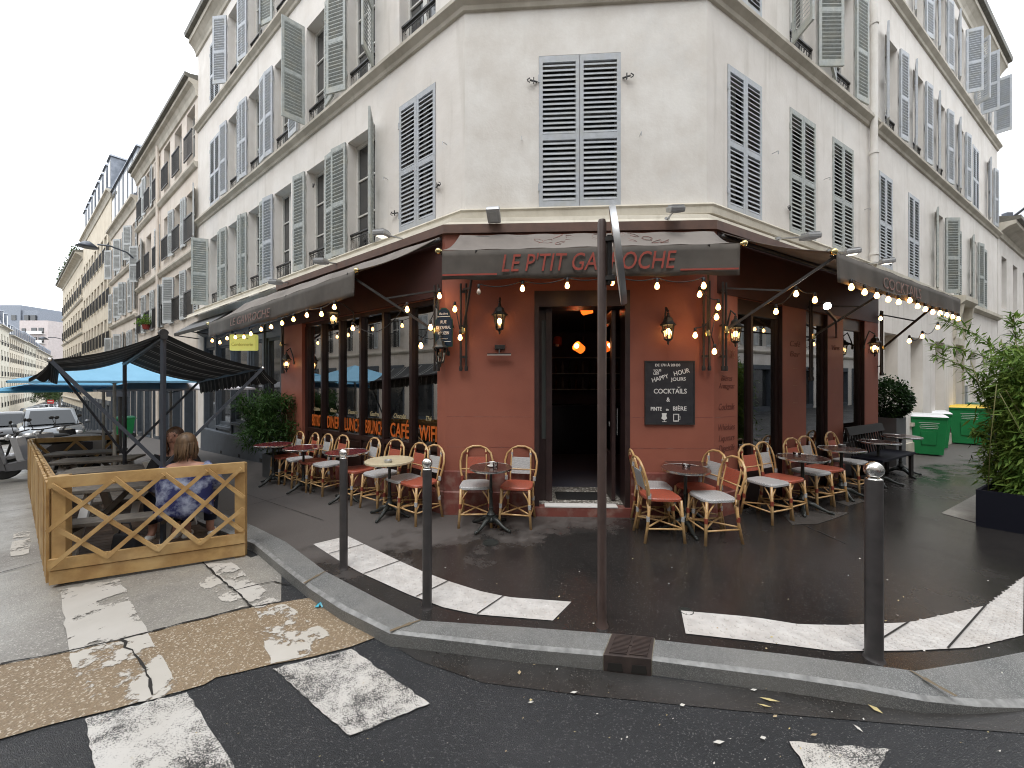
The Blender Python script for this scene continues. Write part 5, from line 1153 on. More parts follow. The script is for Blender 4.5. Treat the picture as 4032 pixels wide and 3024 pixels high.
# ------------------------------------------------------------------ wall lanterns
def lantern(label, F, u, v, lit=True, out=.14, side=False):
    t_, z = on_plane(u, v, F, out); c = F.pt(t_, out, z); SCL = 1.22; t = thing('wall_lantern', label, 'wall lantern', F.pt(t_, 0, z), 'black carriage lanterns on the bistro walls')
    m = MB(); m.lathe(c, [(.018, -.125), (.03, -.11), (.040, -.10), (.052, .06), (.075, .065), (.078, .075), (.05, .10), (.035, .135), (.018, .15), (.008, .185), (0, .19)][:3], 6)
    m = MB(); m.lathe(c+Vector((0, 0, .06)), [(.082, 0), (.084, .008), (.055, .035), (.042, .075), (.02, .09), (.012, .11), (.014, .12), (0, .135)], 6)
    m.lathe(c-Vector((0, 0, .085)), [(.004, -.05), (.012, -.03), (.010, -.015), (.038, 0), (.042, .01)], 6)
    for k in range(6):
        a = 2*math.pi*k/6; d0 = Vector((math.cos(a), math.sin(a), 0)); m.bar(c+d0*.038-Vector((0, 0, .08)), c+d0*.060+Vector((0, 0, .062)), .007, .007)
    m.tube([F.pt(t_, 0, z+.0), F.pt(t_, .02, z+.14), F.pt(t_, out*.6, z+.25), F.pt(t_, out, z+.2)], .010, 6); m.lathe(F.pt(t_, .0, z+.02), [(.035, 0), (.03, .015), (0, .018)], 10, ax=(F.n.x, F.n.y, 0))
    m.v = [c+(q-c)*SCL if (q-c).dot(Vector((F.n.x, F.n.y, 0))) > -.09 else q for q in m.v]; m.build('lantern_frame', M['castiron'], t)
    m = MB(); m.lathe(c, [(.034*SCL, -.075*SCL), (.055*SCL, .058*SCL)], 6); m.f = m.f[:-2]; m.m = m.m[:-2]; m.build('glass', M['clearglass'], t, norm=False)
    m = MB(); m.ball(c, .026, sc=(1, 1, 1.5)); m.build('bulb', M['lampglow'] if lit else M['bulboff'], t, smooth=True)
lantern('lit black carriage lantern on the terracotta wall left of the door', SCH, 1967, 1265)
lantern('lit black carriage lantern above the blackboard', SCH, 2631, 1305)
lantern('unlit black lantern below the blue street name plate', SL, 1733, 1395, lit=False)
lantern('lit lantern on the far left terracotta pillar by the potted bamboo', SL, 1128, 1432)
lantern('lit lantern hanging high in front of the left window band', SL, 1313, 1252, out=.35)
lantern('lit lantern on the corner pier above the faded drinks list', SR, 2896, 1315, out=.12)
lantern('lit lantern on the last terracotta pier of the right front', SR, 3444, 1368, out=.15)
# ------------------------------------------------------------------ flood lamps on rods above the ledge
def flood(label, base, head, tilt, lit=False):
    t = thing('flood_lamp', label, 'flood lamp', base, 'small flood lamps on rods above the ledge'); base, head = Vector(base), Vector(head)
    m = MB(); m.tube([base, head], .012, 6); m.box(None, base.x-.03, base.x+.03, base.y-.03, base.y+.03, base.z-.03, base.z+.02); m.build('rod', M['alu'], t)
    d = (head-base); d.z = 0; d.normalize() if d.length > .01 else None; x = Vector((d.y, -d.x, 0)); z = Vector((0, 0, 1)); zz = (z+d*tilt).normalized(); dd = x.cross(zz)*-1
    m = MB(); m.obox(head, dd, x, zz, .10, .085, .035); m.build('lamp_head', M['alu'], t, bevel=.02)
    m = MB(); m.obox(head-zz*.037, dd, x, zz, .06, .045, .003); m.build('lens', M['shutter_pale'] if not lit else emis('flood_glow', (1, .9, .7), 2), t)
    m = MB()
    for i in range(6): m.obox(head+zz*.04+dd*(-.07+.028*i), dd, x, zz, .006, .07, .01)
    m.build('cooling_fins', M['alu'], t)
def ledge_pt(F, u, v, o=.12): t_, z = on_plane(u, v, F, o); return F.pt(t_, o, z)
flood('small flood lamp on the ledge above the left half of the corner awning', ledge_pt(FC, 1958, 885, .2), U(1944, 846, 4.75), -.7)
flood('small flood lamp on the ledge above the right half of the corner awning', ledge_pt(FC, 2625, 865, .2), U(2660, 824, 4.6), .4)
flood('flood lamp on a long rod below the last closed shutters left of the corner', ledge_pt(FL, 1610, 946), U(1503, 921, 5.0), .15, True)
flood('flood lamp on a rod over the middle of the left awning', ledge_pt(FL, 1365, 1043), U(1264, 1030, 6.0), .15)
flood('flood lamp on a rod over the far end of the left awning', ledge_pt(FL, 1180, 1113), U(1085, 1112, 7.2), .15)
flood('flood lamp above the ledge right of the corner', ledge_pt(FR, 3060, 940), U(3190, 932, 5.0), .15)
flood('flood lamp above the brass ball of the right awning', ledge_pt(FR, 3262, 988), U(3355, 992, 5.4), .15, True)
flood('flood lamp above the middle of the right awning beside the drainpipe', ledge_pt(FR, 3400, 1040), U(3492, 1030, 6.2), .15, True)
# ------------------------------------------------------------------ signs on the walls
def wall_board(F, u0, v0, u1, v1, o=.0):
    a, za = on_plane(u0, v0, F, o); b, zb_ = on_plane(u1, v1, F, o); return a, b, zb_, za
a, b, zb_, zt_ = wall_board(SCH, 2537, 1421, 2733, 1672)
bb = thing('blackboard', 'blackboard with chalked happy hour offers on the terracotta wall right of the door', 'blackboard', SCH.pt((a+b)/2, 0, zb_))
m = MB(); m.box(SCH, a, b, .002, .018, zb_, zt_); m.build('slate', M['slate'], bb); m = MB()
for q in ((a, a+.012, zb_, zt_), (b-.012, b, zb_, zt_), (a+.012, b-.012, zb_, zb_+.012), (a+.012, b-.012, zt_-.012, zt_)): m.box(SCH, q[0], q[1], .018, .026, q[2], q[3])
m.build('frame', M['iron'], bb)
bw_, bh_ = b-a, zt_-zb_
def ch(s, x, y, w, size, rot=0, name='chalk_lettering'):
    Mt = SCH.MT(a+bw_*x, .020, zt_-bh_*y) @ Matrix.Rotation(R_(rot), 4, 'Z'); text_fit(s, size, Mt, M['chalk'], bw_*w, bb, bold=.001, name=name)
ch('DE 17H À 20H30', .46, .07, .50, .045); ch('TOUS', .25, .155, .16, .04, 5); ch('LES', .23, .20, .11, .04, 5); ch('HOUR', .74, .18, .32, .08, 14); ch('HAPPY', .31, .275, .34, .075, 16); ch('JOURS', .67, .29, .30, .06, 2)
ch('COCKTAILS', .51, .48, .66, .085); ch('&', .47, .61, .07, .075); ch('PINTE', .23, .755, .22, .066); ch('de', .45, .765, .055, .04); ch('BIÈRE', .70, .75, .27, .072)
m = MB(); o_ = .0205
def cq(x0, x1, y0, y1): m.box(SCH, a+bw_*x0, a+bw_*x1, o_, o_+.001, zt_-bh_*y1, zt_-bh_*y0)
m.add([SCH.pt(a+bw_*x, o_, zt_-bh_*y) for x, y in ((.34, .82), (.44, .82), (.43, .865), (.45, .90), (.41, .925), (.37, .925), (.33, .90), (.35, .865))], [tuple(range(8))]); cq(.385, .395, .925, .95); cq(.345, .435, .95, .958)
cq(.57, .69, .83, .842); cq(.57, .585, .83, .945); cq(.665, .68, .83, .945); cq(.57, .68, .935, .95); cq(.70, .71, .86, .92); cq(.68, .71, .86, .867); cq(.68, .71, .913, .92); cq(.64, .72, .408, .412); m.add([SCH.pt(a+bw_*x, o_, zt_-bh_*y) for x, y in ((.65, .408), (.71, .408), (.68, .43))], [(0, 1, 2)])
m.build('chalk_drawing', M['chalk'], bb, norm=False)
# picture-light and black box left of the door
t_, z_ = on_plane(1967, 1397, SCH); wl = thing('picture_light', 'slim white picture light under a small black wall box left of the door', 'wall light', SCH.pt(t_, 0, z_))
m = MB(); m.box(SCH, t_-.15, t_+.15, .06, .085, z_-.012, z_); m.build('light_bar', M['white'], wl); m = MB(); m.box(SCH, t_-.15, t_+.15, .055, .09, z_+.001, z_+.012); m.bar(SCH.pt(t_, .01, z_+.1), SCH.pt(t_, .07, z_+.01), .012, .012); m.build('light_hood', M['iron'], wl)
m = MB(); m.box(SCH, t_-.06, t_+.07, 0, .04, z_+.065, z_+.125); m.build('wall_box', M['iron'], wl, bevel=.008)
# street name plate on the left side of the corner (half hidden by the guide rail)
Fp = SL; a = SL.at_u(1768); b = SL.at_u(1722); Fp = Fr(S0+SCH.d*.0, S1-S0)
sp = thing('street_sign', 'navy enamel street name plate with a rounded top at the left corner of the bistro', 'street sign', (-.98, 4.86, 1.6))
pc = U(1748, 1300, 4.80); X_ = Vector((.93, -.30, 0)).normalized(); Nn = Vector((X_.y, -X_.x, 0)); Zz = Vector((0, 0, 1))
def pp(x, z, o): return pc+X_*x+Zz*z+Nn*o
w2, h2 = .115, .20
pts = [pp(-w2, -h2, 0), pp(w2, -h2, 0), pp(w2, h2*.62, 0), pp(w2*.8, h2*.72, 0), pp(w2*.6, h2*1.15, 0), pp(w2*.25, h2*1.32, 0), pp(-w2*.25, h2*1.32, 0), pp(-w2*.6, h2*1.15, 0), pp(-w2*.8, h2*.72, 0), pp(-w2, h2*.62, 0)]
m = MB(); m.extr(pts, Nn*.008); m.build('plate', M['plate'], sp); 
pts2 = [pc+(p-pc)*1.06-Nn*.003 for p in pts]; m = MB(); m.extr(pts2, Nn*.006); m.build('plate_border', mat('dark_green_enamel', (.01, .06, .04), .3), sp)
MT_ = lambda x, z: Matrix(((X_.x, 0, Nn.x, pp(x, z, .0105).x), (X_.y, 0, Nn.y, pp(x, z, .0105).y), (0, 1, 0, pp(x, z, .0105).z), (0, 0, 0, 1)))
for s, z, w, sz in (('15e Arrt', .205, .12, .042), ('RUE', .10, .08, .055), ("DE L'AMIRAL", .03, .20, .055), ('ROUSSIN', -.04, .15, .055), ('AMIRAL FRANÇAIS', -.11, .12, .016)): text_fit(s, sz, MT_(0, z), M['white'], w, sp)
m = MB(); m.obox(pp(0, .17, .009), X_, Nn, Zz, .09, .001, .003); m.obox(pp(0, -.145, .009), X_, Nn, Zz, .1, .001, .003); m.build('plate_line', M['white'], sp)
m = MB(); m.bar(pp(-.05, 0, -.002), pp(-.05, 0, -.09), .03, .03); m.bar(pp(.08, .05, -.002), pp(.08, .05, -.09), .03, .03); m.build('standoff', M['iron'], sp)
# faded lists on the right piers
fade = mat('faded_brown_lettering', (.10, .028, .02), .7, (.17, .05, .035), 20); pale = mat('faded_pale_lettering', (.40, .22, .14), .8, (.25, .10, .07), 14)
tc_ = (SR.at_u(2812)+SR.at_u(2900))/2
pr = B
for s, v, w, sz, mm in (('HAPPY', 1345, .36, .16, pale), ('HOURS', 1395, .36, .16, pale), ('Bières', 1490, .24, .10, fade), ('Armagnac', 1520, .34, .10, fade), ('Cocktails', 1602, .34, .12, fade), ('Whiskies', 1682, .36, .12, fade), ('Liqueurs', 1724, .34, .11, fade), ('Digestifs', 1764, .34, .12, fade)):
    t_ = SR.at_u(2861); z = H-(v-CY)/F_*SR.pt(t_, 0, 0).y; text_fit(s, sz, SR.MT(t_, .003, z), mm, w, pr, shear=.25 if mm is fade else 0)
for u, rows_ in ((3130, (('Café', 1355), ('Bar', 1395), ('~', 1450), ('~', 1517), ('~', 1585))), (3290, (('Vins', 1370), ('~', 1450), ('~', 1545))), (3430, (('Thés', 1385), ('~', 1560)))):
    for s, v in rows_: t_ = SR.at_u(u); z = H-(v-CY)/F_*SR.pt(t_, 0, 0).y; text_fit(s, .12, SR.MT(t_, .003, z), pale if s == '~' else fade, .14 if s == '~' else .3, pr, shear=.2)
# menu card in the first right window
t_, z_ = on_plane(2908, 1620, SR, -.15); t_ = TW[0][0]+.06; mc = thing('menu_card', 'pale printed notice in the first window right of the corner', 'notice', SR.pt(t_+.05, -.15, 1.1)); m = MB(); m.box(SR, t_, t_+.13, -.155, -.150, .93, 1.36); m.build('card', mat('pale_card', (.35, .40, .34), .6), mc)
m = MB()
for i in range(9): m.box(SR, t_+.02, t_+.11-.02*(i % 3), -.150, -.149, 1.30-i*.038, 1.308-i*.038)
m.build('print', M['greymetal'], mc)
# ------------------------------------------------------------------ pendant lamps inside the bistro
orange = emis('glowing_orange_shade', (1.0, .16, .015), .9)
def pendant(label, p, ax, lit=True):
    p = Vector(p); t = thing('pendant_lamp', label, 'pendant lamp', p, 'orange pendant lamps inside the bistro'); ax = Vector(ax).normalized()
    m = MB(); m.lathe(p, [(.04, -.09), (.075, -.07), (.085, .08), (.08, .08), (.06, -.06)], 16, ax=ax); m.build('lamp_shade', orange if lit else mat('dim_orange_shade', (.25, .05, .02), .5), t, smooth='auto')
    m = MB(); m.ball(p+ax*.07, .04); m.build('bulb', M['lampglow'] if lit else M['bulboff'], t, smooth=True)
    m = MB(); m.tube([p-ax*.09, Vector((p.x-ax.x*.15, p.y, 2.97))], .004, 5); m.build('cord', M['cable'], t)
pendant('tilted glowing orange pendant lamp seen at the top of the open doorway', U(2309, 1218, 5.9), (.9, -.3, .25)); pendant('glowing orange pendant lamp in the middle of the doorway', U(2281, 1370, 6.6), (-.75, -.5, .45)); pendant('dim unlit orange pendant lamp at the left of the doorway', U(2195, 1344, 7.2), (-.1, -.2, -1), False)
for i, (u, v, y) in enumerate(((1337, 1345, 7.6), (1305, 1437, 8.2), (1685, 1290, 6.4))): pendant(['small orange pendant glowing behind the LUNCH window', 'low orange pendant glowing behind the LUNCH window', 'orange pendant glowing behind the window nearest the corner'][i], U(u, v, y), (-.5, -.6, -.3))
# ------------------------------------------------------------------ sign post, bollards
p = G(2370, 2464); t = thing('no_entry_sign', 'tall dark brown post with a round no-entry sign seen edge-on, standing by the kerb', 'road sign', p)
m = MB(); m.lathe(p, [(.045, 0), (.033, .03), (.031, .06), (.031, 2.80), (.024, 2.83), (0, 2.84)], 20); m.build('post', M['polebrown'], t, smooth='auto')
c = p+Vector((.105, -.02, 2.57)); ax = Vector((.965, -.285, .125)).normalized()
m = MB(); m.lathe(c, [(.0, -.012), (.322, -.012), (.330, -.018), (.334, .0), (.330, .022), (.322, .018), (0, .004)], 40, ax=ax); m.build('sign_back', M['alu'], t, smooth='auto')
m = MB(); m.lathe(c+ax*.020, [(0, 0), (.318, 0), (.318, .002), (0, .002)], 40, ax=ax); m.build('sign_face', M['signred'], t)
y_ = ax.cross(Vector((0, 0, 1))).normalized(); z_ = y_.cross(ax); m = MB(); m.obox(c+ax*.0235, y_, z_, ax, .24, .05, .0008); m.build('white_bar', M['white'], t)
m = MB(); m.bar(p+Vector((.02, 0, 2.69)), c+Vector((-.015, 0, .12)), .05, .03); m.bar(p+Vector((.02, 0, 2.42)), c+Vector((-.015, 0, -.15)), .05, .03); m.bar(p+Vector((.05, 0, 2.38)), p+Vector((.05, 0, 2.72)), .03, .04); m.build('clamp', M['iron'], t)
def bollard(label, u, v, h, r):
    p = G(u, v); t = thing('bollard', label, 'bollard', p, 'charcoal bollards with ball tops along the kerb')
    hb = h-2.5*r
    m = MB(); m.lathe(p, [(r*1.25, 0), (r*1.05, .012), (r, .02), (r, hb*.5), (r*.985, hb*.5+.003), (r*.985, hb-.005), (r*.95, hb)], 28); m.build('post', M['bollard'], t, smooth='auto')
    m = MB(); R = r*1.12; m.lathe(p+Vector((0, 0, hb)), [(r*.96, 0), (r*.98, .006), (r*.62, .014), (r*.55, r*.3)], 28); m.ball(p+Vector((0, 0, h-R)), R, 32, 20); m.build('ball_top', M['chrome'], t, smooth=True)
bollard('nearest charcoal bollard with a shiny ball top, on the right', 3441, 2592, 1.21, .0445)
bollard('middle charcoal bollard, on the white tactile band left of the sign post', 1682, 2393, 1.128, .0350)
bollard('leftmost charcoal bollard, in front of the burgundy tables', 1353, 2237, 1.09, .0350)
# ------------------------------------------------------------------ bistro tables
def table_proto(top, label, R, group='round bistro tables on the pavement'):
    t = thing('bistro_table', label, 'table', (0, 0, 0), group)
    m = MB(); m.lathe((0, 0, .685), [(R-.006, 0), (R-.006, .022), (0, .022)], 40); m.build('tabletop', top, t, smooth='auto')
    m = MB(); m.lathe((0, 0, .68), [(R-.008, 0), (R, .003), (R+.002, .014), (R, .026), (R-.006, .029), (R-.007, .0275), (R-.007, .004)], 40); m.build('table_rim', M['steelrim'] if top is not M['tablecream'] else M['tablecream'], t, smooth='auto')
    m = MB(); m.lathe((0, 0, 0), [(.035, .10), (.045, .13), (.05, .16), (.028, .19), (.022, .22), (.03, .235), (.022, .25), (.018, .40), (.026, .42), (.018, .44), (.017, .62), (.03, .65), (.05, .675), (.11, .68), (.11, .685)], 14); m.build('column', M['castiron'], t, smooth='auto')
    m = MB(); m.lathe((0, 0, .08), [(.07, 0), (.06, .03), (.035, .06)], 12)
    for k in range(4):
        a = math.pi/4+k*math.pi/2; d = Vector((math.cos(a), math.sin(a), 0)); m.tube([d*.03+Vector((0, 0, .115)), d*.10+Vector((0, 0, .095)), d*.17+Vector((0, 0, .05)), d*.235+Vector((0, 0, .025)), d*.265+Vector((0, 0, .022))], [.035, .028, .021, .016, .020], 8)
        m.ball(d*.27+Vector((0, 0, .016)), .018, 8, 6)
    m.build('base', M['castiron'], t, smooth=True); return t
def at(u, v): return G(u, v)
TB_ = []
T = table_proto(M['tabledark'], 'dark round table with a coffee cup and glass on it, left of the door', .25); T.location = at(1933, 2077); WL[T.name] = T.location.copy(); T.rotation_euler.z = .15
Tr = table_proto(M['tablered'], 'burgundy-topped round table farthest left, beside the potted bamboo', .30); Tr.location = at(1076, 1904); Tr.rotation_euler.z = .5
Tc = table_proto(M['tablecream'], 'round table with a cream top and an ashtray, behind the middle bollard', .30); Tc.location = at(1534, 2030); Tc.rotation_euler.z = .5
def dt(proto, u, v, lab, rz, sc=1.0):
    d = dup(proto, at(u, v), rz, lab)
    if sc != 1: d.scale = (sc, sc, 1)
    return d
dt(Tr, 1195, 1930, 'burgundy-topped round table, second from the left', .3); dt(Tr, 1366, 1968, 'burgundy-topped round table half behind the leftmost bollard', .2)
dt(T, 2699, 2087, 'front one of the two overlapping dark tables under the blackboard, with an ashtray', .75, 1.06); dt(T, 2700, 2046, 'rear one of the two overlapping dark tables under the blackboard', .4, 1.0)
dt(T, 3160, 2010, 'dark round table with a glass ashtray right of the corner', .2, 1.16); dt(T, 3313, 1953, 'dark round table on a grey pavement stain, second right of the corner', .5, 1.14)
dt(T, 3458, 1905, 'dark round table in front of the black bench', .3, 1.12); dt(T, 3545, 1868, 'farthest right dark round table, before the grey planter', .6, 1.16)
# things on tables
def on_table(u, v, zt): y = (H-zt)*F_/(v-CY); return Vector(((u-CX)/F_*y, y, zt))
zt = .709
p = on_table(1938, 1836, zt); t = thing('coffee_cup', 'white coffee cup on its saucer on the table left of the door', 'cup', p)
m = MB(); m.lathe(p, [(.02, 0), (.055, .008), (.057, .011), (.02, .006)], 24); m.build('saucer', M['white'], t, smooth='auto')
m = MB(); m.lathe(p+Vector((0, 0, .008)), [(.018, 0), (.024, .01), (.036, .045), (.034, .045), (.02, .01), (0, .008)], 20); m.tube([p+Vector((.032, 0, .045)), p+Vector((.052, 0, .04)), p+Vector((.048, 0, .02)), p+Vector((.028, 0, .018))], .004, 6); m.build('cup', M['white'], t, smooth='auto')
p = on_table(1950, 1846, zt); m = MB(); m.lathe(p, [(.026, 0), (.03, .075), (.0275, .075), (.024, .008), (0, .007)], 20); tag(m.build('water_glass', M['cupglass'], loc=p, smooth='auto'), 'small clear water glass beside the coffee cup', 'glass')
def ashtray(u, v, lab, mt, zt=.709):
    p = on_table(u, v, zt); m = MB(); m.lathe(p, [(.04, 0), (.05, .028), (.044, .03), (.034, .008), (0, .007)], 20); tag(m.build('ashtray', mt, loc=p, smooth='auto'), lab, 'ashtray', 'ashtrays on the tables')
ashtray(1528, 1820, 'grey metal ashtray on the cream table', M['alu']); ashtray(2702, 1838, 'glass ashtray on the front dark table under the blackboard', M['cupglass']); ashtray(3138, 1790, 'glass ashtray on the first dark table right of the corner', M['cupglass']); ashtray(3315, 1757, 'ashtray on the second dark table right of the corner', M['alu'])
# ------------------------------------------------------------------ rattan chairs
def chair_proto(seatm, backm, label):
    t = thing('bistro_chair', label, 'chair', (0, 0, 0), 'rattan bistro chairs')
    hoop = [(-.165, .17, .40), (-.175, .175, .48), (-.20, .20, .60), (-.205, .225, .70), (-.18, .245, .79), (-.12, .255, .85), (-.05, .262, .878), (.05, .262, .878), (.12, .255, .85), (.18, .245, .79), (.205, .225, .70), (.20, .20, .60), (.175, .175, .48), (.165, .17, .40)]
    m = MB(); m.tube(hoop, .0135, 10)
    for s in (-1, 1): m.tube([(s*.125, .165, .40), (s*.128, .19, .55), (s*.125, .235, .72), (s*.115, .255, .84)], .010, 8)
    m.tube([(-.2, .205, .60), (.2, .205, .60)], .008, 6)
    m.build('back_hoop', M['rattan'], t, smooth=True)
    for s in (-1, 1):
        m = MB(); m.tube([(s*.165, -.165, .445), (s*.172, -.178, .22), (s*.190, -.195, 0)], [.0155, .0155, .016], 9); m.tube([(s*.168, -.17, .25), (s*.145, -.168, .34), (s*.09, -.165, .425)], .009, 6); m.tube([(s*.170, -.168, .25), (s*.165, -.14, .34), (s*.162, -.08, .425)], .009, 6); m.build('leg', M['rattan'], t, smooth=True)
        m = MB(); m.tube([(s*.155, .165, .46), (s*.160, .185, .22), (s*.175, .225, 0)], [.0155, .0155, .016], 9); m.tube([(s*.158, .18, .25), (s*.13, .175, .34), (s*.08, .170, .425)], .009, 6); m.build('leg', M['rattan'], t, smooth=True)
    m = MB()
    for a, b in (((-.177, -.185, .15), (.170, .205, .17)), ((.177, -.185, .165), (-.170, .205, .16))): m.tube([a, (0, 0, .175), b], .010, 7)
    m.tube([(-.178, -.186, .145), (-.168, .205, .15)], .010, 7); m.tube([(.178, -.186, .145), (.168, .205, .15)], .010, 7); m.tube([(-.178, -.186, .155), (0, -.20, .16), (.178, -.186, .155)], .010, 7)
    m.build('stretcher', M['rattan'], t, smooth=True)
    m = MB(); out = []
    for i in range(28):
        a = 2*math.pi*i/28; c_, s_ = math.cos(a), math.sin(a); n_ = 4.5; r = (abs(c_)**n_+abs(s_)**n_)**(-1/n_); y = s_*r; out.append((c_*r*(.185-.012*y), y*.19-.0))
    m.prism(out, .440, .462); n = 28; b = len(m.v)
    for sc_, z in ((1.0, .462), (.96, .472), (.80, .473), (.4, .468)): m.v += [Vector((x*sc_, y*sc_, z)) for x, y in out]
    for j in range(3): m.f += [(b+j*n+i, b+j*n+(i+1) % n, b+(j+1)*n+(i+1) % n, b+(j+1)*n+i) for i in range(n)]; m.m += [0]*n
    m.f.append(tuple(range(b+3*n, b+4*n))); m.m.append(0); m.build('seat', seatm, t, smooth='auto')
    m = MB(); m.hexa([(-.122, .192, .545), (.122, .192, .545), (.122, .204, .545), (-.122, .204, .545), (-.118, .236, .745), (.118, .236, .745), (.118, .248, .745), (-.118, .248, .745)]); m.build('backrest', backm, t, bevel=.004)
    for s in (-1, 1):
        for (x, y, z, r) in ((s*.172, -.178, .225, .019), (s*.160, .185, .225, .019), (s*.178, .176, .47, .019), (s*.119, .249, .75, .0145)): m = MB(); m.lathe((x, y, z), [(r, 0), (r, .052)], 8); m.build('binding', M['wrap'] if seatm is M['w_grey'] else M['w_grey'], t, smooth='auto')
    return t
CA = chair_proto(M['w_grey'], M['w_red'], 'x'); CB = chair_proto(M['w_red'], M['w_grey'], 'x')
used = {'A': False, 'B': False}
def chair(kind, x, y, face, label):
    rz = math.atan2(face[1], face[0])+math.pi/2; loc = Vector((x, y, zg(x, y))); P = CA if kind == 'A' else CB
    if not used[kind]: P.location = loc; P.rotation_euler.z = rz; P['label'] = label; used[kind] = True; return P
    return dup(P, loc, rz, label)
def sp_(F, u, o): t_ = F.at_u(u, o); return F.pt(t_, o, 0)
nl = (FL.n.x, FL.n.y); nc = (FC.n.x, FC.n.y); nr = (FR.n.x, FR.n.y)
def rot(n, a): a = R_(a); return (n[0]*math.cos(a)-n[1]*math.sin(a), n[0]*math.sin(a)+n[1]*math.cos(a))
for k, u, lab in (('B', 1651, 'red-seated rattan chair with a grey back at the corner pier, behind the middle bollard'), ('A', 1591, 'grey-seated red-backed rattan chair by the WIFI window, next to the corner pier chair'), ('A', 1500, 'grey-seated red-backed rattan chair behind the cream table'),
        ('B', 1412, 'red-seated grey-backed chair between the cream table and the leftmost bollard'), ('A', 1293, 'grey-seated chair with its red back under the BRUNCH window, left of the leftmost bollard'), ('B', 1233, 'red-seated chair with a grey back under the LUNCH window'),
        ('A', 1182, 'grey-seated chair with a red back behind the second burgundy table'), ('B', 1125, 'red-seated grey-backed chair nearest the potted bamboo')):
    p = sp_(SL, u, .31); chair(k, p.x, p.y, rot(nl, random.uniform(-7, 7)), lab)
p = on_table(1876, 1920, .45); chair('A', p.x-.02, p.y+.12, rot(nc, 6), 'red-backed chair with a grey seat left of the coffee table by the door')
p = on_table(2039, 1920, .45); chair('B', p.x, p.y+.10, rot(nc, -8), 'grey-backed chair with a red seat between the coffee table and the door')
p = on_table(2599, 1950, .46); chair('B', p.x, p.y+.02, (.99, .02), 'red-seated chair in side view, front left of the overlapping tables, near the doorway')
p = on_table(2575, 1913, .46); chair('A', p.x, p.y+.02, (.99, -.12), 'grey-seated chair half hidden behind the red-seated one beside the doorway')
p = on_table(2745, 1918, .46); chair('B', p.x, p.y, (-.98, -.2), 'red-seated chair against the pier under the blackboard, right of the overlapping tables')
p = on_table(2805, 1952, .46); chair('A', p.x, p.y, (-.99, -.08), 'grey-seated red-backed chair in side view, front right of the overlapping tables')
for k, u, lab in (('A', 3020, 'grey-seated red-backed chair under the first window right of the corner'), ('B', 3082, 'red-seated grey-backed chair under the first window right of the corner'), ('A', 3190, 'grey-seated red-backed chair against the second pier right of the corner'),
        ('B', 3243, 'red-seated grey-backed chair against the second pier, right of its grey-seated neighbour'), ('A', 3345, 'last rattan chair on the right, beside the black bench')):
    p = sp_(SR, u, .33 if u < 3300 else .30); chair(k, p.x, p.y, rot(nr, random.uniform(-8, 6)), lab)
# dark chairs and the black bench
def dark_chair(x, y, face, label):
    rz = math.atan2(face[1], face[0])+math.pi/2; t = thing('metal_chair', label, 'chair', (0, 0, 0), 'dark chairs by the far right tables')
    m = MB(); m.obox((0, 0, .45), Vector((1, 0, 0)), Vector((0, 1, 0)), Vector((0, 0, 1)), .2, .2, .014); m.build('seat', M['steelrim'], t, bevel=.006)
    for sx in (-1, 1):
        for sy in (-1, 1): m = MB(); m.tube([(sx*.17, sy*.17, .44), (sx*.2, sy*.2, 0)], .012, 6); m.build('leg', M['iron'], t)
    m = MB(); m.tube([(-.18, .18, .44), (-.18, .24, .8), (0, .26, .84), (.18, .24, .8), (.18, .18, .44)], .013, 6); m.box(None, -.17, .17, .22, .24, .6, .76); m.build('backrest', M['iron'], t); t.location = (x, y, 0); t.rotation_euler.z = rz
bn = thing('bench', 'black wooden bench with a slatted back against the right shop windows', 'bench', SR.pt(4.15, .3, 0))
m = MB(); m.box(SR, 3.5, 5.0, .15, .55, .42, .46); m.build('seat', M['planter'], bn, bevel=.006)
m = MB(); m.hexa([SR.pt(3.5, .10, .80), SR.pt(5.0, .10, .80), SR.pt(5.0, .14, .80), SR.pt(3.5, .14, .80), SR.pt(3.5, .06, .93), SR.pt(5.0, .06, .93), SR.pt(5.0, .10, .93), SR.pt(3.5, .10, .93)])
for i in range(14): x = 3.55+i*.107; m.bar(SR.pt(x, .16, .46), SR.pt(x, .10, .82), .02, .02)
m.build('backrest', M['rubber'], bn)
for a_ in (3.55, 4.95):
    for o_ in (.18, .5): m = MB(); m.bar(SR.pt(a_, o_, 0), SR.pt(a_, o_, .42), .045, .045); m.build('leg', M['iron'], bn)
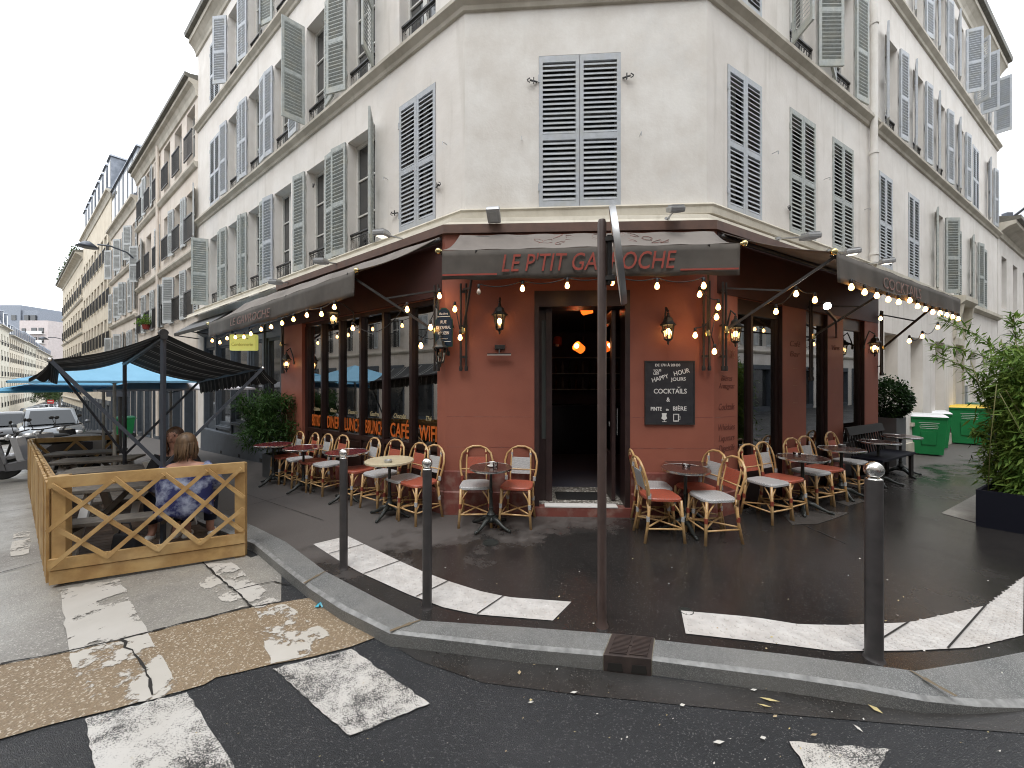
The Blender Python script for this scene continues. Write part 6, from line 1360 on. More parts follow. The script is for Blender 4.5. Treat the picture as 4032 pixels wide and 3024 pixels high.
# ------------------------------------------------------------------ planters and plants
def bamboo(name, label, base, fn, n, seed, lm, canes, L=(.07, .13), w=.014, group=None):
    rnd = random.Random(seed); t = thing(name, label, 'plant', base, group); m = MB()
    for c_ in canes: m.tube(c_, .0045, 5)
    m.build('stem', M['cane'], t, smooth=True); m = MB()
    for _ in range(n):
        p, out = fn(rnd); d = (out*rnd.uniform(.2, 1)+Vector((rnd.gauss(0, .6), rnd.gauss(0, .6), rnd.gauss(-.35, .55)))); l = rnd.uniform(*L); leaf(m, p, d, l, w*rnd.uniform(.8, 1.4), Vector((rnd.gauss(0, .5), rnd.gauss(0, .5), 1)))
    m.build('foliage', M[lm], t, norm=False); return t
def box_planter(label, A, ex, ey, w, l, h, mt, name='planter', wall=.03):
    A = Vector((A[0], A[1])); ex = Vector(ex).normalized(); ey = Vector(ey).normalized(); c = A+ex*w/2+ey*l/2; z = zg(c.x, c.y)
    t = thing(name, label, 'planter', (c.x, c.y, z)); m = MB()
    o = [A, A+ex*w, A+ex*w+ey*l, A+ey*l]; i_ = [A+(ex+ey)*wall, A+ex*(w-wall)+ey*wall, A+ex*(w-wall)+ey*(l-wall), A+ex*wall+ey*(l-wall)]
    V = [Vector((q.x, q.y, z-.02)) for q in o]+[Vector((q.x, q.y, z+h)) for q in o]+[Vector((q.x, q.y, z+h)) for q in i_]+[Vector((q.x, q.y, z+h-.08)) for q in i_]
    f = [(i, (i+1) % 4, 4+(i+1) % 4, 4+i) for i in range(4)]+[(4+i, 4+(i+1) % 4, 8+(i+1) % 4, 8+i) for i in range(4)]+[(8+i, 8+(i+1) % 4, 12+(i+1) % 4, 12+i) for i in range(4)]
    m.add(V, f); m.build('box', mt, t, norm=False); m = MB(); m.add(V[12:16], [(0, 1, 2, 3)]); m.build('soil', M['soil'], t, norm=False); return t, c, z
# right
exr = Vector((.66, -.75)); eyr = Vector((.871, .4913)).normalized()
t, c, z = box_planter('large anthracite planter box at the right edge holding tall bamboo', (5.477, 4.50), exr, eyr, .62, 1.5, .43, M['planter'])
cc = c.copy()
def fr_(rnd):
    while True:
        a = rnd.uniform(-.55, 1.0); b = rnd.gauss(.02, .20); zz = rnd.uniform(.40, 2.15)
        if -b-a*.55 > .36+rnd.gauss(0, .04): continue
        q = cc+eyr*a+Vector((exr.x, exr.y)).normalized()*b
        fall = 1-max(0, (zz-1.5)/.95)
        if abs(b) > .85*max(.35, fall) or rnd.random() > max(.12, fall): continue
        out = Vector((exr.x*b, exr.y*b, 0))+Vector((eyr.x*a, eyr.y*a, 0)); return Vector((q.x, q.y, zz)), out.normalized()*.8 if out.length > .01 else Vector((1, 0, 0))
rnd = random.Random(2); canes = []
for i in range(20):
    q = cc+eyr*rnd.uniform(-.7, .7)+Vector((exr.x, exr.y))*rnd.uniform(-.25, .25); l = Vector((rnd.uniform(-.45, .35), rnd.uniform(-.35, .3), 0)); h_ = rnd.uniform(1.3, 2.3); canes.append([Vector((q.x, q.y, .36)), Vector((q.x, q.y, 0))+l*.3+Vector((0, 0, h_*.6)), Vector((q.x, q.y, 0))+l+Vector((0, 0, h_))])
wisps = [((3670, 1395), (3990, 1560)), ((3655, 1355), (3960, 1440)), ((3790, 1445), (3990, 1700)), ((3830, 1700), (4000, 1760)), ((3850, 1540), (3990, 1640)), ((3690, 1250), (3985, 1420)), ((3990, 1240), (4010, 1460)), ((3870, 1850), (3980, 1800))]
wp = []
for a_, b_ in wisps:
    A_1, B_1 = U(*a_, 5.0), U(*b_, 5.1); pts = [B_1.lerp(A_1, k/5)+Vector((0, 0, .06*math.sin(k/5*3.1))) for k in range(6)]; canes.append(pts); wp.append(pts)
def fr2(rnd):
    if rnd.random() < .045:
        pts = rnd.choice(wp); k = rnd.uniform(.5, 4.9); i = int(k); p = pts[i].lerp(pts[i+1], k-i); return p+Vector((rnd.gauss(0, .02), rnd.gauss(0, .02), rnd.gauss(0, .02))), (pts[5]-pts[0]).normalized()
    return fr_(rnd)
bamboo('bamboo', 'bright green leafy bamboo spilling out of the box at the right edge', (cc.x, cc.y, .35), fr2, 21000, 21, 'bamboo', canes, (.09, .17), .021)
# left
A_ = G(1040, 1880); t, c, z = box_planter('dark grey square planter with bamboo, left of the terracotta pillar', (A_.x-.1, A_.y+.1), (.799, -.601), (.601, .799), .46, .42, .44, M['planterg'])
c2 = c.copy()
_r = random.Random(77); LB_ = [(Vector((_r.uniform(-.5, .42), _r.uniform(-.4, .3), _r.uniform(.55, 1.38))), _r.uniform(.14, .30)) for _ in range(26)]
def fl_(rnd):
    k = int(rnd.random()**1.2*len(LB_)); c_, r_ = LB_[k]; v = Vector((rnd.gauss(0, 1), rnd.gauss(0, 1), rnd.gauss(0, 1))).normalized()*rnd.uniform(.25, 1)**.6; p = Vector((c2.x, c2.y, 0))+c_+v*r_; return p, (v+c_*.4).normalized()
rnd = random.Random(4); canes = [[Vector((c2.x+rnd.uniform(-.15, .15), c2.y+rnd.uniform(-.15, .15), .25)), Vector((c2.x+rnd.uniform(-.45, .4), c2.y+rnd.uniform(-.4, .4), rnd.uniform(1.0, 1.4)))] for _ in range(22)]
bamboo('bamboo', 'dense dark green bamboo in front of the grey-blue shop, left of the bistro', (c2.x, c2.y, .2), fl_, 6500, 23, 'bamboo_d', canes, (.08, .15), .018)
# round bush in tall box
A_ = on_table(3478, 1806, 0); t, c, z = box_planter('tall dark square planter holding the clipped bush beside the last pier', (7.62, 7.55), DR2, (-DR2.y, DR2.x), .55, .5, .98, M['planterg']); c3 = c.copy()
def fb_(rnd):
    v = Vector((rnd.gauss(0, 1), rnd.gauss(0, 1), rnd.gauss(0, 1))).normalized()*rnd.uniform(.55, 1)**.5; zz = v.z*.40; p = Vector((c3.x, c3.y, 1.33))+Vector((v.x*.42, v.y*.42, zz))
    if v.z > .4 and rnd.random() < .25: p.z += rnd.uniform(0, .14)
    return p, v
bamboo('clipped_bush', 'dark rounded boxwood bush in the tall planter by the white wall', (c3.x, c3.y, .95), fb_, 5200, 25, 'box', [[Vector((c3.x, c3.y, .9)), Vector((c3.x, c3.y, 1.4))]], (.05, .08), .035)
# ------------------------------------------------------------------ bins
def bin_(label, x, y, face, lidm, bodym, w=.56, d=.66, h=.95):
    rz = math.atan2(face[1], face[0])+math.pi/2; t = thing('wheelie_bin', label, 'bin', (0, 0, 0), 'wheelie bins along the white wall')
    m = MB(); m.hexa([(-w*.40, -d*.38, .03), (w*.40, -d*.38, .03), (w*.40, d*.34, .06), (-w*.40, d*.34, .06), (-w/2, -d/2, h*.9), (w/2, -d/2, h*.9), (w/2, d*.46, h*.9), (-w/2, d*.46, h*.9)])
    m.box(None, -w/2-.015, w/2+.015, -d/2-.02, d*.48, h*.9, h*.945)
    m.hexa([(-w*.2, -d*.42-.012, .25), (w*.2, -d*.42-.012, .25), (w*.2, -d*.42+.01, .25), (-w*.2, -d*.42+.01, .25), (-w*.22, -d*.47-.014, h*.6), (w*.22, -d*.47-.014, h*.6), (w*.22, -d*.47, h*.6), (-w*.22, -d*.47, h*.6)])
    m.build('body', bodym, t, bevel=.012)
    m = MB(); m.hexa([(-w/2-.02, -d/2-.04, h*.945), (w/2+.02, -d/2-.04, h*.945), (w/2+.02, d*.5, h*.945), (-w/2-.02, d*.5, h*.945), (-w/2+.03, -d/2+.02, h), (w/2-.03, -d/2+.02, h), (w/2-.03, d*.45, h+.01), (-w/2+.03, d*.45, h+.01)]); m.build('lid', lidm, t, bevel=.015)
    for s in (-1, 1): m = MB(); m.lathe((s*(w*.42), d*.38, .10), [(.0, -.025), (.10, -.025), (.10, .025), (0, .025)], 18, ax=(1, 0, 0)); m.build('wheel', M['rubber'], t, smooth='auto')
    m = MB(); m.tube([(-w*.4, d*.55, h*.9), (w*.4, d*.55, h*.9)], .015, 6); m.build('handle', bodym, t)
    m = MB()
    for i, ww in enumerate((.16, .13, .15, .14)): z = h*(.80-i*.045); yy = -d*.5-.006+(.9*h-z)*.03; m.box(None, -ww, ww, -d/2-.008+(.9*h-z)*.095, -d/2-.004+(.9*h-z)*.095, z, z+.007)
    m.build('marking', M['white'], t)
    t.location = (x, y, zg(x, y)); t.rotation_euler.z = rz; return t
bin_('green wheelie bin with a white lid, nearest on the right pavement', 9.75, 8.95, (-.66, -.75), M['lidwhite'], M['binGreen'], w=.58, d=.6)
bin_('dark-bodied green wheelie bin with a white lid, right behind the nearest one', 10.95, 9.9, (-.66, -.75), M['lidwhite'], M['binGreen'], w=.55)
bin_('large green wheelie bin with a yellow lid on the right pavement', 12.55, 10.5, (-.7, -.72), M['lidyellow'], M['binGreen'], w=.74, d=.8, h=1.06)
bin_('dark blue wheelie bin with a green lid half hidden behind the bamboo', 13.8, 11.0, (-.5, -.86), M['lidgreen'], M['binTeal'], w=.8, d=.8, h=1.08)
bin_('small green bin against the pale wall far up the left street', *FL.pt(20.5, .6, 0)[:2], nl, M['lidgreen'], M['binGreen'])
# ------------------------------------------------------------------ street terrace on the parking lane
A0 = Vector((-4.12, 3.43)); B0 = Vector((-2.77, 3.98)); C0 = Vector((-10.1, 8.0)); D0 = Vector((-8.85, 8.55))
e1 = (B0-A0).normalized(); e2 = Vector((-e1.y, e1.x)); dl3 = Vector((DL.x, DL.y, 0))
LN = (B0-A0).length
def gz(p): return zg(p[0], p[1])+RD
Z = Vector((0, 0, 1)); E1 = Vector((e1.x, e1.y, 0)); E2 = Vector((e2.x, e2.y, 0))
# deck
dk = thing('terrace_deck', 'worn brown timber deck of the street terrace behind the lattice fence', 'deck', ((A0+D0)/2).to_3d())
m = MB(); nb = 52
for i in range(nb):
    f0, f1 = i/nb, (i+.93)/nb
    a, b = A0.lerp(C0, f0)+e1*.08, A0.lerp(C0, f1)+e1*.08; c, d = B0.lerp(D0, f1)-e1*.04, B0.lerp(D0, f0)-e1*.04
    m.hexa([Vector((q.x, q.y, zg(q.x, q.y)-.075)) for q in (a, d, c, b)]+[Vector((q.x, q.y, zg(q.x, q.y)-.045)) for q in (a, d, c, b)])
m.build('boards', M['deck'], dk)
# front lattice fence
ft = thing('lattice_fence', 'yellow pine fence panel with crossed lattice slats closing the front of the street terrace', 'fence', (A0.x, A0.y, RD))
zb_ = RD; zt_ = .86
def fp(x, z, o=0): q = A0+e1*x*LN-e2*o; return Vector((q.x, q.y, z))
for x in (.035, .965):
    m = MB(); m.bar(fp(x, zb_-.01), fp(x, zt_-.002), .09, .09, up=E2); m.build('post', M['pine'], ft, bevel=.004)
def railz(za, zb2, o, nm):
    m = MB(); m.hexa([fp(0, za, o), fp(1, za+.02, o), fp(1, za+.02, o-.035), fp(0, za, o-.035), fp(0, zb2, o), fp(1, zb2+.02, o), fp(1, zb2+.02, o-.035), fp(0, zb2, o-.035)]); m.build(nm, M['pine'], ft, bevel=.003)
railz(zt_-.105, zt_, .085, 'top_rail'); railz(.03, .13, .085, 'bottom_rail'); railz(RD, .02, .07, 'base_board')
sl = [((.02, .07), (.56, .82)), ((.28, .10), (.79, .83)), ((.53, .10), (.985, .83)), ((.75, .11), (1.0, .42)), ((.01, .39), (.31, .80)), ]
sr = [((.02, .80), (.53, .10)), ((.31, .82), (.75, .11)), ((.56, .82), (.99, .18)), ((.79, .83), (1.0, .52)), ((.05, .40), (.28, .10))]
for k, (L_, o) in enumerate(((sl, .118), (sr, .100))):
    for (x0, za), (x1, z1_) in L_:
        m = MB(); m.bar(fp(x0, za, o), fp(x1, z1_, o), .036, .017, up=E2); m.build('lattice_slat', M['pine'], ft, bevel=.002)
# side fence of overlapping vertical boards
fs = thing('board_fence', 'long yellow pine fence of overlapping upright boards along the road side of the terrace', 'fence', (A0.x, A0.y, RD))
n = 72; ds = (C0-A0).normalized(); ns = Vector((-ds.y, ds.x)); Ls = (C0-A0).length; m = MB()
if ns.dot(Vector((-1, -1))) < 0: ns = -ns
D3 = ds.to_3d(); N3 = ns.to_3d(); rnd = random.Random(6)
for i in range(n):
    c = A0+ds*(Ls*(i+.5)/n+.04); off = .035 if i % 2 else .0; c = c+ns*off; z = gz(c); m.obox(Vector((c.x, c.y, z+.46)), (D3+N3*rnd.uniform(-.08, .08)).normalized(), N3, Z, .062, .010, .47+rnd.uniform(-.006, .006))
m.build('boards', M['pine'], fs, bevel=.002)
m = MB(); m.bar((A0.x+N3.x*-.03, A0.y+N3.y*-.03, .70), (C0.x-N3.x*.03, C0.y-N3.y*.03, gz(C0)+.80), .04, .09); m.build('inner_rail', M['pine'], fs)
# back rail with crossed slats
fb = thing('lattice_fence', 'far end fence panel of the terrace in front of the scooters', 'fence', (C0.x, C0.y, gz(C0)))
zc = gz(C0)
def bp_(x, z): q = C0.lerp(D0, x); return Vector((q.x, q.y, zc+z))
m = MB(); m.bar(bp_(0, .90), bp_(1, .90), .04, .10); m.build('top_rail', M['pine'], fb)
for x in (0.03, .97): m = MB(); m.bar(bp_(x, 0), bp_(x, .95), .09, .09, up=E2); m.build('post', M['pine'], fb)
for a, b in (((.05, .1), (.5, .85)), ((.5, .1), (.95, .85)), ((.5, .1), (.05, .85)), ((.95, .1), (.5, .85))): m = MB(); m.bar(bp_(*a), bp_(*b), .045, .02, up=E2); m.build('lattice_slat', M['pine'], fb)
# picnic tables
M0 = A0+e1*(LN/2+.02)
def picnic(i, label):
    k = .98+1.62*i; c = M0+DL*k; z0 = zg(c.x, c.y)-.045; t = thing('picnic_table', label, 'picnic table', (c.x, c.y, z0), 'grey picnic tables of the street terrace')
    C = Vector((c.x, c.y, z0)); hl_ = .52
    m = MB()
    for j in range(3): m.obox(C+E2*(-.16+.16*j)+Z*.66, E1, E2, Z, hl_, .075, .018)
    m.build('tabletop', M['greywood'], t, bevel=.004)
    for s in (-1, 1): m = MB(); m.obox(C+E2*.43*s-E1*.13*s+Z*.40, E1, E2, Z, hl_, .11, .018); m.build('bench', M['greywood'], t, bevel=.004)
    for x in (-.36, .36):
        for s in (-1, 1): m = MB(); m.bar(C+E1*x+E2*.42*s, C+E1*x+E2*.10*s+Z*.64, .035, .07, up=E1); m.build('leg', M['whitewood'], t)
        m = MB(); m.bar(C+E1*(x+.036)+E2*-.50+Z*.35, C+E1*(x+.036)+E2*.50+Z*.35, .03, .07); m.bar(C+E1*(x+.036)+E2*-.2+Z*.62, C+E1*(x+.036)+E2*.2+Z*.62, .03, .05); m.build('cross_beam', M['greywood'], t)
    m = MB(); m.bar(C+E1*-.3+Z*.35, C+E1*-.05+Z*.64, .03, .05); m.bar(C+E1*.3+Z*.35, C+E1*.05+Z*.64, .03, .05); m.build('brace', M['greywood'], t)
for i, l in enumerate(('grey picnic table nearest the lattice fence, where the two women sit', 'second grey picnic table behind the two women', 'third grey picnic table, crossed by the parasol poles', 'farthest grey picnic table, next to the scooters')): picnic(i, l)
c = M0+DL*2.3; tb = thing('plastic_tub', 'white plastic tub on the second picnic table', 'tub', (c.x+.42, c.y+.1, .56)); cc_ = Vector((c.x+.42, c.y+.12, zg(*c)-.045+.68)); m = MB(); m.hexa([cc_+Vector(q) for q in ((-.11, -.07, 0), (.11, -.07, 0), (.11, .07, 0), (-.11, .07, 0), (-.14, -.09, .10), (.14, -.09, .10), (.14, .09, .10), (-.14, .09, .10))]); m.build('tub_body', M['white'], tb, bevel=.01)
# canopy on posts (double-pitched awning)
def cmat():
    m, n, b = newmat('black_pinstriped_canopy'); L = n.links.new; tc = N(n, 'ShaderNodeTexCoord'); sx = N(n, 'ShaderNodeSeparateXYZ'); L(tc.outputs['UV'], sx.inputs[0])
    a = N(n, 'ShaderNodeMath', operation='MULTIPLY'); a.inputs[1].default_value = 6; L(sx.outputs[0], a.inputs[0]); f = N(n, 'ShaderNodeMath', operation='FRACT'); L(a.outputs[0], f.inputs[0])
    g = N(n, 'ShaderNodeMath', operation='COMPARE'); g.inputs[1].default_value = .5; g.inputs[2].default_value = .035; L(f.outputs[0], g.inputs[0]); g2 = N(n, 'ShaderNodeMath', operation='COMPARE'); g2.inputs[1].default_value = .72; g2.inputs[2].default_value = .018; L(f.outputs[0], g2.inputs[0])
    ad = N(n, 'ShaderNodeMath', operation='ADD', use_clamp=True); L(g.outputs[0], ad.inputs[0]); L(g2.outputs[0], ad.inputs[1])
    k = N(n, 'ShaderNodeMix', data_type='RGBA'); k.inputs[6].default_value = (.014, .015, .016, 1); k.inputs[7].default_value = (.25, .25, .24, 1); L(ad.outputs[0], k.inputs[0]); L(k.outputs[2], b.inputs['Base Color']); b.inputs['Roughness'].default_value = .8
    tr = N(n, 'ShaderNodeBsdfTranslucent'); L(k.outputs[2], tr.inputs['Color']); ms = N(n, 'ShaderNodeMixShader'); ms.inputs[0].default_value = .12; L(b.outputs[0], ms.inputs[1]); L(tr.outputs[0], ms.inputs[2]); L(ms.outputs[0], n.nodes['Material Output'].inputs[0]); return m
M['canopy'] = cmat()
def uvgrid(m, rows, name, mt, par, ur=(0, 1)):
    loft(m, rows); o = m.build(name, mt, par, smooth=True, norm=False); uv = o.data.uv_layers.new(name='UVMap'); nr_, nc_ = len(rows), len(rows[0])
    for p in o.data.polygons:
        for li in p.loop_indices: vi = o.data.loops[li].vertex_index; uv.data[li].uv = (ur[0]+(ur[1]-ur[0])*(vi % nc_)/(nc_-1), (vi//nc_)/(nr_-1))
    return o
K1 = Vector((-3.69, 4.03, 2.22)); K2 = Vector((-6.1, 6.0, 2.03)); RF = Vector((-3.124, 4.78, 1.875)); LF = Vector((-4.15, 3.42, 1.90)); RB = Vector((-5.22, 6.35, 1.70)); LB = Vector((-6.5, 5.47, 1.86))
cp = thing('terrace_canopy', 'black pinstriped double canopy on grey posts over the front of the street terrace', 'canopy', (K1.x, K1.y, -.05))
for (a, b, c, d, nm) in ((K1, K2, RF, RB, 'canopy_slope'), (K1, K2, LF, LB, 'canopy_slope')):
    rows = []
    for j in range(9):
        f = j/8; rows.append([a.lerp(b, i/24).lerp(c.lerp(d, i/24), f)-Vector((0, 0, .05*math.sin(f*math.pi)+.012*math.sin(i*.9)*f)) for i in range(25)])
    uvgrid(MB(), rows, nm, M['canopy'], cp)
    rows = []; out = (c-a); out.z = 0; out.normalize()
    for j in range(5):
        f = j/4; r = []
        for i in range(121):
            g = i/120; p = c.lerp(d, g); sc_ = .028*abs(math.sin(g*math.pi*20)); p.z -= f*(.17+sc_*f); p += out*(.02*f+.014*math.sin(g*62)*f*(1.2-g)+(.10*f*f*max(0, 1-g*7))); p -= dl3*(.12*f*max(0, 1-g*7)); r.append(p)
        rows.append(r)
    uvgrid(MB(), rows, 'valance', M['canopy'], cp, (0, 2.5))
m = MB(); m.tube([K1+Vector((.04, -.03, -.045)), K2-Vector((0, 0, .045))], .03, 10); m.lathe(K1, [(.038, -.04), (.038, .04)], 12, ax=tuple(-dl3)); m.build('ridge_tube', M['iron'], cp, smooth='auto')
for c, d in ((RF, RB), (LF, LB)): m = MB(); m.bar(c, d, .035, .03); m.build('eave_bar', M['greymetal'], cp)
for k, zz in ((K1, -.06), (K2, -.3)): m = MB(); m.bar((k.x, k.y, zz), k, .034, .034, up=(0, 1, 0)); m.box(None, k.x-.09, k.x+.09, k.y-.09, k.y+.09, zz, zz+.012); m.build('post', M['greymetal'], cp)
for k, c, z_ in ((K1, RF, .80), (K1, LF, .80), (K2, RB, .55), (K2, LB, .55)):
    m = MB(); m.bar((k.x, k.y, z_), c, .018, .03); m.build('arm', M['greymetal'], cp); m = MB(); m.ball(c, .018); m.build('arm_joint', M['chrome'], cp, smooth=True)
m = MB(); m.lathe((-3.55, 3.9, -.045), [(.03, 0), (.03, .06), (.02, .07), (0, .07)], 12); m.tube([(-3.55, 3.9, .02), (-3.5, 3.88, .07), (-3.46, 3.9, .03)], .008, 6); m.build('crank', M['chrome'], cp, smooth='auto')
# parasols
def parasol(label, P, zc_, zp, hw, mt, pz):
    P = Vector((P[0], P[1], 0)); t = thing('parasol', label, 'parasol', (P.x, P.y, pz), 'square parasols over the street terrace')
    m = MB(); m.tube([(P.x, P.y, pz), (P.x, P.y, zp)], .024, 10); m.lathe((P.x, P.y, pz), [(.22, 0), (.2, .04), (.03, .06), (.03, .2)], 16); m.build('pole', M['polewhite'], t, smooth='auto')
    cs = [P+dl3*hw*a+Vector((FL.n.x, FL.n.y, 0))*hw*b+Z*zc_ for a, b in ((-1, -1), (1, -1), (1, 1), (-1, 1))]; ap = Vector((P.x, P.y, zp)); m = MB(); m2 = MB()
    for i in range(4):
        a, b = cs[i], cs[(i+1) % 4]; rows = []
        for j in range(6): f = j/5; rows.append([ap.lerp(a.lerp(b, g/6)-Z*(.03*math.sin(g/6*3.14)), f)-Z*(.03*math.sin(f*3.14)) for g in range(7)])
        loft(m, rows); m2.add([a, b, b-Z*.035, a-Z*.035], [(0, 1, 2, 3)])
    m.build('canopy', mt, t, norm=False); m2.build('valance', mt, t, norm=False); m = MB()
    for i in range(4): m.tube([ap-Z*.06, cs[i]-Z*.012], .009, 5); m.tube([Vector((P.x, P.y, zp-.5)), ap.lerp(cs[i], .55)-Z*.03], .008, 5)
    m.build('ribs', M['greymetal'], t)
parasol('light blue square parasol, the nearest behind the black canopy', (-7.2, 6.9), 1.72, 2.17, 1.18, M['parasol'], -.3)
parasol('white square parasol showing its edge below the light blue one', (-7.7, 8.6), 1.56, 1.95, 1.25, M['parasolw'], -.36)
parasol('deeper blue parasol, lowest and farthest of the three on the street terrace', (-8.9, 8.3), 1.55, 1.98, 1.45, M['parasol2'], -.4)
# ------------------------------------------------------------------ the two women at the first picnic table
skin = mat('skin', (.50, .27, .19), .5, (.44, .22, .15), 8)
def person(label, base, face, hair, hairm, topm, legm, seatz, shoem, lean=.0, kind='back'):
    t = thing('person', label, 'person', (0, 0, 0)); S = seatz
    V = []; E = []; Rr = []
    def add(p, r, par=None):
        V.append(Vector(p)); Rr.append(r); 
        if par is not None: E.append((par, len(V)-1))
        return len(V)-1
    pel = add((0, 0, S+.09), .125); w_ = add((0, -.01-lean*.3, S+.25), .105, pel); c_ = add((0, -.02-lean*.7, S+.42), .12, w_); nb_ = add((0, -.02-lean, S+.54), .055, c_); nk = add((0, -.035-lean, S+.60), .05, nb_)
    hd = add((0, -.05-lean, S+.68), .075, nk); ht = add((0, -.045-lean, S+.77), .085, hd); add((0, -.04-lean, S+.83), .06, ht)
    for s in (-1, 1):
        sh_ = add((s*.16, -.02-lean, S+.49), .05, c_); el = add((s*.22, -.10-lean, S+.26), .038, sh_); wr = add((s*.12, -.32-lean, S+.30), .026, el); pm = add((s*.09, -.38-lean, S+.31), .030, wr)
        for q, (dx, L_) in enumerate(((-.024, .055), (-.008, .065), (.008, .062), (.024, .05))): f1 = add((s*.09+dx, -.41-lean-L_*.4, S+.312), .0095, pm); add((s*.09+dx, -.41-lean-L_, S+.295), .008, f1)
        th = add((s*.055, -.40-lean, S+.325), .0105, pm); add((s*.04, -.43-lean, S+.32), .009, th)
        hp = add((s*.09, -.03, S+.06), .085, pel); kn = add((s*.11, -.42, S+.06), .062, hp); an = add((s*.11, -.40, S-.33), .038, kn); add((s*.12, -.50, S-.385), .034, an)
    me = bpy.data.meshes.new('body'); me.from_pydata(V, E, []); o = bpy.data.objects.new('body', me); COL.objects.link(o); o.parent = t
    sk = o.modifiers.new('skin', 'SKIN'); sk.use_smooth_shade = True; 
    for i, r in enumerate(Rr): me.skin_vertices[0].data[i].radius = (r, r)
    me.skin_vertices[0].data[0].use_root = True; ss_ = o.modifiers.new('sub', 'SUBSURF'); ss_.levels = 1; ss_.render_levels = 2
    me.materials.append(skin)
    hc = Vector((0, -.05-lean, S+.735)); m = MB(); m.ball(hc, .085, 16, 12, (.92, 1.05, 1.2)); fv = hc+Vector((0, -.102, -.01)); m.ball(fv, .016, 8, 6, (.8, 1.1, 1.3)); 
    for s in (-1, 1): m.ball(hc+Vector((s*.09, .0, -.01)), .02, 8, 6, (.5, .9, 1.3))
    m.build('face', skin, None, smooth=True).parent = t
    m = MB()
    for s in (-1, 1): m.ball(hc+Vector((s*.035, -.094, .018)), .009, 8, 6); m.bar(hc+Vector((s*.02, -.102, .038)), hc+Vector((s*.05, -.092, .038)), .006, .005)
    m.bar(hc+Vector((-.022, -.097, -.055)), hc+Vector((.022, -.097, -.055)), .006, .008); m.build('eyes_and_mouth', mat('dark_features', (.08, .03, .025), .5), None, smooth=True).parent = t
    rnd = random.Random(12); m = MB()      # hair as a cap with strands
    m.ball(hc+Vector((0, .014, .018)), .094, 18, 12, (.95, 1.0, 1.12))
    for i in range(90):
        a = rnd.uniform(-.9, math.pi+.9); r0 = .09; x, y = math.cos(a), math.sin(a)
        p0 = hc+Vector((x*r0*.7, y*r0*.7+.01, .07)); L_ = hair*rnd.uniform(.75, 1.05); m.tube([p0, hc+Vector((x*.088, y*.092+.01, -.0)), hc+Vector((x*.085+rnd.gauss(0, .008), y*.088+.015+rnd.gauss(0, .008), -.06-L_*.3)), hc+Vector((x*.08+rnd.gauss(0, .015), y*.08+.03, -.08-L_))], [.009, .010, .008, .002], 5)
    ho = m.build('hair', hairm, None, smooth=True); ho.parent = t
    # top: loose shell round the torso and upper arms
    m = MB(); prof = [(S+.50, .165, .10), (S+.485, .205, .11), (S+.42, .23, .135), (S+.30, .245, .15), (S+.16, .235, .165), (S+.03, .25, .18), (S-.01, .245, .175)]; rows = []
    for j, (z, rx, ry) in enumerate(prof):
        r = []
        for i in range(33):
            a = 2*math.pi*i/32; w2_ = 1+.035*math.sin(a*7+z*20)*(j/7); r.append(Vector((math.cos(a)*rx*w2_, math.sin(a)*ry*w2_-.02-lean*max(0, (z-S))*1.7, z+(.03*math.sin(a*6) if j == 6 else 0))))
        rows.append(r)
    loft(m, rows); to = m.build('top', topm, None, smooth=True, norm=False); to.parent = t; sd_ = to.modifiers.new('t', 'SOLIDIFY'); sd_.thickness = .006
    m = MB()
    for s in (-1, 1): m.tube([(s*.14, -.02-lean, S+.50), (s*.185, -.05-lean, S+.40), (s*.228, -.105-lean, S+.25), (s*.17, -.22-lean, S+.28)] if kind == 'coat' else [(s*.14, -.02-lean, S+.50), (s*.20, -.05-lean, S+.38), (s*.24, -.08-lean, S+.26)], [.07, .068, .06, .045] if kind == 'coat' else [.075, .085, .10], 12)
    so_ = m.build('sleeves', topm, None, smooth=True); so_.parent = t
    m = MB()
    for s in (-1, 1): m.tube([(s*.08, .0, S+.08), (s*.10, -.2, S+.085), (s*.11, -.43, S+.06), (s*.11, -.425, S-.05), (s*.11, -.41, S-.22)], [.11, .10, .078, .07, .06], 12)
    m.build('trousers', legm, None, smooth=True).parent = t
    for s in (-1, 1): m = MB(); m.ball((s*.12, -.46, S-.385), .06, 12, 8, (.75, 2.0, .75)); m.build('shoe', shoem, None, smooth=True).parent = t
    t.location = (base[0], base[1], 0); t.rotation_euler.z = math.atan2(face[1], face[0])+math.pi/2
    return t
tie = mat('blue_white_tie_dye', (.02, .025, .11), .8, (.34, .38, .50), 5.5, lo=.46, hi=.62); blk = mat('black_coat', (.012, .012, .014), .8); jean = mat('dark_trousers', (.015, .02, .04), .8)
Cn = M0+DL*.98; bseat = zg(Cn.x, Cn.y)-.045+.42
pa = Cn-e2*.46+e1*.56; pb = Cn+e2*.48+e1*.20
person('woman seen from behind in a blue and white tie-dye top, nearest the lattice fence', pa, e2, .10, mat('light_brown_hair', (.07, .042, .024), .5, (.19, .115, .06), 30, stretch=(1, 1, .12), bump=.6, bsc=90, bd=.006), tie, jean, bseat-.02, M['white'], .02)
person('woman in a dark coat with brown hair facing the camera across the first picnic table', pb, -e2, .16, mat('brown_hair', (.06, .03, .018), .5, (.14, .075, .04), 30, stretch=(1, 1, .12), bump=.6, bsc=90, bd=.006), blk, jean, bseat-.02, M['white'], .10, 'coat')
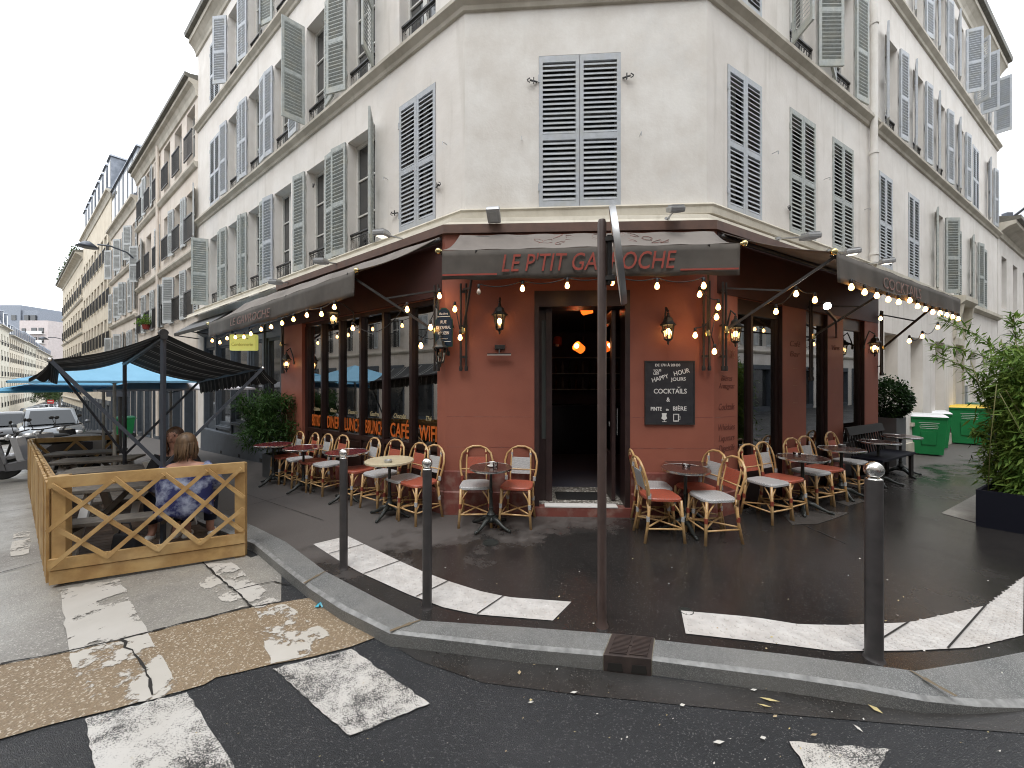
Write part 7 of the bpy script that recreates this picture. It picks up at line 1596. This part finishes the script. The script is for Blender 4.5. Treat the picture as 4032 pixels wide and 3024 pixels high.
bg_ = Cn-e2*.62+e1*.15; tt_ = thing('handbag', 'black handbag standing on the deck under the near bench', 'bag', (bg_.x, bg_.y, -.045)); m = MB(); m.hexa([Vector((bg_.x, bg_.y, -.045))+Vector(q) for q in ((-.13, -.05, 0), (.13, -.05, 0), (.13, .07, 0), (-.13, .07, 0), (-.11, -.02, .24), (.11, -.02, .24), (.11, .04, .24), (-.11, .04, .24))]); m.build('bag_body', blk, tt_, bevel=.02); m = MB(); m.tube([Vector((bg_.x-.07, bg_.y, .19)), Vector((bg_.x-.04, bg_.y, .30)), Vector((bg_.x+.04, bg_.y, .30)), Vector((bg_.x+.07, bg_.y, .19))], .008, 6); m.build('handle', blk, tt_)
# ------------------------------------------------------------------ cars and scooters
CARG = mat('car_window', (.02, .025, .03), .08, spec=.5); CHL = mat('headlamp', (.7, .7, .7), .1, metal=.5); CTL = mat('tail_lamp', (.35, .01, .01), .2)
def car_proto(mt, tall=0.0):
    t = thing('parked_car', 'x', 'car', (0, 0, 0)); L_, Wd, H_ = 4.1, 1.74, 1.46+tall
    # body: cross-sections along x
    secs = [(-2.05, .70, .42, .62), (-1.98, .80, .28, .86), (-1.6, .86, .22, .92), (-.9, .87, .2, .95), (.0, .87, .2, .95), (.9, .87, .2, .93), (1.45, .86, .22, .86), (1.9, .80, .28, .74), (2.05, .66, .40, .60)]
    rows = []
    for x, hw, z0, z1 in secs: rows.append([Vector((x, y, z)) for y, z in ((0, z0), (-hw*.9, z0), (-hw, z0+.12), (-hw*1.0, (z0+z1)/2), (-hw*.96, z1-.05), (-hw*.86, z1), (0, z1+.03), (hw*.86, z1), (hw*.96, z1-.05), (hw, (z0+z1)/2), (hw, z0+.12), (hw*.9, z0), (0, z0))])
    m = MB(); loft(m, rows); m.add(rows[0][:-1], [tuple(range(12))]); m.add(rows[-1][:-1], [tuple(range(12))])
    cab = [(-1.88, .70, .95), (-1.45, .66, H_-.03), (-.6, .64, H_), (.25, .63, H_-.02), (1.05, .72, .93)]
    m.build('body', mt, t, smooth='auto', norm=True)
    m = MB(); m.v = []; 
    rows = [[Vector((x, -hw, .93)), Vector((x, -hw*(.98 if z > 1 else 1), z)), Vector((x, 0, z+.03)), Vector((x, hw, z)), Vector((x, hw, .93))] for x, hw, z in cab]; loft(m, rows); m.build('cabin', mt, t, smooth='auto')
    def gl(pts): g = MB(); g.add(pts, [tuple(range(len(pts)))]); g.build('window', CARG, t, norm=False)
    for s in (-1, 1): gl([(-1.55, s*.715, .98), (.72, s*.735, .98), (.25, s*.675, H_-.10), (-.55, s*.675, H_-.08), (-1.33, s*.68, H_-.13)])
    gl([(1.09, -.62, .98), (1.09, .62, .98), (.36, .52, H_-.06), (.36, -.52, H_-.06)]); gl([(-1.90, -.58, 1.0), (-1.90, .58, 1.0), (-1.54, .52, H_-.10), (-1.54, -.52, H_-.10)])
    for x in (-1.3, 1.3):
        for s in (-1, 1): m = MB(); m.lathe((x, s*.80, .31), [(0, -.1), (.31, -.1), (.31, .1), (.2, .105), (0, .09)] if s > 0 else [(0, -.09), (.2, -.105), (.31, -.1), (.31, .1), (0, .1)], 20, ax=(0, 1, 0)); w = m.build('wheel', M['rubber'], t, smooth='auto'); m = MB(); m.lathe((x, s*.885, .31), [(0, 0), (.2, 0), (.2, .02), (0, .02)], 16, ax=(0, s, 0)); m.build('rim', M['alu'], w)
    for s in (-1, 1):
        m = MB(); m.ball((1.93, s*.6, .66), .14, 10, 6, (.7, 1.1, .6)); m.build('headlight', CHL, t, smooth=True); m = MB(); m.ball((-1.98, s*.66, .78), .12, 10, 6, (.5, .8, 1.1)); m.build('tail_light', CTL, t, smooth=True)
        m = MB(); m.ball((.75, s*.96, .99), .1, 10, 6, (.6, 1, .7)); m.build('mirror', mt, t, smooth=True)
    m = MB(); m.box(None, 2.03, 2.06, -.26, .26, .40, .50); m.build('number_plate', M['white'], t); return t
def cpaint(n, c): return mat(n, c, .22, metal=.3, coat=.6)
CK = car_proto(cpaint('black_car_paint', (.012, .013, .016)), .12); CW = car_proto(cpaint('white_car_paint', (.62, .63, .64))); CS = car_proto(cpaint('silver_car_paint', (.15, .165, .18)), .08); CRD = car_proto(cpaint('red_car_paint', (.20, .012, .01)))
_u = set()
def car(P, x, y, d, label, group, z=None):
    rz = math.atan2(d[1], d[0]); loc = Vector((x, y, (zg(x, y)+RD) if z is None else z))
    if P.name not in _u: _u.add(P.name); P.location = loc; P.rotation_euler.z = rz; P['label'] = label; P['group'] = group; return P
    return dup(P, loc, rz, label, group)
gl_ = 'cars parked up the left street'; mdl = (-DL.x, -DL.y)
q = FL.pt(21.0, 2.7, 0); car(CS, q.x, q.y, mdl, 'silver car with its windscreen to the camera, parked right behind the scooters', gl_)
q = FL.pt(32.5, 3.4, 0); car(CW, q.x, q.y, mdl, 'white car behind the black and silver cars on the left street', gl_)
q = FL.pt(29.0, 3.8, 0); car(CK, q.x, q.y, mdl, 'black car farthest left of those parked along the near kerb', gl_)
names = ['first', 'second', 'third', 'fourth', 'fifth', 'sixth', 'seventh', 'eighth', 'ninth', 'tenth']
for i in range(10):
    q = FX.pt(6-5.6*i, 3.4+.25*i, 0); car([CK, CS, CK, CW, CK, CS, CK, CW, CS, CK][i], q.x, q.y, (.733, -.68), 'distant %s car, %s from the photo edge in the row before the far buildings' % (['black', 'silver', 'black', 'white', 'black', 'silver', 'black', 'white', 'silver', 'black'][i], names[i]), 'distant cars before the far left buildings', z=-4.35)
q = FL.pt(-1.5, 9.4, 0); car(CW, q.x, q.y, DL, 'white car parked across the left street, mirrored in the shop windows', 'cars across the street seen in reflections', 0+RD)
q = FL.pt(4.2, 9.4, 0); car(CS, q.x, q.y, DL, 'silver car parked across the left street, mirrored in the shop windows', 'cars across the street seen in reflections')
q = FR.pt(-5.0, 7.6, 0); car(CRD, q.x, q.y, DR, 'red car parked across the right street, mirrored in the narrow windows', 'cars across the street seen in reflections', RD)
q = FR.pt(-10.5, 7.6, 0); car(CW, q.x, q.y, DR, 'white car behind the red one across the right street, mirrored in the windows', 'cars across the street seen in reflections', RD)
def scooter(label, x, y, d, mt, shield=True):
    t = thing('scooter', label, 'scooter', (0, 0, 0), 'scooters parked behind the terrace')
    for xx in (-.62, .66): m = MB(); m.lathe((xx, 0, .27), [(.14, -.03), (.25, -.055), (.275, -.03), (.275, .03), (.25, .055), (.14, .03)], 20, ax=(0, 1, 0)); m.build('wheel', M['rubber'], t, smooth='auto'); 
    m = MB(); rows = [[Vector((x0, s_*w, z)) for s_, z in ((-1, z0), (-1, z1), (1, z1), (1, z0), (-1, z0))] for x0, w, z0, z1 in ((-.95, .06, .58, .74), (-.75, .15, .42, .78), (-.35, .17, .30, .76), (.0, .15, .26, .46), (.30, .15, .26, .40))]; loft(m, rows); m.build('body', mt, t, smooth='auto')
    m = MB(); m.hexa([(.28, -.19, .28), (.42, -.10, .28), (.42, .10, .28), (.28, .19, .28), (.42, -.20, .92), (.56, -.10, .95), (.56, .10, .95), (.42, .20, .92)]); m.ball((.62, 0, .50), .15, 10, 6, (1.5, .6, .55)); m.build('front_shield', mt, t, bevel=0, smooth='auto')
    m = MB(); m.ball((-.45, 0, .82), .2, 14, 8, (2.0, .75, .38)); m.build('saddle', M['rubber'], t, smooth=True)
    m = MB(); m.tube([(.66, .07, .27), (.52, .05, .9), (.46, 0, 1.02)], .022, 8); m.tube([(.40, -.34, 1.06), (.48, -.1, 1.03), (.48, .1, 1.03), (.40, .34, 1.06)], .016, 8); m.build('handlebar', M['iron'], t, smooth=True)
    m = MB(); m.ball((.60, 0, .93), .085, 10, 6, (.6, 1.2, .8)); m.build('headlight', CHL, t, smooth=True)
    for s in (-1, 1): m = MB(); m.tube([(.44, s*.26, 1.05), (.46, s*.32, 1.26)], .007, 5); m.ball((.46, s*.34, 1.29), .055, 10, 6, (.3, 1.2, .8)); m.build('mirror', M['iron'], t, smooth=True)
    if shield: m = MB(); rows = [[Vector((.58-.10*f, g*.20*(1-.35*f), 1.0+.42*f)) for g in (-1, -.5, 0, .5, 1)] for f in (0, .5, 1)]; loft(m, rows); m.build('windscreen', M['clearglass'], t, norm=False)
    t.location = (x, y, zg(x, y)+RD); t.rotation_euler.z = math.atan2(d[1], d[0]); return t
greyp = cpaint('grey_scooter_paint', (.12, .12, .13)); whp = cpaint('white_scooter_paint', (.55, .55, .57))
for i, (s, d_, a, mt, lab, sh_) in enumerate(((9.9, 3.5, 185, greyp, 'dark scooter with a tall windscreen, its wheel poking out left of the terrace fence', True), (10.4, 3.2, 175, whp, 'white scooter behind the far end fence panel of the terrace', False), (11.2, 2.9, 150, greyp, 'grey scooter in the middle of the parked scooters', False), (11.9, 3.6, 200, whp, 'white scooter with mirrors in front of the silver car', True), (12.6, 2.5, 140, cpaint('black_scooter_paint', (.012, .012, .014)), 'black scooter nearest the pavement, behind the parasol poles', False))):
    q = FL.pt(s, d_, 0); scooter(lab, q.x, q.y, (math.cos(R_(a+40)), math.sin(R_(a+40))), mt, sh_)
q = FR.pt(-2.2, 7.0, 0); scooter('red scooter across the right street, mirrored in the first narrow window', q.x, q.y, DR, cpaint('orange_cover', (.45, .06, .01)))
# road direction sign on a post beyond the terrace
p = FL.pt(12.9, 1.7, 0); t = thing('direction_sign', 'dark post with grey direction panels beyond the parasols', 'road sign', (p.x, p.y, zg(p.x, p.y))); m = MB(); m.tube([(p.x, p.y, zg(p.x, p.y)), (p.x, p.y, 1.75)], .045, 8); m.build('post', M['iron'], t)
for z in (1.25, 1.58): m = MB(); m.box(None, p.x-.36, p.x+.36, p.y-.07, p.y-.05, z, z+.27); m.build('panel', M['greymetal'], t, bevel=.01)
# flower box on the pink building
p = FL.pt(18.6, .2, 4.0)
m = MB(); rnd = random.Random(3)
for _ in range(260): leaf(m, p+Vector((rnd.gauss(0, .16), rnd.gauss(0, .1), .15+abs(rnd.gauss(0, .14)))), Vector((rnd.gauss(0, 1), rnd.gauss(0, 1), rnd.gauss(.3, 1))), .12, .06, Z)
wb = thing('window_plant', 'green potted plant on a first floor sill of the pink building', 'plant', p); m.build('foliage', M['bamboo'], wb, norm=False); m = MB(); m.lathe(p-Vector((0, 0, .05)), [(.10, 0), (.14, .2), (0, .2)], 12); m.build('pot', mat('red_pot', (.25, .03, .02), .6), wb)
